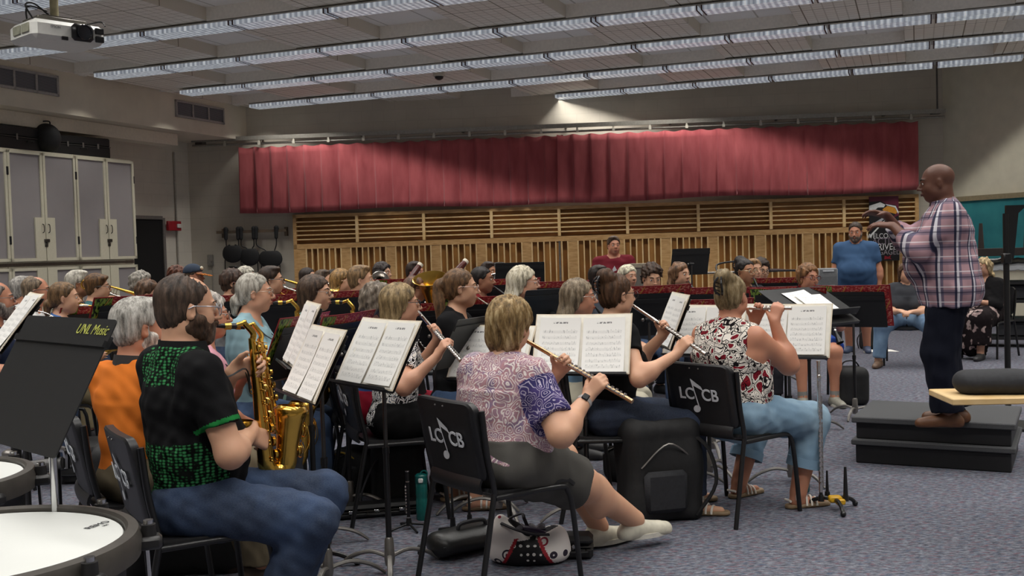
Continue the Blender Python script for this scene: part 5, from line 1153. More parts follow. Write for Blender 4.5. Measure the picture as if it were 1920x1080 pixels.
# ================================================================== who sits where: pixel of the head, its height, facing (0 = to the right, 90 = away)
def P_(key, short, label, *a, **k): SHORT[key] = short; k.setdefault('_a', a); PL.append((key, label, k))
PL = []
def ysh(c, x, arm):        # yoke and side panels of the scale-print shirt
    z = (c-x['nb'])@x['up']; y = (c-x['nb'])@x['fw']; sd = np.abs((c-x['nb'])@x['X']); dl = np.minimum(*[np.linalg.norm(c-x['sh'][q], axis=1)+0*z for q in (-1,1)])
    trim = np.zeros(len(c), bool)
    for q in (-1,1):
        el = arm[q][0]; d = el-x['sh'][q]; L = np.linalg.norm(d); t = (c-x['sh'][q])@d/L/L; r = np.linalg.norm(c-x['sh'][q]-t[:,None]*d, axis=1); trim |= (t > .60) & (t < .655) & (r < .1)
    out = np.where((z > -.088) & (y < .09) & (sd < .165), 1, 0); out = np.where((z < -.30) & (y < .05), 1, out)
    for q in (-1,1):
        el = arm[q][0]; d = el-x['sh'][q]; L = np.linalg.norm(d); t = (c-x['sh'][q])@d/L/L; r = np.linalg.norm(c-x['sh'][q]-t[:,None]*d, axis=1); out = np.where((t > .16) & (r < .09), 0, out)
    return np.where(trim, 2, out)
def slv(c, x, arm):
    out = np.zeros(len(c), int)
    for q in (-1,1):
        el = arm[q][0]; d = el-x['sh'][q]; L = np.linalg.norm(d); t = (c-x['sh'][q])@d/L/L; r = np.linalg.norm(c-x['sh'][q]-t[:,None]*d, axis=1); out |= ((t > .13) & (r < .1) & ((c-x['nb'])@x['X']*q > .13)).astype(int)
    return out
P_('sax_near','bearded man in the green scaled shirt','bearded balding man in black and green scale print shirt playing a saxophone',352,581,122,k=1.08,fem=0,th=-16,ct=22,ht=14,hp=-4,lean=-5,g=1.18,belly=.5,hair='balding',hcol='43352b',beard=('full','4a3628'),glasses='9a9aa0',sk='p',top='polo',tm='141416',tms=[pattern('scales'),cloth('1f7a3a')],shade=ysh,collar='1b1c1d',bottom='jeans',bm=denim('1b2840','2b4062'),inst=('sax','brass saxophone of the bearded man in front, nearest to the view',0,.08,.02),feet={-1:(-.16,.30,.085),1:(.10,.26,.085)},chair=14,shoe='1f1f22')
P_('orange','grey-haired man in the orange polo','grey-haired man in orange polo shirt with dark collar, seated behind the scale-print shirt',262,617,105,k=1.06,fem=0,th=10,ct=30,ht=20,lean=-2,g=1.15,belly=.4,hair='short',hcol='a8a49c',hgrey='d8d5ce',beard=('short','b0a8a0'),sk='r',top='polo',tm='d8762a',collar='3c3a3a',bottom='slacks',bm='6a604e',inst=('sax','dull brass saxophone held by the man in the orange polo',1,.14,.0,True),shoe='3a2a20')
P_('pink','grey-haired woman in the pink top','grey-haired woman in pink top with glasses, half hidden behind the bearded man',390,594,84,k=.98,th=0,ct=5,ht=0,hair='pixie',hcol='a39c94',sk='r',top='tee',tm='d39aa8',glasses='8a8078',bottom='slacks',bm='3a3c44',inst=('sax','brass saxophone of the woman in pink, beside the bearded man',1,.12,.1))
P_('sky','woman in the pale blue tee','woman with pulled-back silver hair and pale blue tee playing a saxophone',478,551,71,k=.97,th=-8,ct=-14,ht=-2,hair='tied',hcol='a8a296',hgrey='d2cfc6',sk='l',top='tee',tm='8fb0ba',glasses='a08a78',bottom='jeans',bm=denim('2a3d5a','3c5478'),inst=('sax','brass saxophone of the woman in pale blue',0,.1,.1),g=1.05)
P_('teal','woman with the brown bob and sage top','woman with brown bob and round glasses in sage green top playing a saxophone',592,551,65,k=.98,th=-8,ct=-10,ht=-16,hair='bob',hcol='4c3a2c',sk='p',top='tee',tm='7d9a90',glasses='6a5a50',bottom='shorts',bm='4a4e56',inst=('sax','brass saxophone of the woman in the sage top',0,.16,.05),g=1.1,jowl=1.06)
P_('bluecurly','woman in the royal blue tee and red trousers','woman with wavy grey-brown hair in royal blue tee and red trousers, seen from behind',711,572,70,k=1.0,th=5,ct=25,ht=30,hair='curly',hcol='75685a',hgrey='a59a8c',sk='l',top='tee',tm='4a6fb8',bottom='slacks',bm='a02036',g=1.05,inst=('reed','black clarinet of the woman in the royal blue tee',50))
P_('print','woman in the black and white diamond print blouse','woman with straight blond hair in black and white diamond print blouse playing flute',752,572,75,k=.98,th=12,ct=22,ht=8,hair='bob',hcol='8a7450',hgrey='b8a078',sk='l',top='tee',tm=pattern('geo'),glasses='2a2a30',bottom='shorts',bm='161617',inst=('flute','silver flute of the woman in the diamond print blouse',20,10),feet={-1:(-.16,.36,.085),1:(.12,.42,.085)},shoe='sandal')
P_('oboe','ponytailed oboist in the black tee','young woman with long brown ponytail and clear glasses in black tee playing an oboe',864,542,70,k=.98,th=-10,ct=-12,ht=2,hair='pony',hcol='6a4e34',sk='p',top='tee',tm='18181a',glasses='b09a90',bottom='shorts',bm=denim('33496a','4c6a92'),inst=('reed','black and silver oboe of the ponytailed woman',36,.62,True))
P_('clar_dark','dark-haired woman between folders','dark-haired woman with brown skin playing a clarinet beyond the oboist',905,526,48,k=.97,th=-20,ct=-20,ht=-12,hair='tied',hcol='1e1816',sk='b',top='tee',tm='7a2028',bottom='slacks',bm='22222a',inst=('reed','clarinet of the dark-haired woman beyond the oboist',40))
P_('silver','woman with the long white hair','woman with long straight white-blond hair and fringe playing a clarinet',982,532,60,k=.99,th=-10,ct=-10,ht=-6,hair='long',hcol='c9bfa6',hgrey='e6e0d0',sk='l',top='tee',tm='5a5a62',glasses='a58a80',bottom='slacks',bm='2a2a30',inst=('reed','black clarinet of the white-haired woman',55))
P_('paisley','woman in the purple paisley blouse','short-haired blond woman in purple paisley blouse and grey shorts playing a gold-toned flute in front',957,611,99,k=1.03,th=36,ct=46,ht=58,hr=6,lean=7,g=1.42,belly=.5,hair='pixie',hcol='8f7348',hgrey='c2ab80',sk='p',top='tee',tm=pattern('paisley'),tms=[pattern('paisley_dark')],shade=slv,sleeve=.74,bottom='shorts',bm='55534f',shoe='c9c4b2',inst=('flute','champagne coloured flute of the woman in purple paisley',19,-4,.68,True,(.24,.44)),feet={-1:(-.10,.64,.10),1:(.03,.84,.09),'dir':{-1:(.1,1,.0),1:(.2,1,.0)}},chair=36,hem=-.035,bust=True)
P_('greylong','woman with the long grey-brown hair','woman with long grey-brown hair, glasses and pearl earring playing a clarinet',1086,560,67,k=.98,th=-4,ct=0,ht=-2,hair='long',hcol='7d6c56',hgrey='a89a84',sk='r',top='tee',tm='8ab0d0',glasses='a59a90',bottom='slacks',bm='d3cdb8',inst=('reed','silver-keyed clarinet of the woman with grey-brown hair',55))
P_('bun','woman in black with the claw clip bun','woman with dark brown bun and black claw clip in black top playing flute',1157,555,77,k=.99,th=6,ct=28,ht=34,hair='bun',hcol='4a3220',sk='p',top='tee',tm='151516',sleeve=.45,bottom='jeans',bm=denim('10182a','1a2640'),glasses='3a3030',inst=('flute','silver flute of the woman in black with the bun',22,4,.67,False,(.26,.46)),g=1.12,shoe='sandal')
P_('maroonman','man in the maroon tee','heavyset man in maroon tee shirt with white lettering behind the band',1151,461,33,k=1.04,fem=0,th=-88,ct=-88,ht=-75,hair='short',hcol='4a3a2c',sk='r',top='tee',tm='6d1f2a',bottom='slacks',bm='2a2a2c',g=1.4,belly=.9,seat=.80,chair=False,feet={-1:(-.15,.25,.30),1:(.15,.25,.30)})
P_('whitebehind','white-haired player behind the bun','white-haired woman partly hidden behind the woman with the claw clip',1178,519,41,k=.97,th=-60,ct=-60,ht=-50,hair='bob',hcol='c4bba4',sk='l',top='tee',tm='8aa0c0',bottom='slacks',bm='33363e')
P_('darkbehind','dark-haired player behind the grey-haired woman','dark-haired player partly hidden beyond the woman with long grey-brown hair',1124,522,44,k=.98,th=-50,ct=-50,ht=-30,hair='short',hcol='2a211c',sk='b',top='tee',tm='4c525c',bottom='slacks',bm='33363e')
P_('curlyboy','tousled boy','young man with tousled brown hair looking down over his red folder',1222,521,48,k=1.0,fem=0,th=-85,ct=-85,ht=-72,hp=-14,hair='curly',hcol='3c2a1e',sk='p',top='tee',tm='3c4450',bottom='jeans')
P_('wavygirl','wavy-haired clarinettist in white','young woman with wavy light brown hair and white and blue top playing a clarinet',1276,516,43,k=.98,th=-60,ct=-62,ht=-42,hair='longcurl',hcol='6e5038',sk='p',top='sleeveless',tm='3a8fb0',bottom='slacks',bm='22242c',inst=('reed','clarinet of the wavy-haired young woman',55))
P_('floral','woman in the red and white floral blouse','woman with clipped-up hair in sleeveless red, black and white floral blouse playing piccolo',1372,558,79,k=1.0,th=38,ct=54,ht=62,hr=-3,lean=-2,g=1.36,pole={1:(.25,-.1,-1),-1:(-.4,-.2,-1)},belly=.4,hair='bun',hcol='85714f',hgrey='a89878',sk='r',top='sleeveless',tm=pattern('floral'),bottom='capri',bm=denim('6d8aa0','8fa8b8'),shoe='sandal',inst=('flute','silver piccolo of the woman in the floral blouse',3,14,.33,False,(.09,.19)),feet={-1:(-.24,.22,.085),1:(.13,.33,.085)},chair=51,hem=-.12)
P_('roundglasses','woman with dark bun and round glasses','young woman with dark bun and round wire glasses beyond the floral blouse',1398,510,45,k=.97,th=-70,ct=-70,ht=-46,hair='bun',hcol='1c1614',sk='t',top='tee',tm='23252a',glasses='b0a080',bottom='slacks',bm='2a2a30',inst=('reed','clarinet of the young woman with dark bun',60))
P_('brown2','fair-haired player behind the dark bun','fair-haired player partly hidden behind the young woman with dark bun',1414,507,39,k=1.0,fem=0,th=-80,ct=-80,ht=-60,hair='short',hcol='8a6a48',sk='p',top='tee',tm='8a9298',bottom='jeans')
P_('curlydark','curly-haired player with dark glasses','player with dark curly hair and dark glasses at the back right',1428,506,37,k=1.0,fem=0,th=-90,ct=-90,ht=-64,hp=-10,hair='curly',hcol='2c2018',sk='p',top='tee',tm='7d9296',glasses='1c1c20',bottom='jeans')
P_('shorts','curly-haired woman in blue athletic shorts','woman with curly light brown hair, glasses and blue athletic shorts, facing the view',1516,522,46,k=.98,th=-78,ct=-78,ht=-52,hair='curly',hcol='7a5636',sk='r',top='tee',tm='3a2c34',glasses='6a3a3a',bottom='shorts',bm='2c4a9c',shoe='8d8b80',socks='8a8a86',g=1.15,inst=('reed','clarinet of the woman in blue shorts',58))
P_('bluepolo','standing man in the blue polo','bearded man in steel blue polo standing with arms down beside the poster',1604,435,34.5,k=1.04,fem=0,th=-95,ct=-95,ht=-98,hp=-8,hair='crop',hcol='3a2c22',beard=('short','6a5a4e'),sk='r',top='polo',tm='405c80',bottom='shorts',bm='a59a84',stand=True,g=1.3,belly=1.0,shoe='44506a',socks='d8d6d0',cat='person')
P_('greypolo','seated woman in the grey polo','woman in charcoal grey polo and jeans sitting with hands in lap behind the conductor',1700,512,36,k=.97,th=-92,ct=-92,ht=-80,hair='bob',hcol='5a4230',sk='p',top='polo',tm='3f4146',bottom='jeans',bm=denim('5a7490','7d98b2'),g=1.3,shoe='6a5444',hands={-1:(lambda c: c['pel']+V(-.06,.32,.08),(.6,.8,-.1),(.3,0,-1),35),1:(lambda c: c['pel']+V(.06,.32,.09),(-.6,.8,-.1),(-.3,0,-1),35)},feet={-1:(-.30,.40,.085),1:(.30,.40,.085)})
P_('conductor','conductor','conductor in pink and navy plaid shirt standing on the podium with arms raised',1757,343,69,k=.99,fem=0,th=183,ct=186,ht=184,hp=-6,hair='bald',hcol='1a1412',sk='d',top='long',tm=pattern('plaid'),collar=pattern('plaid'),sleeve=1.6,bottom='slacks',bm='171a26',stand=True,g=1.22,belly=1.0,floor=.30,shoe='5e3a20',lean=3,jowl=1.1,feet={-1:(-.09,.02,.085),1:(.11,-.03,.085)},hands={-1:(lambda c: c['sh'][-1]+V(.08,.32,-.05),(.2,.9,.15),(.3,.0,-1),28),1:(lambda c: c['sh'][1]+V(-.03,.33,.02),(-.2,.9,.25),(-.3,.0,-1),28)})
P_('dress','blond woman in the dark floral dress','seated woman with long pale hair in black cardigan and dark floral dress',1843,502,34.5,k=.97,th=-118,ct=-118,ht=-124,hair='longcurl',hcol='b09a74',sk='l',top='long34',tm='161517',bottom='skirt',bm=pattern('darkfloral'),glasses='a08878',g=1.25,hands={-1:(lambda c: c['pel']+V(-.05,.30,.14),(.7,.7,-.1),(.3,0,-1),35),1:(lambda c: c['pel']+V(.06,.32,.15),(-.7,.7,-.1),(-.3,0,-1),35)})
P_('navy','bald man in navy at the left edge','balding man in navy shirt at the left edge playing a horn',-6,563,68,k=1.04,fem=0,th=0,ct=-5,ht=-4,hair='balding',hcol='6a6058',beard=('short','8a8078'),sk='r',glasses='4a4a4e',top='tee',tm='232c44',bottom='jeans',inst=('horn','brass french horn of the bald man at the left edge',True))
P_('greyback','grey-haired man behind the white shirt','grey-haired man mostly hidden behind the man in the white shirt',44,546,50,k=1.02,fem=0,th=0,ct=0,ht=10,hair='short',hcol='8a8680',sk='r',top='polo',tm='d8d8d6',bottom='slacks',bm='3a3c44')
P_('whiteshirt','balding man in the white shirt','balding man with dark-rimmed glasses in white shirt at the far left',69,547,54,k=1.04,fem=0,th=-8,ct=-12,ht=-8,hair='balding',hcol='6e5e4c',sk='r',glasses='1f1c1c',top='long',tm='dcdcda',bottom='slacks',bm='8a7d60',inst=('brass','brass trumpet of the man in the white shirt','trumpet',14))
P_('girlpony','girl in the cornflower blue tee','young woman with low bun and cornflower blue tee playing a french horn',121,560,58,k=.98,th=-6,ct=-8,ht=-4,hair='tied',hcol='6e5438',sk='p',top='tee',tm='4d78b8',bottom='slacks',bm='8a7d60',inst=('horn','brass french horn of the young woman in cornflower blue'))
P_('whitehairman','white-haired man in front of the lockers','white-haired man with glasses playing a trumpet in front of the lockers',147,533,47,k=1.02,fem=0,th=-8,ct=-10,ht=-4,hair='short',hcol='c2bcae',hgrey='e2ded4',sk='t',glasses='6a5a50',top='tee',tm='3a4250',bottom='slacks',bm='33363e',inst=('brass','trumpet of the white-haired man','trumpet',16,True))
P_('tealboy','young man in the teal tee','young man with swept brown hair and dark glasses in teal tee playing trombone',183,540,48,k=1.02,fem=0,th=-6,ct=-10,ht=-6,hair='sweep',hcol='5c4024',sk='p',glasses='2a2424',top='tee',tm='3f6a70',bottom='jeans',inst=('brass','brass trombone of the young man in teal','trombone',20))
P_('greycurly','grey curly-haired player by the lockers','player with grey curly hair seated by the right end of the lockers',267,535,44,k=1.0,fem=0,th=-12,ct=-12,ht=-10,hair='curly',hcol='8c877e',sk='r',top='tee',tm='6a7078',bottom='slacks',bm='33363e')
P_('brownlow','brown-haired player behind the orange polo','brown-haired player partly hidden beyond the man in the orange polo',279,552,46,k=.98,th=-10,ct=-10,ht=-14,hair='curly',hcol='5c4432',sk='p',top='tee',tm='5a4a44',bottom='slacks',bm='33363e')
P_('capman','man in the blue cap','man in slate blue cap with tan visor at the back left',364,519,40,k=1.02,fem=0,th=-14,ct=-14,ht=-24,hair='cap',hcol='5a4a3a',sk='r',top='tee',tm='4a4e56',bottom='slacks',bm='33363e')
P_('reddish','auburn-haired player beside the cap','auburn-haired player partly hidden beside the man in the blue cap',334,520,37,k=.98,th=-14,ct=-14,ht=-14,hair='curly',hcol='5a3424',sk='p',top='tee',tm='3c3c42',bottom='slacks',bm='33363e')
P_('brownglasses','man with brown hair and grey tee','man with tousled brown hair and glasses in grey tee beyond the pale blue tee',438,532,46,k=1.02,fem=0,th=-10,ct=-14,ht=-10,hair='curly',hcol='3c2a20',sk='p',glasses='8a5a54',beard=('short','5a4438'),top='tee',tm='9a9c9e',bottom='jeans')
P_('greybehind','grey-haired player behind the grey tee','grey-haired player barely visible beside the man in the grey tee',463,521,38,k=.98,th=-14,ct=-14,ht=-20,hair='pixie',hcol='b0aa9c',sk='l',top='tee',tm='6a7078',bottom='slacks',bm='33363e')
P_('darkglasses','dark-haired man with black glasses','man with thick dark brown hair and black-rimmed glasses playing a brass instrument',509,527,50,k=1.03,fem=0,th=-10,ct=-12,ht=-6,hair='short',hcol='33241a',sk='p',glasses='1a1818',top='tee',tm='3a3e46',bottom='jeans',inst=('brass','brass trombone of the man with black-rimmed glasses','trombone',20))
P_('beardman','bearded man by the panel end','dark-bearded man in black beside the left end of the wood panelling',578,522,37,k=1.02,fem=0,th=-14,ct=-14,ht=-28,hair='crop',hcol='2c211b',beard=('full','38281f'),sk='p',top='tee',tm='16171a',bottom='jeans')
P_('blondglasses','woman with the long blond hair','young woman with long straight blond hair and glasses playing brass in the middle',642,529,45,k=.98,th=-20,ct=-22,ht=-22,hair='long',hcol='8a6a3e',sk='p',glasses='a08060',top='tee',tm='3a3e50',bottom='jeans',inst=('brass','brass trumpet of the long-haired blond woman','trumpet',30))
P_('blondboy','fair-haired boy in black','young man with short sandy hair in black shirt playing a brass instrument',677,526,51,k=1.02,fem=0,th=-10,ct=-12,ht=-4,hair='short',hcol='7d6344',sk='p',top='tee',tm='17181b',bottom='jeans',inst=('brass','silver trumpet of the sandy-haired young man','trumpet',28,True))
P_('tubaback','player behind the round bell','dark-haired player mostly hidden behind a round silver bell',718,513,36,k=1.0,fem=0,th=-25,ct=-25,ht=-30,hair='curly',hcol='3a3230',sk='p',top='tee',tm='2c3038',bottom='jeans')
P_('bassoon','bassoonist','dark-haired bassoonist in black at the back centre',779,512,39,k=1.0,fem=0,th=-25,ct=-25,ht=-40,hair='short',hcol='2c201b',sk='r',top='tee',tm='1a1b1e',bottom='jeans')
P_('lowglasses','brown-haired woman by the bassoon','brown-haired woman with dark glasses below the leaning bassoon',779,543,46,k=.97,th=-15,ct=-15,ht=-20,hair='bob',hcol='5c4030',sk='p',glasses='3a3034',top='tee',tm='3a3040',bottom='jeans',inst=('euph','large gold euphonium with upright bell beside the leaning bassoon',1.0,False,(.0,.45),(-.10,.06,-.24)))
P_('silvertuba','player behind the silver bell','dark-haired player hidden behind the silver bell beyond the oboist',917,511,36,k=1.0,fem=0,th=-30,ct=-30,ht=-40,hair='short',hcol='2c201c',sk='t',top='tee',tm='2a2c34',bottom='jeans',inst=('euph','silver euphonium beyond the ponytailed oboist',1.0,True,(.0,.5),(-.10,.03,-.28)))
P_('whitehorn','player behind the pale bell','player hidden behind the white-silver bell next to the bearded man',607,527,38,k=1.0,fem=0,th=-20,ct=-20,ht=-20,hair='short',hcol='4a3a2c',sk='p',top='tee',tm='2f3540',bottom='jeans',inst=('euph','silver tuba with pale bell beside the dark-bearded man',1.0,True,(.0,.6),(-.14,.05,-.26),'tuba'))
for key, label, k in PL:
    if ONLY and key not in ONLY: continue
    a = k.pop('_a'); person(key, label, *a, **k)
if 'paisley' in PEOPLE:            # wrist watch on the arm nearest the view
    c = PEOPLE['paisley']; el, w = c['arm'][1][:2]; d = nrm(w-el); o = w-d*.035; b = MB(); b.lathe([(.031,-.011),(.0345,-.010),(.0345,.010),(.031,.011)], o, d, 24, True); wt = b.build('wrist_watch', mat('watch_band','a8a29e',.5), c['root_o'])
    n_ = nrm(c['W2L'](CAM)-o)+V(0,0,.3); n_ = nrm(n_-d*(n_@d)); b = MB(); b.box(o+n_*.036, (.036,.030,.010), np.stack([d,np.cross(n_,d),n_],1), .004); b.build('watch_face', mat('watch_black','16181c',.15), wt)
# ---- chairs
CH0 = chair_proto(); first = True
for key, p, yaw, lab, sp in CHAIRS:
    o = CH0 if first else copy_tree(CH0); first = False
    fw_ = V(math.cos(yaw), math.sin(yaw), 0); q = p+fw_*.0+V(0,0,0)
    o.location = (q[0], q[1], 0); o.rotation_euler = (0,0,yaw-PI/2)
    tag(o, 'black stacking chair under the '+SHORT[key], 'chair', 'band chairs')
# ---- music stands whose front faces the view, with open white music
def ST(px, py, d, yaw, tilt, who, kind='back', **k):
    if kind == 'white': stand(px, py, d, yaw, tilt, 'music stand with open white music, '+who, folder=int(px+py), plabel='open white music on the stand '+who, style='tan', **k)
    elif kind == 'back': stand(px, py, d, yaw, tilt, 'black stand with red printed folder, '+who, folder=int(px+py), plabel='red printed folder on the stand '+who, **k)
    else: stand(px, py, d, yaw, tilt, 'plain black music stand '+who, **k)
ST(569,632,5.2,187,24,'leaning to the right of the woman in pale blue','white')
ST(592,686,4.6,196,27,'just beyond the near saxophone bell','white')
ST(710,668,4.75,210,29,'in front of the diamond print blouse','white')
ST(1092,650,5.55,257,24,'ahead of the purple paisley blouse','white')
ST(922,668,5.75,232,27,'hidden behind the purple paisley blouse','white')
ST(1476,624,6.3,256,22,'to the right of the floral blouse','white')
ST(1322,624,6.5,246,22,'to the left of the floral blouse','white')
ST(1262,604,6.3,191,22,'edge-on below the flute of the bun woman','white')
TP = [(240,555,6.9,128,'above the head of the man in orange'),(174,574,7.8,125,'beside the horn of the woman in cornflower blue'),(438,553,8.9,118,'left of the woman in pale blue'),
(532,552,8.0,112,'beyond the saxophone of the woman in pale blue'),(548,541,9.6,105,'in front of the man with black-rimmed glasses'),(556,592,5.9,152,'leaning between the pale blue tee and white pages'),(640,588,6.0,150,'leaning in front of the sage green top'),
(640,546,8.4,110,'in front of the long-haired blond woman'),(757,523,10.2,96,'in front of the round silver bell'),(812,568,7.4,118,'left of the ponytailed oboist'),(905,556,7.4,100,'right of the ponytailed oboist'),(952,523,9.6,95,'behind the white-haired woman'),
(1038,528,8.8,92,'right of the white-haired woman'),(1214,536,7.2,112,'beyond the flute of the woman with bun'),(1310,539,8.2,84,'in front of the wavy-haired young woman'),(1330,561,7.3,100,'beyond the left music of the floral blouse'),
(1432,538,9.2,80,'in front of the young woman with dark bun'),(1450,521,10.8,85,'in front of the player with dark glasses'),(1478,540,8.4,84,'left of the woman in blue shorts'),(1601,535,8.6,78,'right of the woman in blue shorts')]
for a in TP: ST(*a[:4], 23, a[4], top=True)
ST(1035,541,6.9,128,22,'between the white-haired and the grey-haired woman','plain',top=True); ST(1294,466,12.4,120,14,'raised high against the wood panelling','plain',top=True); ST(975,492,10.8,92,18,'standing behind the white hair','plain',top=True)
ST(880,640,5.9,150,30,'leaning in front of the ponytailed oboist','plain')
ST(32,608,5.2,186,38,'edge-on at the left edge of the view','white')
r, P0, x, y, n = stand(76, 714, 2.53, 202, 28, 'empty black music stand with chrome pole and handwritten marker writing, front left', tube=M_chrome, w=.51, hgt=.335, lip=False)
b = MB(); b.slab([(-.255,-.008),(.255,-.008),(.255,.008),(-.255,.008)], .012, P0-V(r.location[0],r.location[1],0)+y*.105+n*.003, x, y); b.build('ridge', M_deskb, r)
text('marker_writing', 'UNL Music', .036, mat('marker_green','b9bd5a',.7), r, M4(x, y, P0-V(r.location[0],r.location[1],0)+x*.155+y*.138+n*.003), .0004, shear=.3)
# conductor's stand: wide, nearly level
r, P0, x, y, n = stand(1515, 566, 8.0, -38, 60, 'wide black conductor stand with level desk and white papers', w=.74, hgt=.40, base=at(1588,600,8.0))
b = MB(); b.slab(rrect(.74,.11,.01,2), .02, P0-V(r.location[0],r.location[1],0)-n*.05-y*.2, x, nrm(np.cross(n,x))); b.build('under_shelf', M_deskb, r)
for q, (dx, dy, rz_) in enumerate(((-.02,.03,.1),(.05,-.04,-.05))):
    b = MB(); cu = .006*q; b.grid(lambda a, v: V((a-.5)*.3, (v-.5)*.225, cu+.004*(2*a-1)**2), 6, 4, .001); o = b.build('score_sheet', page_mat()); o.matrix_world = Matrix(M4(x*math.cos(rz_)+y*math.sin(rz_), y*math.cos(rz_)-x*math.sin(rz_), P0+n*(.006+.004*q)+x*dx+y*dy).tolist())
    tag(o, ('white score sheet lying lower on the conductor stand','white score sheet lying on top on the conductor stand')[q], 'sheet music', 'score sheets')
# ================================================================== lockers on the left wall
uK = -11.2
def on_lock(px, py): p = onplane(px, py, UN(uK,0), U); return np.dot(p, N), p[2]
nR, zTop = on_lock(248,300); nM, _ = on_lock(138,287); _, zMid = on_lock(130,494); nL, _ = on_lock(9,275)
M_lf = mat('locker_cream','cfcab4',.45,var=.03); M_lp = mat('locker_panel','918c8c',.6,var=.04,scale=3); M_gap = mat('locker_gap','17161a',.8); M_lh = mat('handle_dark','4a4844',.35,.6)
def cabinet(n0, n1, z0, z1, label, upper):
    W, Hh = n1-n0, z1-z0; r = empty('instrument_locker', tuple(UN(uK,(n0+n1)/2,z0)), -AN, label, 'locker', 'cream instrument lockers')
    b = MB(); b.box((-.40,0,Hh/2), (.72,W-.006,Hh-.004)); b.build('carcass', M_lf, r, smooth=False)
    for sg in (-1,1):
        w, hh = W/2-.012, Hh-.05; yc = sg*(W/4)
        b = MB(); b.box((-.008,yc,Hh/2), (.028,w,hh)); b.build('door_core', M_lp, r, smooth=False).name = 'door'
        d = r.children[-1]
        b = MB(); e = .04
        for y_ in (-w/2+e/2, w/2-e/2): b.box((.014,yc+y_,Hh/2), (.02,e,hh))
        for z_ in (Hh/2-hh/2+e/2, Hh/2+hh/2-e/2): b.box((.014,yc,z_), (.02,w,e))
        ph = hh*(.40 if upper else 1.0); b.box((.015,yc-sg*(w/2-.085),Hh/2-hh/2+ph/2), (.024,.17,ph)); b.build('door_frame', M_lf, d, smooth=False)
        zh = Hh/2-hh/2+(hh*.30 if upper else hh*.6)
        b = MB(); b.tube(spline([V(.028,yc-sg*(w/2-.045),zh-.06),V(.052,yc-sg*(w/2-.045),zh-.04),V(.052,yc-sg*(w/2-.045),zh+.04),V(.028,yc-sg*(w/2-.045),zh+.06)],4), .006, 6); b.build('handle', M_lh, d)
        for z_ in (Hh*.2,Hh*.8): b = MB(); b.box((.016,yc+sg*(w/2-.004),z_), (.024,.014,.11)); b.build('hinge', M_gap, d, smooth=False)
    b = MB(); zl = .12+Hh*(.08 if upper else .5); b.box((.035,0.01,zl+.06), (.022,.09,.045), None, .005); b.box((.03,0,zl), (.02,.05,.05), None, .006); b.torus((.032,0,zl+.035), .014, .004, (1,0,0), 12, 6); b.build('padlock', M_lh, r)
wU = nR-nM
for i, (a, c) in enumerate(((nM,nR),(nL,nM),(nL-wU,nL))):
    w_ = ('at the right end of the row','second from the right end','cut off by the left edge')[i]
    cabinet(a, c, zMid+.02, zTop, 'tall upper cream locker with grey panel doors, '+w_, True); cabinet(a, c, .06, zMid-.02, 'lower cream locker with grey panel doors, '+w_, False)
b = MB(); b.box((-.4,(nR+nL-wU)/2,.03), (.7,nR-nL+wU,.06)); o = b.build('locker_plinth', M_gap, smooth=False); o.location = tuple(UN(uK,0,0)); o.rotation_euler = (0,0,-AN); o.name = 'trim_4'; o['kind'] = 'structure'
b = MB(); b.box((-.41,(nR+nL-wU)/2,zMid), (.74,nR-nL+wU,.036)); o = b.build('trim_5', mat('locker_rail','6f6357',.5), smooth=False); o.location = tuple(UN(uK,0,0)); o.rotation_euler = (0,0,-AN); o['kind'] = 'structure'
def ontop(px, back=.35): p = onplane(px, 285, UN(uK-back,0), U); return UN(uK-back, np.dot(p,N), zTop)
c = ontop(40,.34); hardcase('instrument_case', c, (1.15,.3,.34), -AN+PI/2+.05, 'black hard instrument case with pale seam lying on the lockers, left one', 'instrument case', latch=M_steel)
c = ontop(143,.3); hardcase('instrument_case', c, (1.0,.3,.3), -AN+PI/2-.12, 'black hard instrument case with latches lying on the lockers, right one', 'instrument case', latch=M_steel, nl=3)
for px_, rr, hh, bk, lab in ((88,.2,.42,.22,'upright round black drum bag standing between the two cases on the lockers'),(42,.2,.62,.6,'round black drum bag at the back of the locker tops')):
    c = ontop(px_, bk); r = empty('drum_bag', tuple(c), 0, lab, 'bag'); s = Sdf(); s.cap((0,0,rr*.9), (0,0,hh-rr*.9), rr*.9, k=.02) if hh > 2*rr else s.ell((0,0,hh/2),(rr,rr*.7,hh/2)); s.ell((0,0,hh*.5),(rr,rr*.8,hh*.5)); s.cut((0,0,.002),(0,0,-1)); sobj('body', s, .02*LOD, M_nyl, r)
    b = MB(); b.tube(spline([V(-.06,0,hh-.02),V(-.05,0,hh+.03),V(.05,0,hh+.03),V(.06,0,hh-.02)],4), .01, 6); b.build('handle', M_nyl2, r)
# ---- projector
P0 = at(62,50,7.0); al = math.radians(48); r = empty('projector', tuple(P0), al, 'white ceiling projector hanging on a cream pole at the top left corner', 'projector')
M_pw = mat('projector_white','d8d8d2',.4,var=.03); M_pk = mat('projector_black','0f0f11',.3); hz_ = .135; b = MB(); b.box((.25,.19,0), (.5,.38,hz_), None, .03); b.build('body', M_pw, r, sharp=25)
b = MB(); b.box((.33,-.012,.0), (.15,.05,.115), None, .02); b.build('lens_recess', M_pk, r); b = MB(); b.cyl((.33,-.05,0),(.33,.02,0),.05,.052,24); b.torus((.33,-.05,0),.047,.006,(0,1,0),24,6); b.build('lens', mat('lens_glass','15161c',.08), r)
for z_ in (-.028,.028): b = MB(); b.box((.455,-.004,z_), (.06,.02,.042), None, .004); b.build('front_vent', M_pk, r)
for y_ in (.11,.24): b = MB(); b.box((-.003,y_,.01), (.012,.11,.06), None, .003); b.build('side_vent', mat('vent_pale','8d8d7c',.6), r)
b = MB(); b.box((.21,-.004,-.05), (.04,.014,.024)); b.build('sensor', M_pk, r)
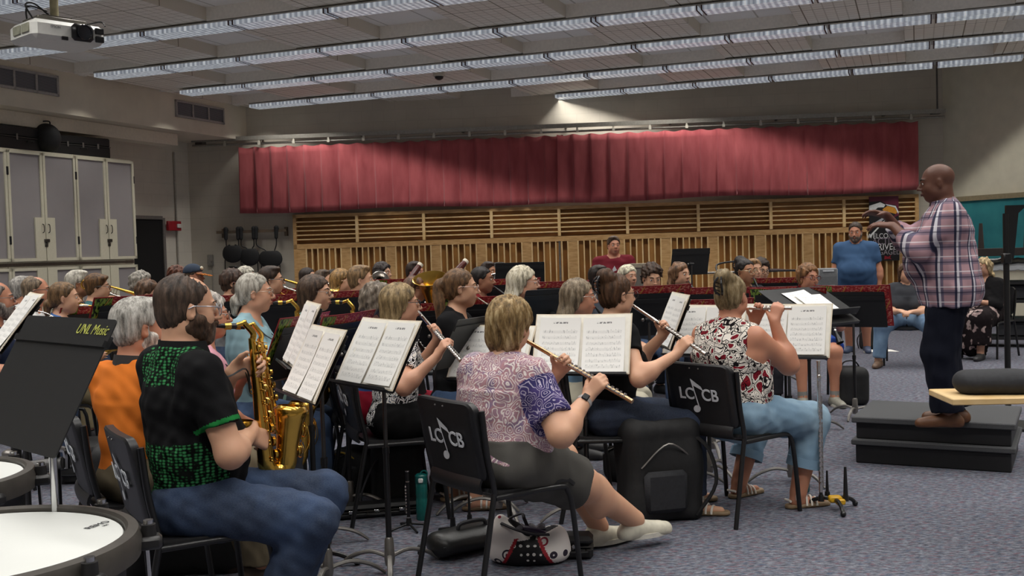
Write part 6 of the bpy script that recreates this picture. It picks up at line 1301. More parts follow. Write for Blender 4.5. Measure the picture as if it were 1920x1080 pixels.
text('maker_name', 'EPSON', .022, mat('logo_grey','6a6a6c',.6), r, M4(V(1,0,0),V(0,0,1),V(.15,-.003,.02)), .0005)
b = MB(); b.box((.24,.2,.09), (.34,.24,.03), None, .005); b.box((.24,.2,.115), (.2,.1,.03)); b.build('mount_plate', mat('mount_grey','77736a',.5,.3), r)
b = MB(); b.cyl((.24,.2,.12),(.24,.2,4.14-P0[2]),.028); b.build('pole', mat('pole_cream','aaa27e',.5), r)
b = MB(); b.tube(spline([V(.05,.1,.07),V(.0,.1,.16),V(.08,.15,.19),V(.2,.2,.14)],6), .006, 6); b.tube(spline([V(.1,.3,.07),V(.1,.3,.2),V(.2,.22,.17)],5), .006, 6); b.tube(spline([V(.4,.1,.08),V(.5,.06,.11),V(.5,.0,.07)],5), .005, 6); b.build('cables', mat('cable_black','161616',.5), r)
p = atz(823,136,4.15); r = empty('smoke_detector', tuple(p), 0, 'small dark dome detector under the ceiling panels', 'detector'); b = MB(); b.lathe([(.09,0),(.09,-.05),(.08,-.06),(.001,-.06)], (0,0,0), (0,0,1), 20); b.build('base', mat('det_cream','bdb7a8',.5), r); b = MB(); b.lathe([(.07,-.055),(.06,-.09),(.03,-.11),(.001,-.115)], (0,0,0), (0,0,1), 20); b.build('dome', M_pk, r)
# ---- poster
tq0, zq0 = bw(1624,370); tq1, zq1 = bw(1681,488); W, Hh = tq1-tq0, zq0-zq1; o0 = BWP((tq0+tq1)/2, (zq0+zq1)/2, .175); r = empty('poster', tuple(o0), -BN, 'tall maroon and black poster with white lettering on the wood panelling', 'poster')
ex, ez = V(1,0,0), V(0,0,1); M_pb = mat('poster_black','141113',.5,var=.05)
def flat(name, poly, y, m): b = MB(); b.add([V(px_*W,y,pz_*Hh) for px_, pz_ in poly], [tuple(range(len(poly)))]); return b.build(name, m, r, smooth=False)
b = MB(); b.box((0,0,0),(W,.006,Hh)); b.build('sheet', M_pb, r, smooth=False)
flat('maroon_field', [(-.5,.5),(-.5,.2),(.1,.12),(.5,.2),(.5,.5)], -.0035, mat('poster_maroon','5f1630',.5,var=.05)); flat('dark_swoosh', [(-.5,.42),(-.1,.43),(.1,.38),(.4,.36),(.48,.27),(.1,.05),(-.5,-.12)], -.0040, M_pb)
flat('white_swoosh', [(-.5,.36),(-.12,.41),(.05,.37),(.0,.33),(-.2,.33),(-.5,.22)], -.0045, mat('poster_white','d9dad8',.5)); flat('orange_patch', [(-.05,.30),(.12,.35),(.36,.32),(.45,.25),(.40,.22),(.2,.25),(.02,.24)], -.0048, mat('poster_orange','c98a2c',.5)); flat('white_rim', [(.05,.38),(.4,.345),(.5,.25),(.48,.22),(.38,.32),(.1,.36)], -.0050, mat('poster_white','d9dad8',.5)); flat('pale_stripe', [(-.5,.05),(-.5,-.02),(.1,.18),(.14,.22)], -.0046, mat('poster_pale','a9aab0',.5)); flat('white_stripe', [(-.5,-.10),(-.5,-.14),(.0,.10),(.02,.13)], -.0047, mat('poster_white','d9dad8',.5))
for i, (w_, sz, m_) in enumerate((('WELCOMING',.125,'d9dad8'),('ACTIVE',.16,'8a7d8a'),('DRIVEN',.16,'e6e6e4'),('ENGAGED',.135,'9a9298'))): text('lettering', w_, sz*.95, mat('poster_ink_'+m_, m_,.5), r, M4(ex, ez, V(.03*W,-.006,Hh*(-.115-.085*i))), .0006, sx=.86)
flat('red_mark', [(.0,-.42),(.12,-.44),(.22,-.41),(.18,-.45),(.24,-.48),(.1,-.47),(-.02,-.48)], -.0045, mat('poster_red','8a1828',.5))
# ---- rack with three drum carriers on the back wall
ta_, za_ = bw(411,437); tb_, zb_ = bw(541,431); zc_ = (za_+zb_)/2; r = empty('harness_rail', tuple(BWP(ta_,zc_,.0)), -BN, 'wooden rail with brackets on the back wall holding drum carriers', 'rail'); L = tb_-ta_
b = MB(); b.box((L/2,-.12,0),(L,.05,.05)); b.build('rail', mat('rail_wood','6a5a48',.6), r, smooth=False)
for x_ in (.1,L-.03): b = MB(); b.box((x_,-.04,-.02),(.05,.08,.16)); b.box((x_,-.09,0),(.05,.12,.04)); b.build('bracket', mat('rail_wood','6a5a48',.6), r, smooth=False)
for i, (x0, x1, yb, w_, lab) in enumerate(((430,453,468,.38,'left one of the three'),(458,482,474,.36,'middle one of the three'),(486,524,478,.44,'right one of the three'))):
    t0, z0 = bw(x0,440); t1, _ = bw(x1,440); tc = (t0+t1)/2; _, zp = bw((x0+x1)/2+6*i/2,yb+8); dz = zp-zc_; q = empty('drum_carrier', tuple(BWP(tc,zc_,.13)), -BN, 'black marching drum carrier with belly plate hanging on the rail, '+lab, 'drum carrier', 'drum carriers')
    h2 = (t1-t0)/2; sgn = .03*i
    for sg in (-1,1):
        s = Sdf(); s.cap((sg*h2,0,.03),(sg*h2,-.05,.05),.035).cap((sg*h2,-.05,.05),(sg*h2*.98,-.06,-.12),.04,.032); sobj('shoulder_pad', s, .012*LOD, M_nyl, q)
        b = MB(); b.tube(spline([V(sg*h2*.98,-.05,-.12),V(sg*h2*.95,-.05,-.25),V(sg*h2*.45+sgn,-.05,dz+.16),V(sg*h2*.4+sgn,-.05,dz+.1)],5), .010, 7); b.build('tube', M_tubeb, q)
        b = MB(); b.tube([V(sg*w_*.38+sgn,-.05,dz-.1),V(sg*w_*.40+sgn,-.05,dz-.42)], .010, 7); b.build('lower_tube', M_tubeb, q)
    s = Sdf(); s.ell((sgn,-.05,dz),(w_/2,.05,.16),k=.03).ell((sgn,-.05,dz+.06),(w_*.44,.05,.12),k=.03); s.cut((0,0,dz+.15),(0,0,1)); sobj('belly_plate', s, .012*LOD, M_nyl, q)
    b = MB(); b.box((sgn,-.07,dz-.24),(w_*.4,.03,.04),None,.008); b.build('strap_bar', M_tubeb, q)
# ================================================================== podium and what stands around it
pe, pd_ = nrm(V(.879,-.476,0)), nrm(V(.476,.879,0)); pf = V(2.19,6.83,0); PW, PDp, PH = .97, .78, .30
pc = pf+pe*PW/2+pd_*PDp/2; r = empty('podium', tuple(pc), math.atan2(pe[1],pe[0]), 'black two-tier conductor podium with grey carpeted tops', 'podium')
M_pcar = mat('podium_carpet','4a4b4d',.95,var=.2,scale=200); M_pbk = mat('podium_black','161618',.6)
for nm, z0, z1, gx, gy, oy, m_ in (('lower_riser',0,.12,PW-.05,PDp-.0,0,M_pbk),('step_top',.12,.155,PW,PDp+.04,-.0,M_pcar),('upper_riser',.155,.262,PW-.05,PDp-.06,0,M_pbk),('top',.262,PH,PW,PDp,0,M_pcar)):
    b = MB(); b.box((0,oy,(z0+z1)/2),(gx,gy,z1-z0),None,.006); b.build(nm, m_, r, sharp=30)
# pedestal table at the right edge with a black roll bag
tp = at(1797,750,4.67); zt_ = tp[2]; r = empty('side_table', (tp[0]+.42,tp[1]+.17,0), -.08, 'pale wood topped pedestal table cut off by the right edge', 'table')
b = MB(); b.box((0,0,zt_-.015),(.84,.34,.03),None,.004); b.build('tabletop', M_edge, r, smooth=False); b = MB(); b.cyl((.33,0,.03),(.33,0,zt_-.03),.03); b.build('pedestal', M_tubeb, r); b = MB(); b.lathe([(.22,0),(.22,.015),(.05,.035),(.001,.036)],(.33,0,0),(0,0,1),24); b.build('base', M_tubeb, r)
r = empty('roll_bag', (tp[0]+.38,tp[1]+.16,zt_), -.08, 'charcoal zipped roll bag lying on the pale table at the right edge', 'bag'); s = Sdf(); s.cap((-.27,0,.055),(.3,0,.055),.05,k=.02,ell=1.5,ax=(0,1,0)).cap((-.24,.0,.05),(.3,0,.05),.05,k=.03,ell=1.6,ax=(0,1,0)); s.cut((0,0,.002),(0,0,-1)); sobj('body', s, .007*LOD, M_nyl2, r, wav(3,.003,30))
b = MB(); b.tube(spline([V(.0,-.03,.105),V(.06,-.02,.15),V(.2,-.02,.15),V(.28,-.03,.105)],5), .009, 7); b.build('handle', M_nyl, r); b = MB(); b.tube([V(-.2,-.072,.07),V(.3,-.072,.07)], .003, 5); b.build('zip', M_steel, r); b = MB(); b.box((.16,-.05,.09),(.12,.04,.03),None,.01); b.build('white_label', M_white, r)
pp = atz(1891,800,0); r = empty('tall_stand', tuple(pp), 0, 'tall black pole stand with clamp head at the right edge behind the podium', 'stand'); b = MB(); b.cyl((0,0,.03),(0,0,1.62),.022); b.build('pole', M_tubeb, r); b = MB(); b.lathe([(.24,0),(.24,.02),(.04,.05),(.001,.05)],(0,0,0),(0,0,1),24); b.build('base', M_tubeb, r)
b = MB(); b.slab([(-.0,-.35),(.05,-.35),(.09,.0),(.16,.06),(.0,.06)], .03, (0,0,1.62),(1,0,0),(0,0,1)); b.build('clamp_head', M_tubeb, r, smooth=False); b = MB(); b.box((.0,0,1.28),(.06,.06,.08),None,.008); b.build('collar', M_tubeb, r)
# green-blue board on the right wall, rack with an upturned bench in front of it
NR = V(-RD[1],RD[0],0); NR = NR if np.dot(NR, CAM-RC) > 0 else -NR
def on_right(px, py): return onplane(px, py, RC, NR)
p0, p1, p2 = on_right(1800,378), on_right(1990,362), on_right(1823,492); Lb = np.dot(p1-p0,RD); zt0, zb0 = p0[2], p2[2]; xb = -RD
r = empty('chalkboard', tuple(p0+RD*Lb/2-V(0,0,zt0)+V(0,0,zb0)+NR*.02), math.atan2(xb[1],xb[0]), 'teal green chalkboard with pale rail on the right wall', 'board')
t = NT('teal_board'); nz = t.n('ShaderNodeTexNoise', Vector=t.coord(), Scale=3, Detail=5).outputs[0]; t.base(t.ramp(nz,[(.3,'1f7680'),(.7,'358f94')])); t.b.inputs['Roughness'].default_value = .7
sy = 1 if np.dot(NR, np.cross(V(0,0,1), xb)) > 0 else -1
b = MB(); b.box((0,0,(zt0-zb0)/2),(Lb,.02,zt0-zb0)); b.build('surface', t.m, r, smooth=False); b = MB(); b.box((0,sy*.015,zt0-zb0+.04),(Lb+.06,.05,.08)); b.build('top_rail', mat('rail_tan','8f8468',.5), r, smooth=False); b = MB(); b.box((0,sy*.03,-.02),(Lb+.06,.09,.03)); b.build('chalk_tray', mat('rail_tan','8f8468',.5), r, smooth=False)
rk = atz(1880,655,0)+V(.1,.5,0); r = empty('equipment_rack', tuple(rk), -.45, 'black equipment rack with quilted grey cover behind the woman in the dress', 'rack')
b = MB()
for x_ in (-.5,.5):
    for y_ in (-.25,.25): b.box((x_,y_,.5),(.05,.05,1.0))
b.build('posts', M_tubeb, r, smooth=False)
for z_ in (.12,.36,.6,.84): b = MB(); b.box((0,0,z_),(1.0,.5,.04)); b.build('shelf', M_pbk, r, smooth=False)
for i, (x_, z_, w_, h_) in enumerate(((-.2,.48,.5,.2),(.25,.24,.4,.2),(-.25,.24,.35,.18),(.2,.72,.5,.2),(-.3,.72,.3,.18))): b = MB(); b.box((x_,0,z_),(w_,.42,h_),None,.02); b.build('bin', M_nyl2, r)
b = MB(); b.grid(lambda a, v: V((a-.5)*1.05, (v-.5)*.6, 1.02+.14*v-.012*(abs(math.sin(a*PI*5))**.3+abs(math.sin(v*PI*3))**.3)), 30, 18, .01); b.build('quilted_cover', mat('cover_grey','75777a',.3), r)
r2 = empty('upturned_bench', tuple(rk+V(.0,.12,1.19)), -.3, 'dark bench turned upside down with tapered legs up, on the rack at the right', 'bench')
b = MB(); b.box((0,0,.05),(1.1,.35,.10)); b.build('seat', mat('bench_dark','2d2622',.6), r2, smooth=False)
for x_, y_ in ((-.28,-.12),(-.06,.12),(.46,-.12),(.5,.13)): b = MB(); b.cyl((x_,y_,.1),(x_,y_,.44),.04,.022,8); b.build('leg', mat('bench_dark','2d2622',.6), r2)
# ---- percussion corner
def plain(name, px, py0, py1, d, w, dep, label, cat, m, z0=None):
    pt_, pb_ = at(px,py0,d), at(px,py1,d); z0 = pb_[2] if z0 is None else z0; r = empty(name, (pt_[0],pt_[1],0), 0, label, cat); return r, pt_[2], z0
r, zt_, _ = plain('amplifier', 1548, 503, 532, 13.2, .3, .3, 'grey amplifier with white lettering left of the man in the blue polo', 'amplifier', None)
b = MB(); b.box((0,0,zt_-.16),(.24,.22,.32),None,.012); b.build('cabinet', mat('amp_grey','77797b',.6), r); b = MB(); b.box((0,-.113,zt_-.2),(.2,.008,.2)); b.build('grille', mat('amp_cloth','6a6c6e',.8,var=.2,scale=200), r); b = MB(); b.box((.0,-.113,zt_-.03),(.14,.01,.02)); b.build('control_strip', M_white, r); b = MB(); b.box((.03,-.118,zt_-.22),(.09,.006,.02)); b.box((.0,-.118,zt_-.28),(.12,.006,.014)); b.build('badge', M_white, r)
b = MB(); b.box((0,0,(zt_-.32)/2),(.3,.26,zt_-.32)); b.build('plinth', M_pbk, r, smooth=False)
r, zt_, _ = plain('covered_table', 1466, 503, 530, 14.0, .3, .3, 'black covered percussion table behind the red folders at the back right', 'table', None)
b = MB(); b.grid(lambda a, v: V((a-.5)*.72+.02*math.sin(9*v)*0, (v-.5)*.4, zt_-.02+.02*math.sin(5*a)*math.sin(3*v)), 12, 6, .02); b.build('cover', mat('cover_black','26282b',.35), r)
for x_ in (-.3,.3):
    for y_ in (-.15,.15): b = MB(); b.cyl((x_,y_,0),(x_,y_,zt_-.04),.02); b.build('leg', M_tubeb, r)
r, zt_, _ = plain('chime_rack', 1368, 506, 530, 13.0, .3, .3, 'thin grey pipe rack in front of the panelling behind the wavy-haired young woman', 'rack', None)
for x_ in (-.12,.12): b = MB(); b.cyl((x_,0,0),(x_,0,zt_),.014); b.build('post', M_steel, r)
b = MB(); b.cyl((-.42,0,zt_-.03),(.28,0,zt_-.03),.014); b.ball((.08,-.02,zt_-.01),.028); b.build('cross_bar', M_steel, r); b = MB(); b.tube(spline([V(-.12,0,zt_-.1),V(-.12,.2,zt_+.06),V(.1,.2,zt_+.1)],4),.012,7); b.build('hook', M_tubeb, r)
for sg in (-1,1): b = MB(); b.cyl((sg*.12,-.25,.02),(sg*.12,.25,.02),.016); b.build('foot', M_tubeb, r)
r, zt_, _ = plain('conga_drum', 1199, 494, 540, 13.6, .3, .3, 'grey-brown conga drum on a stand, right of the man in maroon', 'drum', None)
b = MB(); b.lathe([(.10,.25),(.13,.5),(.145,zt_-.25),(.13,zt_-.02),(.001,zt_-.02)],(0,0,0),(0,0,1),24); b.build('shell', mat('conga_shell','6f6a62',.5), r); b = MB(); b.lathe([(.128,zt_-.05),(.14,zt_-.05),(.14,zt_),(.001,zt_)],(0,0,0),(0,0,1),24); b.build('head', mat('conga_head','a49a86',.6), r)
for q in range(3): a = q*2.1; b = MB(); b.cyl((.1*math.cos(a),.1*math.sin(a),.4),(.26*math.cos(a),.26*math.sin(a),0),.014); b.build('leg', M_tubeb, r)
r, zt_, _ = plain('boom_pole', 1049, 452, 540, 15.5, .3, .3, 'thin grey microphone pole against the wood panelling in the middle', 'pole', None); b = MB(); b.cyl((0,0,.02),(0,0,zt_),.016); b.build('pole', M_steel, r); b = MB(); b.lathe([(.16,0),(.16,.02),(.02,.04),(.001,.04)],(0,0,0),(0,0,1),20); b.build('base', M_tubeb, r)
if 'maroonman' in PEOPLE:
    rp = PEOPLE['maroonman']['root']; r = empty('drum_throne', (rp[0],rp[1],0), 0, 'tall black stool under the man in the maroon tee', 'stool'); b = MB(); b.lathe([(.001,.64),(.17,.645),(.18,.67),(.17,.70),(.001,.705)],(0,0,0),(0,0,1),24); b.build('seat', M_nyl, r); b = MB(); b.cyl((0,0,.2),(0,0,.65),.025); b.build('post', M_tubeb, r)
    for q in range(3): a = q*2.1+.4; b = MB(); b.cyl((0,0,.35),(.26*math.cos(a),.26*math.sin(a),0),.014); b.build('leg', M_tubeb, r)
    c = PEOPLE['maroonman']; m_ = c['root_o']; o_ = lambda x_, z_: c['pel']+V(x_,.0,0)+c['up']*z_
    fy = max(v.co.y for v in c['shirt'].data.vertices if abs(v.co.x) < .12 and v.co.z > c['nb'][2]-.3 and v.co.z < c['nb'][2]-.1)+.004
    text('shirt_lettering', 'UNIV.', .06, M_white, c['shirt'], M4(V(-1,0,0),V(0,0,1),V(0,fy,c['nb'][2]-.22)), .001, sx=1.4); b = MB(); b.add([V(.0,fy+.001,c['nb'][2]-.1),V(-.03,fy+.001,c['nb'][2]-.16),V(.02,fy+.001,c['nb'][2]-.18),V(.03,fy+.001,c['nb'][2]-.15)],[(0,1,2,3)]); b.build('shirt_emblem', M_white, c['shirt'], smooth=False)
# bassoons and the round bell between the back rows
def bassoon(x0, y0, x1, y1, d, label):
    A, B_ = at(x0,y0,d), at(x1,y1,d-.15); a = nrm(B_-A); r = empty('bassoon', tuple(A), 0, label, 'bassoon', 'bassoons'); s_, _, _ = frame(a)
    b = MB(); b.lathe([(.024,0),(.030,.0),(.030,.03),(.024,.03)], (0,0,0), a, 18, True); b.build('bell_ring', M_ivory, r)
    b = MB(); b.lathe([(.021,.0),(.028,.03),(.033,.08),(.030,.3),(.001,.3)], (0,0,0), a, 18); b.build('bell_joint', M_rosewood, r); b = MB(); b.lathe([(.022,.3),(.022,.85),(.001,.85)], (0,0,0), a, 14); b.build('long_joint', M_rosewood, r); b = MB(); b.lathe([(.03,.82),(.036,1.1),(.03,1.28),(.001,1.28)], s_*.012, a, 14); b.build('boot_joint', M_rosewood, r); b = MB(); b.lathe([(.014,.35),(.016,.85),(.001,.85)], s_*.034, a, 12); b.build('wing_joint', M_rosewood, r)
    b = MB(); b.tube(spline([s_*.034+a*.36, s_*.05+a*.26, s_*.16+a*.24, s_*.26+a*.33],5), .0035, 6); b.build('bocal', M_silver, r); b = MB()
    for q in range(8): c_ = a*(.34+.1*q)+np.cross(a,s_)*.024; b.cyl(c_, c_+np.cross(a,s_)*.012, .012, None, 8)
    b.cyl(a*.3-s_*.02, a*1.1-s_*.02, .004, None, 6); b.build('keywork', M_silver, r)
bassoon(789,495,758,538,10.4,'dark red wooden bassoon leaning up right of the round bell'); bassoon(874,489,845,522,10.0,'dark red wooden bassoon rising behind the ponytailed oboist')
if 'tubaback' in PEOPLE:
    c = PEOPLE['tubaback']; o = at(712,526,11.0); d_ = nrm(CAM+V(.5,0,0)-o); r = empty('baritone_horn', tuple(o), 0, 'silver horn with round bell facing the view above the folders', 'baritone horn', 'low brass')
    b = MB(); b.lathe([(.016,-.28),(.03,-.14),(.055,-.05),(.1,.0),(.097,.004),(.05,-.045),(.02,-.14)], (0,0,0), d_, 30); b.build('bell', M_silver, r)
    b = MB(); b.torus(d_*-.3+V(0,0,-.1), .11, .012, nrm(np.cross(d_,V(0,0,1))), 26, 8); b.torus(d_*-.32+V(.02,0,-.14), .08, .010, nrm(np.cross(d_,V(0,0,1))), 22, 8); b.build('coils', M_silver, r); b = MB()
    for q in range(3): b.cyl(d_*(-.28-.04*q)+V(.03,0,-.2), d_*(-.28-.04*q)+V(.03,0,-.05), .014)
    b.build('valves', M_silver, r)
# ================================================================== kettledrums at the left front
M_hoop = mat('hoop_grey','4a4641',.45,.3); M_bowl = mat('bowl_black','1b1a1a',.4); M_head = mat('drum_head','d6d8d4',.45,var=.02,scale=3)
def timpani(px, py, d, R, label):
    P = at(px,py,d); z = P[2]; r = empty('timpani', (P[0],P[1],0), 0, label, 'timpani', 'kettledrums')
    b = MB(); b.lathe([(R*.999,z-.008),(R*.985,z),(R*.6,z+.001),(.001,z+.001)],(0,0,0),(0,0,1),72); b.build('head', M_head, r)
    b = MB(); b.lathe([(R*1.0,z-.012),(R*1.0,z+.008),(R*1.02,z+.014),(R*1.085,z+.010),(R*1.11,z-.008),(R*1.10,z-.045),(R*1.02,z-.05)],(0,0,0),(0,0,1),72,True); b.build('hoop', M_hoop, r)
    b = MB(); b.lathe([(R*1.0,z-.03),(R*.99,z-.15),(R*.86,z-.32),(R*.55,z-.43),(.001,z-.46)],(0,0,0),(0,0,1),48); b.build('bowl', M_bowl, r)
    for q in range(8):
        a = q*PI/4+.33; e = V(math.cos(a),math.sin(a),0); b = MB(); b.box(e*R*1.13+V(0,0,z-.028), (.07,.05,.03), rotz(a), .008); b.cyl(e*R*1.15+V(0,0,z-.03), e*R*1.15+V(0,0,z+.012), .018, .016, 14); b.build('lug', M_bowl, r)
        b = MB(); b.cyl(e*R*1.15+V(0,0,z-.02), e*R*1.15+V(0,0,z+.022), .011, None, 10); b.cyl(e*R*1.15+V(0,0,z-.20), e*R*1.13+V(0,0,z-.03), .006, None, 8); b.build('tension_rod', M_chrome, r)
    for q in range(4): a = q*PI/2+.7; e = V(math.cos(a),math.sin(a),0); b = MB(); b.tube(spline([e*R*1.02+V(0,0,z-.14), e*R*.95+V(0,0,z-.4), e*R*.5+V(0,0,.2), e*R*.75+V(0,0,.02)],5), .018, 8); b.build('strut', M_bowl, r)
    b = MB(); b.lathe([(R*.8,0),(R*.8,.03),(.05,.14),(.04,z-.44),(.001,z-.44)],(0,0,0),(0,0,1),32); b.build('base', M_bowl, r); return r, z, P
r, z, P = timpani(-69,1030,2.22,.325,'large kettledrum with white head and grey hoop at the bottom left corner')
q = at(183,984,2.3); q = atz(183,984,z+.002)-V(P[0],P[1],0); md = mat('logo_black','26282c',.6)
text('head_logo', 'REMO', .026, md, r, M4(V(.35,.94,0),V(-.94,.35,0),V(q[0],q[1],z+.002)), .0003); text('head_logo', 'USA', .009, md, r, M4(V(.35,.94,0),V(-.94,.35,0),V(q[0]+.02,q[1]-.006,z+.002)), .0003)
timpani(-165,902,2.95,.29,'smaller kettledrum with only its right rim in view at the left edge')
r = empty('drum_rack', tuple(atz(60,985,0)), 0, 'black and grey drum hardware frame behind the chrome pole at the left', 'drum frame'); o_ = r.location; g_ = lambda px_, py_, d_=4.6: at(px_,py_,d_)-V(o_[0],o_[1],0)
b = MB(); b.cyl(g_(10,882), g_(118,868), .028); b.build('cross_tube', mat('rack_grey','5c5b5a',.4,.3), r)
for px_ in (28,100): b = MB(); pt_ = g_(px_,790); b.cyl(V(pt_[0],pt_[1],0), pt_, .022); b.build('post', M_tubeb, r)
b = MB(); b.tube(spline([g_(98,846),g_(118,842),g_(124,852),g_(125,878)],4), .014, 8); b.build('hook', M_chrome, r); b = MB(); b.box(g_(20,856),(.06,.06,.06),None,.01); b.build('clamp', M_steel, r)
c = atz(140,905,0)+V(0,.2,0); r = empty('drum_bag', tuple(c), 0, 'round padded black drum bag lying on the carpet behind the chrome pole', 'bag'); b = MB(); b.lathe([(.24,0),(.26,.02),(.26,.20),(.24,.235),(.001,.24)],(0,0,0),(0,0,1),36); b.build('shell', M_nyl, r); b = MB(); b.torus((0,0,.19),.262,.006,(0,0,1),40,6); b.torus((0,0,.06),.262,.006,(0,0,1),40,6); b.build('piping', M_nyl2, r); b = MB(); b.tube(spline([V(.1,-.25,.1),V(.05,-.31,.13),V(-.05,-.31,.11),V(-.1,-.25,.1)],5),.012,7); b.build('handle', M_nyl2, r)
for k in range(3): a = -.6+.5*k; b = MB(); b.box((.262*math.cos(a),.262*math.sin(a),.12),(.02,.03,.03),rotz(a),.004); b.build('buckle', M_steel, r)
# ================================================================== bags, cases and bottles on the carpet
def straps(r, pts, m=M_nyl2, w=.012): b = MB(); b.tube(spline([V(*p) for p in pts],5), w, 7, ell=.5); b.build('strap', m, r)
r = soft_box('equipment_bag', atz(222,948,0)+V(0,.12,0), (.34,.26,.34), .3, 'black padded bag on the carpet behind the orange polo chair', 'bag', seed=2); straps(r, [(-.12,-.1,.3),(-.06,-.12,.4),(.06,-.12,.4),(.12,-.1,.3)])
r = soft_box('saxophone_bag', atz(338,1078,0)+V(0,.12,0), (.52,.30,.27), .15, 'black soft saxophone case under the chair of the bearded man', 'bag', seed=4); straps(r, [(-.12,-.1,.24),(-.06,-.12,.33),(.06,-.12,.33),(.12,-.1,.24)]); b = MB(); b.tube([V(-.24,-.151,.17),V(.24,-.151,.17)],.004,5); b.build('zip', M_steel, r)
r = soft_box('backpack', atz(668,928,0)+V(0,.08,0), (.25,.2,.27), -.5, 'small black backpack with yellow trim, left of the long flute case', 'backpack', seed=5); b = MB(); b.tube(spline([V(-.10,-.105,.04),V(-.115,-.105,.2),V(-.04,-.105,.26),V(.08,-.105,.22)],6),.006,6); b.build('yellow_piping', mat('trim_yellow','b9962a',.6), r); straps(r, [(-.02,-.1,.24),(-.14,-.14,.2),(-.15,-.12,.06),(-.1,-.1,.02)]); b = MB(); b.box((.02,-.115,.12),(.14,.03,.13),None,.02); b.build('front_pocket', M_nyl2, r)
hardcase('flute_case', atz(705,966,0), (.52,.13,.075), .22, 'long slim black flute case lying on the carpet beside the teal bottle', 'instrument case', nl=3)
r = soft_box('tote_bag', atz(742,952,0)+V(0,.12,0), (.27,.18,.36), .2, 'tall black fabric bag behind the long slim flute case', 'bag', seed=7); straps(r, [(-.08,-.08,.34),(-.16,-.1,.22),(-.22,-.12,.06),(-.14,-.1,.01)]); straps(r, [(-.07,.0,.34),(-.04,.0,.45),(.04,.0,.45),(.07,.0,.34)])
def tripod_piccolo(px, py):
    c = floorpt(px, py); r = empty('instrument_stand', tuple(c), 0, 'tiny black tripod peg stand on the carpet left of the teal bottle', 'instrument stand', 'floor instrument stands')
    for q in range(4): a = q*PI/2+.5; b = MB(); b.cyl((0,0,.03),(.11*math.cos(a),.11*math.sin(a),.006),.006); b.build('leg', M_tubeb, r)
    b = MB(); b.cyl((0,0,.02),(0,0,.06),.018,.012); b.cyl((0,0,.06),(0,0,.2),.005); b.build('peg', M_tubeb, r)
    r2 = empty('piccolo', tuple(c+V(0,0,.06)), 0, 'black piccolo with silver keys standing upright on the tiny tripod', 'piccolo'); b = MB(); b.cyl((0,0,0),(0,0,.25),.0095,.0085,14); b.build('tube', M_ebony, r2); b = MB()
    for q in range(9): b.cyl((-.008,-.004,.03+.017*q),(-.015,-.006,.03+.017*q),.0065,None,8)
    for z_ in (.0,.19,.245): b.cyl((0,0,z_),(0,0,z_+.006),.0108,None,14)
    b.cyl((-.011,.004,.02),(-.011,.004,.18),.0022,None,5); b.build('keywork', M_silver, r2)
tripod_piccolo(767,992)
bottle(792,974,'translucent teal water bottle standing right of the tiny tripod','0f6b66','0f5f5c',.25,.033); bottle(1507,922,'tall teal bottle behind the right leg of the woman in floral blouse','0d5d5a','0c4c4a',.26,.035); bottle(540,900,'mint green tumbler on the carpet beyond the near bearded man','6fa890','7fb59c',.16,.045); bottle(1658,656,'pale mint water bottle beside the feet of the woman in grey polo','7fb8a8','8ac4b4',.2,.04); bottle(560,838,'dark blue bottle on the carpet behind the white music stands','22407a','22407a',.24,.04)
peg_stand(atz(855,998,0), 'flat square based stand with two empty black pegs by the teal bottle', [(-.02,-.02,.24,.008),(.075,.0,.22,.008)], .3, False, True)
r = empty('clarinet_case', tuple(atz(880,1035,0)), .62, 'rounded black soft instrument case lying left of the flowered tote', 'instrument case'); s = Sdf(); s.cap((-.16,0,.07),(.2,0,.07),.062,k=.03,ell=1.6,ax=(0,1,0)); s.cut((0,0,.002),(0,0,-1)); sobj('body', s, .007*LOD, mat('soft_leather','191a1a',.4,bump=.2,scale=90), r, wav(8,.003,25)); b = MB(); b.tube(spline([V(-.08,-.03,.125),V(-.06,-.03,.155),V(.06,-.03,.155),V(.08,-.03,.125)],4),.010,7); b.build('handle', M_nyl2, r); b = MB(); b.tube([V(-.2,-.09,.075),V(.22,-.09,.075)],.004,5); b.build('zip', M_nyl2, r); b = MB(); b.box((-.27,0,.06),(.02,.04,.05),None,.006); b.build('tab', M_nyl2, r)
# flowered tote
def tote_mats():
    t = NT('tote_flowers'); co = t.coord(); v = t.n('ShaderNodeTexVoronoi', Vector=co, Scale=15); ring = t.math('SINE', t.math('MULTIPLY', v.outputs[0], 24)); v2 = t.n('ShaderNodeTexVoronoi', Vector=co, Scale=15)
    inside = t.math('LESS_THAN', v.outputs[0], .42); c = t.mix(t.math('MULTIPLY', inside, t.math('GREATER_THAN', ring, .1)), 'e6dfda', t.mix(t.math('GREATER_THAN', t.n('ShaderNodeSeparateColor', Color=v2.outputs[1]).outputs[0], .5), '8d1430', '2a2030')); t.base(c); t.b.inputs['Roughness'].default_value = .8
    u = NT('tote_dots'); vv = u.n('ShaderNodeTexVoronoi', Vector=u.coord(), Scale=32, Randomness=.15); u.base(u.mix(u.math('LESS_THAN', vv.outputs[0], .27), '121014', 'e8e4e0')); u.b.inputs['Roughness'].default_value = .8; return [t.m, u.m, mat('tote_red','a01626',.7), mat('tote_dark','16121a',.8)]
c = atz(992,1064,0)+V(0,.1,0); r = empty('tote_bag', tuple(c), -.06, 'slouched flowered tote bag in red, white and black with polka dot panel', 'bag'); s = Sdf(); s.ell((0,0,.05),(.185,.12,.07),k=.05).ell((-.09,0,.1),(.1,.09,.1),k=.04).ell((.11,.01,.08),(.08,.09,.09),k=.04).cap((-.13,0,.12),(-.125,.0,.2),.04,.02,k=.04); s.ell((.03,0,.2),(.11,.06,.075),k=.03,neg=True); s.cut((0,0,.002),(0,0,-1))
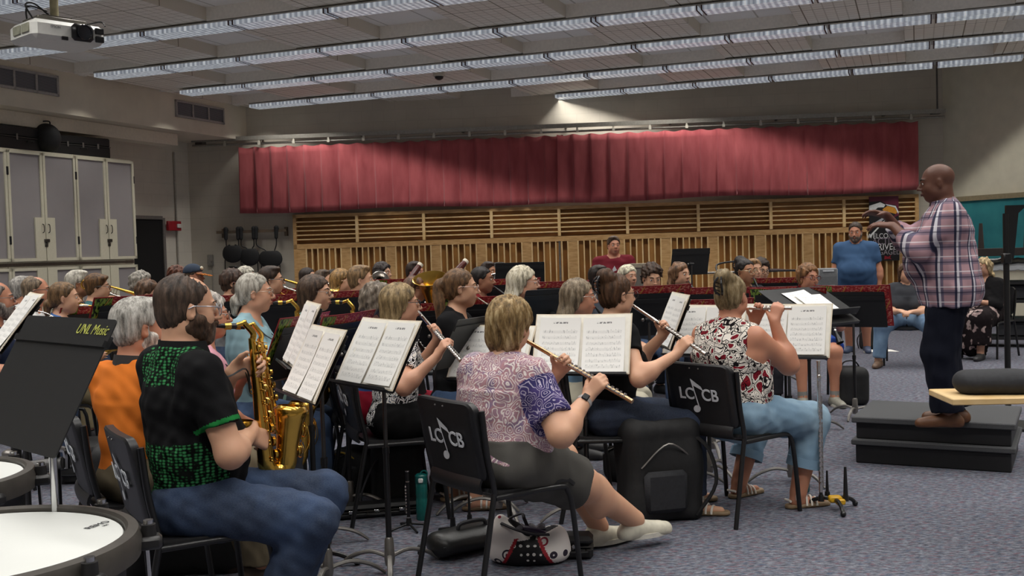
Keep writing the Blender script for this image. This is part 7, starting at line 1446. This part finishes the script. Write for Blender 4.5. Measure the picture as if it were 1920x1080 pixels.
def tsh(c_):
    o_ = np.zeros(len(c_)); w_ = .045+(.12-c_[:,2])*.55; o_[(np.abs(c_[:,0]-.0) < w_) & (c_[:,2] < .115) & (c_[:,1] < .02)] = 1; o_[(np.abs(np.abs(c_[:,0])-w_-.008) < .009) & (c_[:,2] < .125) & (c_[:,1] < .02)] = 2; o_[c_[:,2] < .014] = 3; inner = ((c_[:,0]-.03)/.115)**2+(c_[:,1]/.064)**2+((c_[:,2]-.2)/.08)**2 < 1.12; o_[inner] = 3; return o_
sobj('body', s, .0055*LOD, tote_mats(), r, wav(12,.004,40), shade=tsh); b = MB(); b.tube(spline([V(-.12,-.04,.19),V(-.05,-.08,.17),V(.03,-.09,.15),V(.1,-.06,.14)],6),.010,7,ell=.6); b.build('handle', mat('tote_strap','1c1620',.7), r); b = MB(); b.tube(spline([V(-.1,.03,.19),V(-.03,.03,.215),V(-.015,.0,.2),V(.0,.0,.16)],5),.009,7,ell=.6); b.build('handle', mat('tote_strap','1c1620',.7), r); b = MB(); b.box((.06,-.02,.14),(.17,.03,.025),roty(.28),.008); b.build('glasses_case', mat('case_purple','2a1a34',.35), r); b = MB(); b.grid(lambda a, v: V(-.06+.14*a,.0+.06*v,.15+.02*math.sin(9*a)*math.sin(7*v)),10,6,.003); b.build('scarf', mat('scarf_grey','6a666c',.7,var=.5), r)
hardcase('small_case', atz(1083,1052,0)+V(0,.08,0), (.16,.13,.11), -.1, 'small square black case just right of the flowered tote', 'instrument case', nl=1)
r = soft_box('backpack', atz(1238,972,0)+V(0,.03,0), (.40,.26,.53), .25, 'large black backpack standing between the two front chairs', 'backpack', seed=9, lump=.02); straps(r, [(.13,-.1,.47),(.22,-.16,.38),(.25,-.18,.2),(.16,-.13,.03)], M_nyl, .02); straps(r, [(-.06,0,.49),(-.04,0,.56),(.04,0,.56),(.06,0,.49)]); b = MB(); b.box((-.02,-.15,.17),(.24,.05,.22),None,.025); b.build('front_pocket', M_nyl2, r); b = MB(); b.tube(spline([V(-.15,-.142,.3),V(0,-.15,.42),V(.14,-.142,.33)],6),.005,6); b.build('zip', M_steel, r)
r = soft_box('bag', atz(1172,905,0)+V(0,.1,0), (.2,.16,.2), .2, 'small black open bag with a cream sheet, beyond the paisley lady knees', 'bag', seed=11); b = MB(); b.grid(lambda a, v: V(-.12+.2*a,-.05+.08*v,.20+.06*a-.04*v),5,4,.002); b.build('cream_sheet', M_cream, r)
r = soft_box('bag', atz(1603,762,0)+V(0,.12,0), (.26,.2,.32), .1, 'black shoulder bag on the carpet behind the woman in blue shorts', 'bag', seed=13); straps(r, [(-.1,0,.3),(-.05,0,.38),(.05,0,.38),(.1,0,.3)])
r = soft_box('backpack', atz(1637,655,0)+V(0,.1,0), (.22,.18,.36), .1, 'slim black backpack beside the pale mint bottle', 'backpack', seed=15); straps(r, [(-.08,-.08,.33),(-.22,-.1,.16),(-.2,-.08,.02)])
b = MB(); b.grid(lambda a, v: atz(1652,658,0)+V((a-.5)*.36,(v-.5)*.3,.004+.004*math.sin(4*a)),5,4,.001); tag(b.build('paper_sheet', mat('paper_white','e6e4de',.8)), 'loose white sheets lying on the carpet below the pale mint bottle', 'paper')
# flute standing on a yellow-hubbed peg stand
c = atz(1566,956,0); peg_stand(c, 'black peg stand with yellow hub and upright pegs, right of the floral blouse', [(-.075,.0,.16,.010),(.055,-.01,.235,.013),(-.02,.07,.2,.009)]); L_ = .70
r = empty('flute', tuple(c+V(-.075,0,.10)), 0, 'silver flute standing upright on the yellow-hubbed peg stand', 'flute'); b = MB(); b.cyl((0,0,0),(0,0,.53),.0105); b.build('body', M_silver, r); b = MB(); b.cyl((0,0,.52),(0,0,L_),.0098); b.cyl((0,0,L_),(0,0,L_+.01),.011); b.build('head_joint', M_silver, r); b = MB(); b.ball((0,-.010,L_-.08),(.011,.006,.018)); b.build('lip_plate', M_silver, r); b = MB()
for q in range(17): b.cyl((.0,-.008,.05+.027*q),(.0,-.017,.05+.027*q),.0085,.0075,9); b.cyl((.012,-.004,.045+.027*q),(.012,-.004,.056+.027*q),.0035,None,6)
b.cyl((.013,-.004,.03),(.013,-.004,.52),.0026,None,6); b.build('keywork', M_silver2, r)
# saxophone floor stand with yellow hub
c = atz(600,1056,0); r = empty('saxophone_stand', tuple(c), 0, 'black saxophone floor stand with yellow hub, right of the near jeans knee', 'instrument stand', 'floor instrument stands')
for a in (-.25,2.2,3.7): e = V(math.cos(a),math.sin(a)*1.0,0); b = MB(); b.tube(spline([e*.02+V(0,0,.05),e*.08+V(0,0,.05),e*.14+V(0,0,.035),e*.19+V(0,0,.012)],4),.012,8); b.ball(e*.19+V(0,0,.016),(.02,.018,.016),None,10); b.build('leg', M_tubeb, r)
b = MB(); b.box((0,0,.045),(.10,.06,.02),None,.005); b.slab([(-.03,0),(.03,0),(.03,.05),(.015,.075),(-.015,.075),(-.03,.05)],.012,(-.005,-.02,.05),(1,0,0),(0,0,1)); b.build('hub', mat('hub_yellow','c99a1c',.4), r)
b = MB(); b.cyl((-.02,0,.06),(.085,.02,.27),.0125); b.build('post', M_tubeb, r); b = MB(); b.tube(spline([V(.01,.0,.375),V(.025,.0,.33),V(.06,.01,.29),V(.085,.02,.275),V(.10,.03,.30),V(.09,.05,.345),V(.07,.06,.385)],5),.0125,8); b.build('yoke', M_tubeb, r)
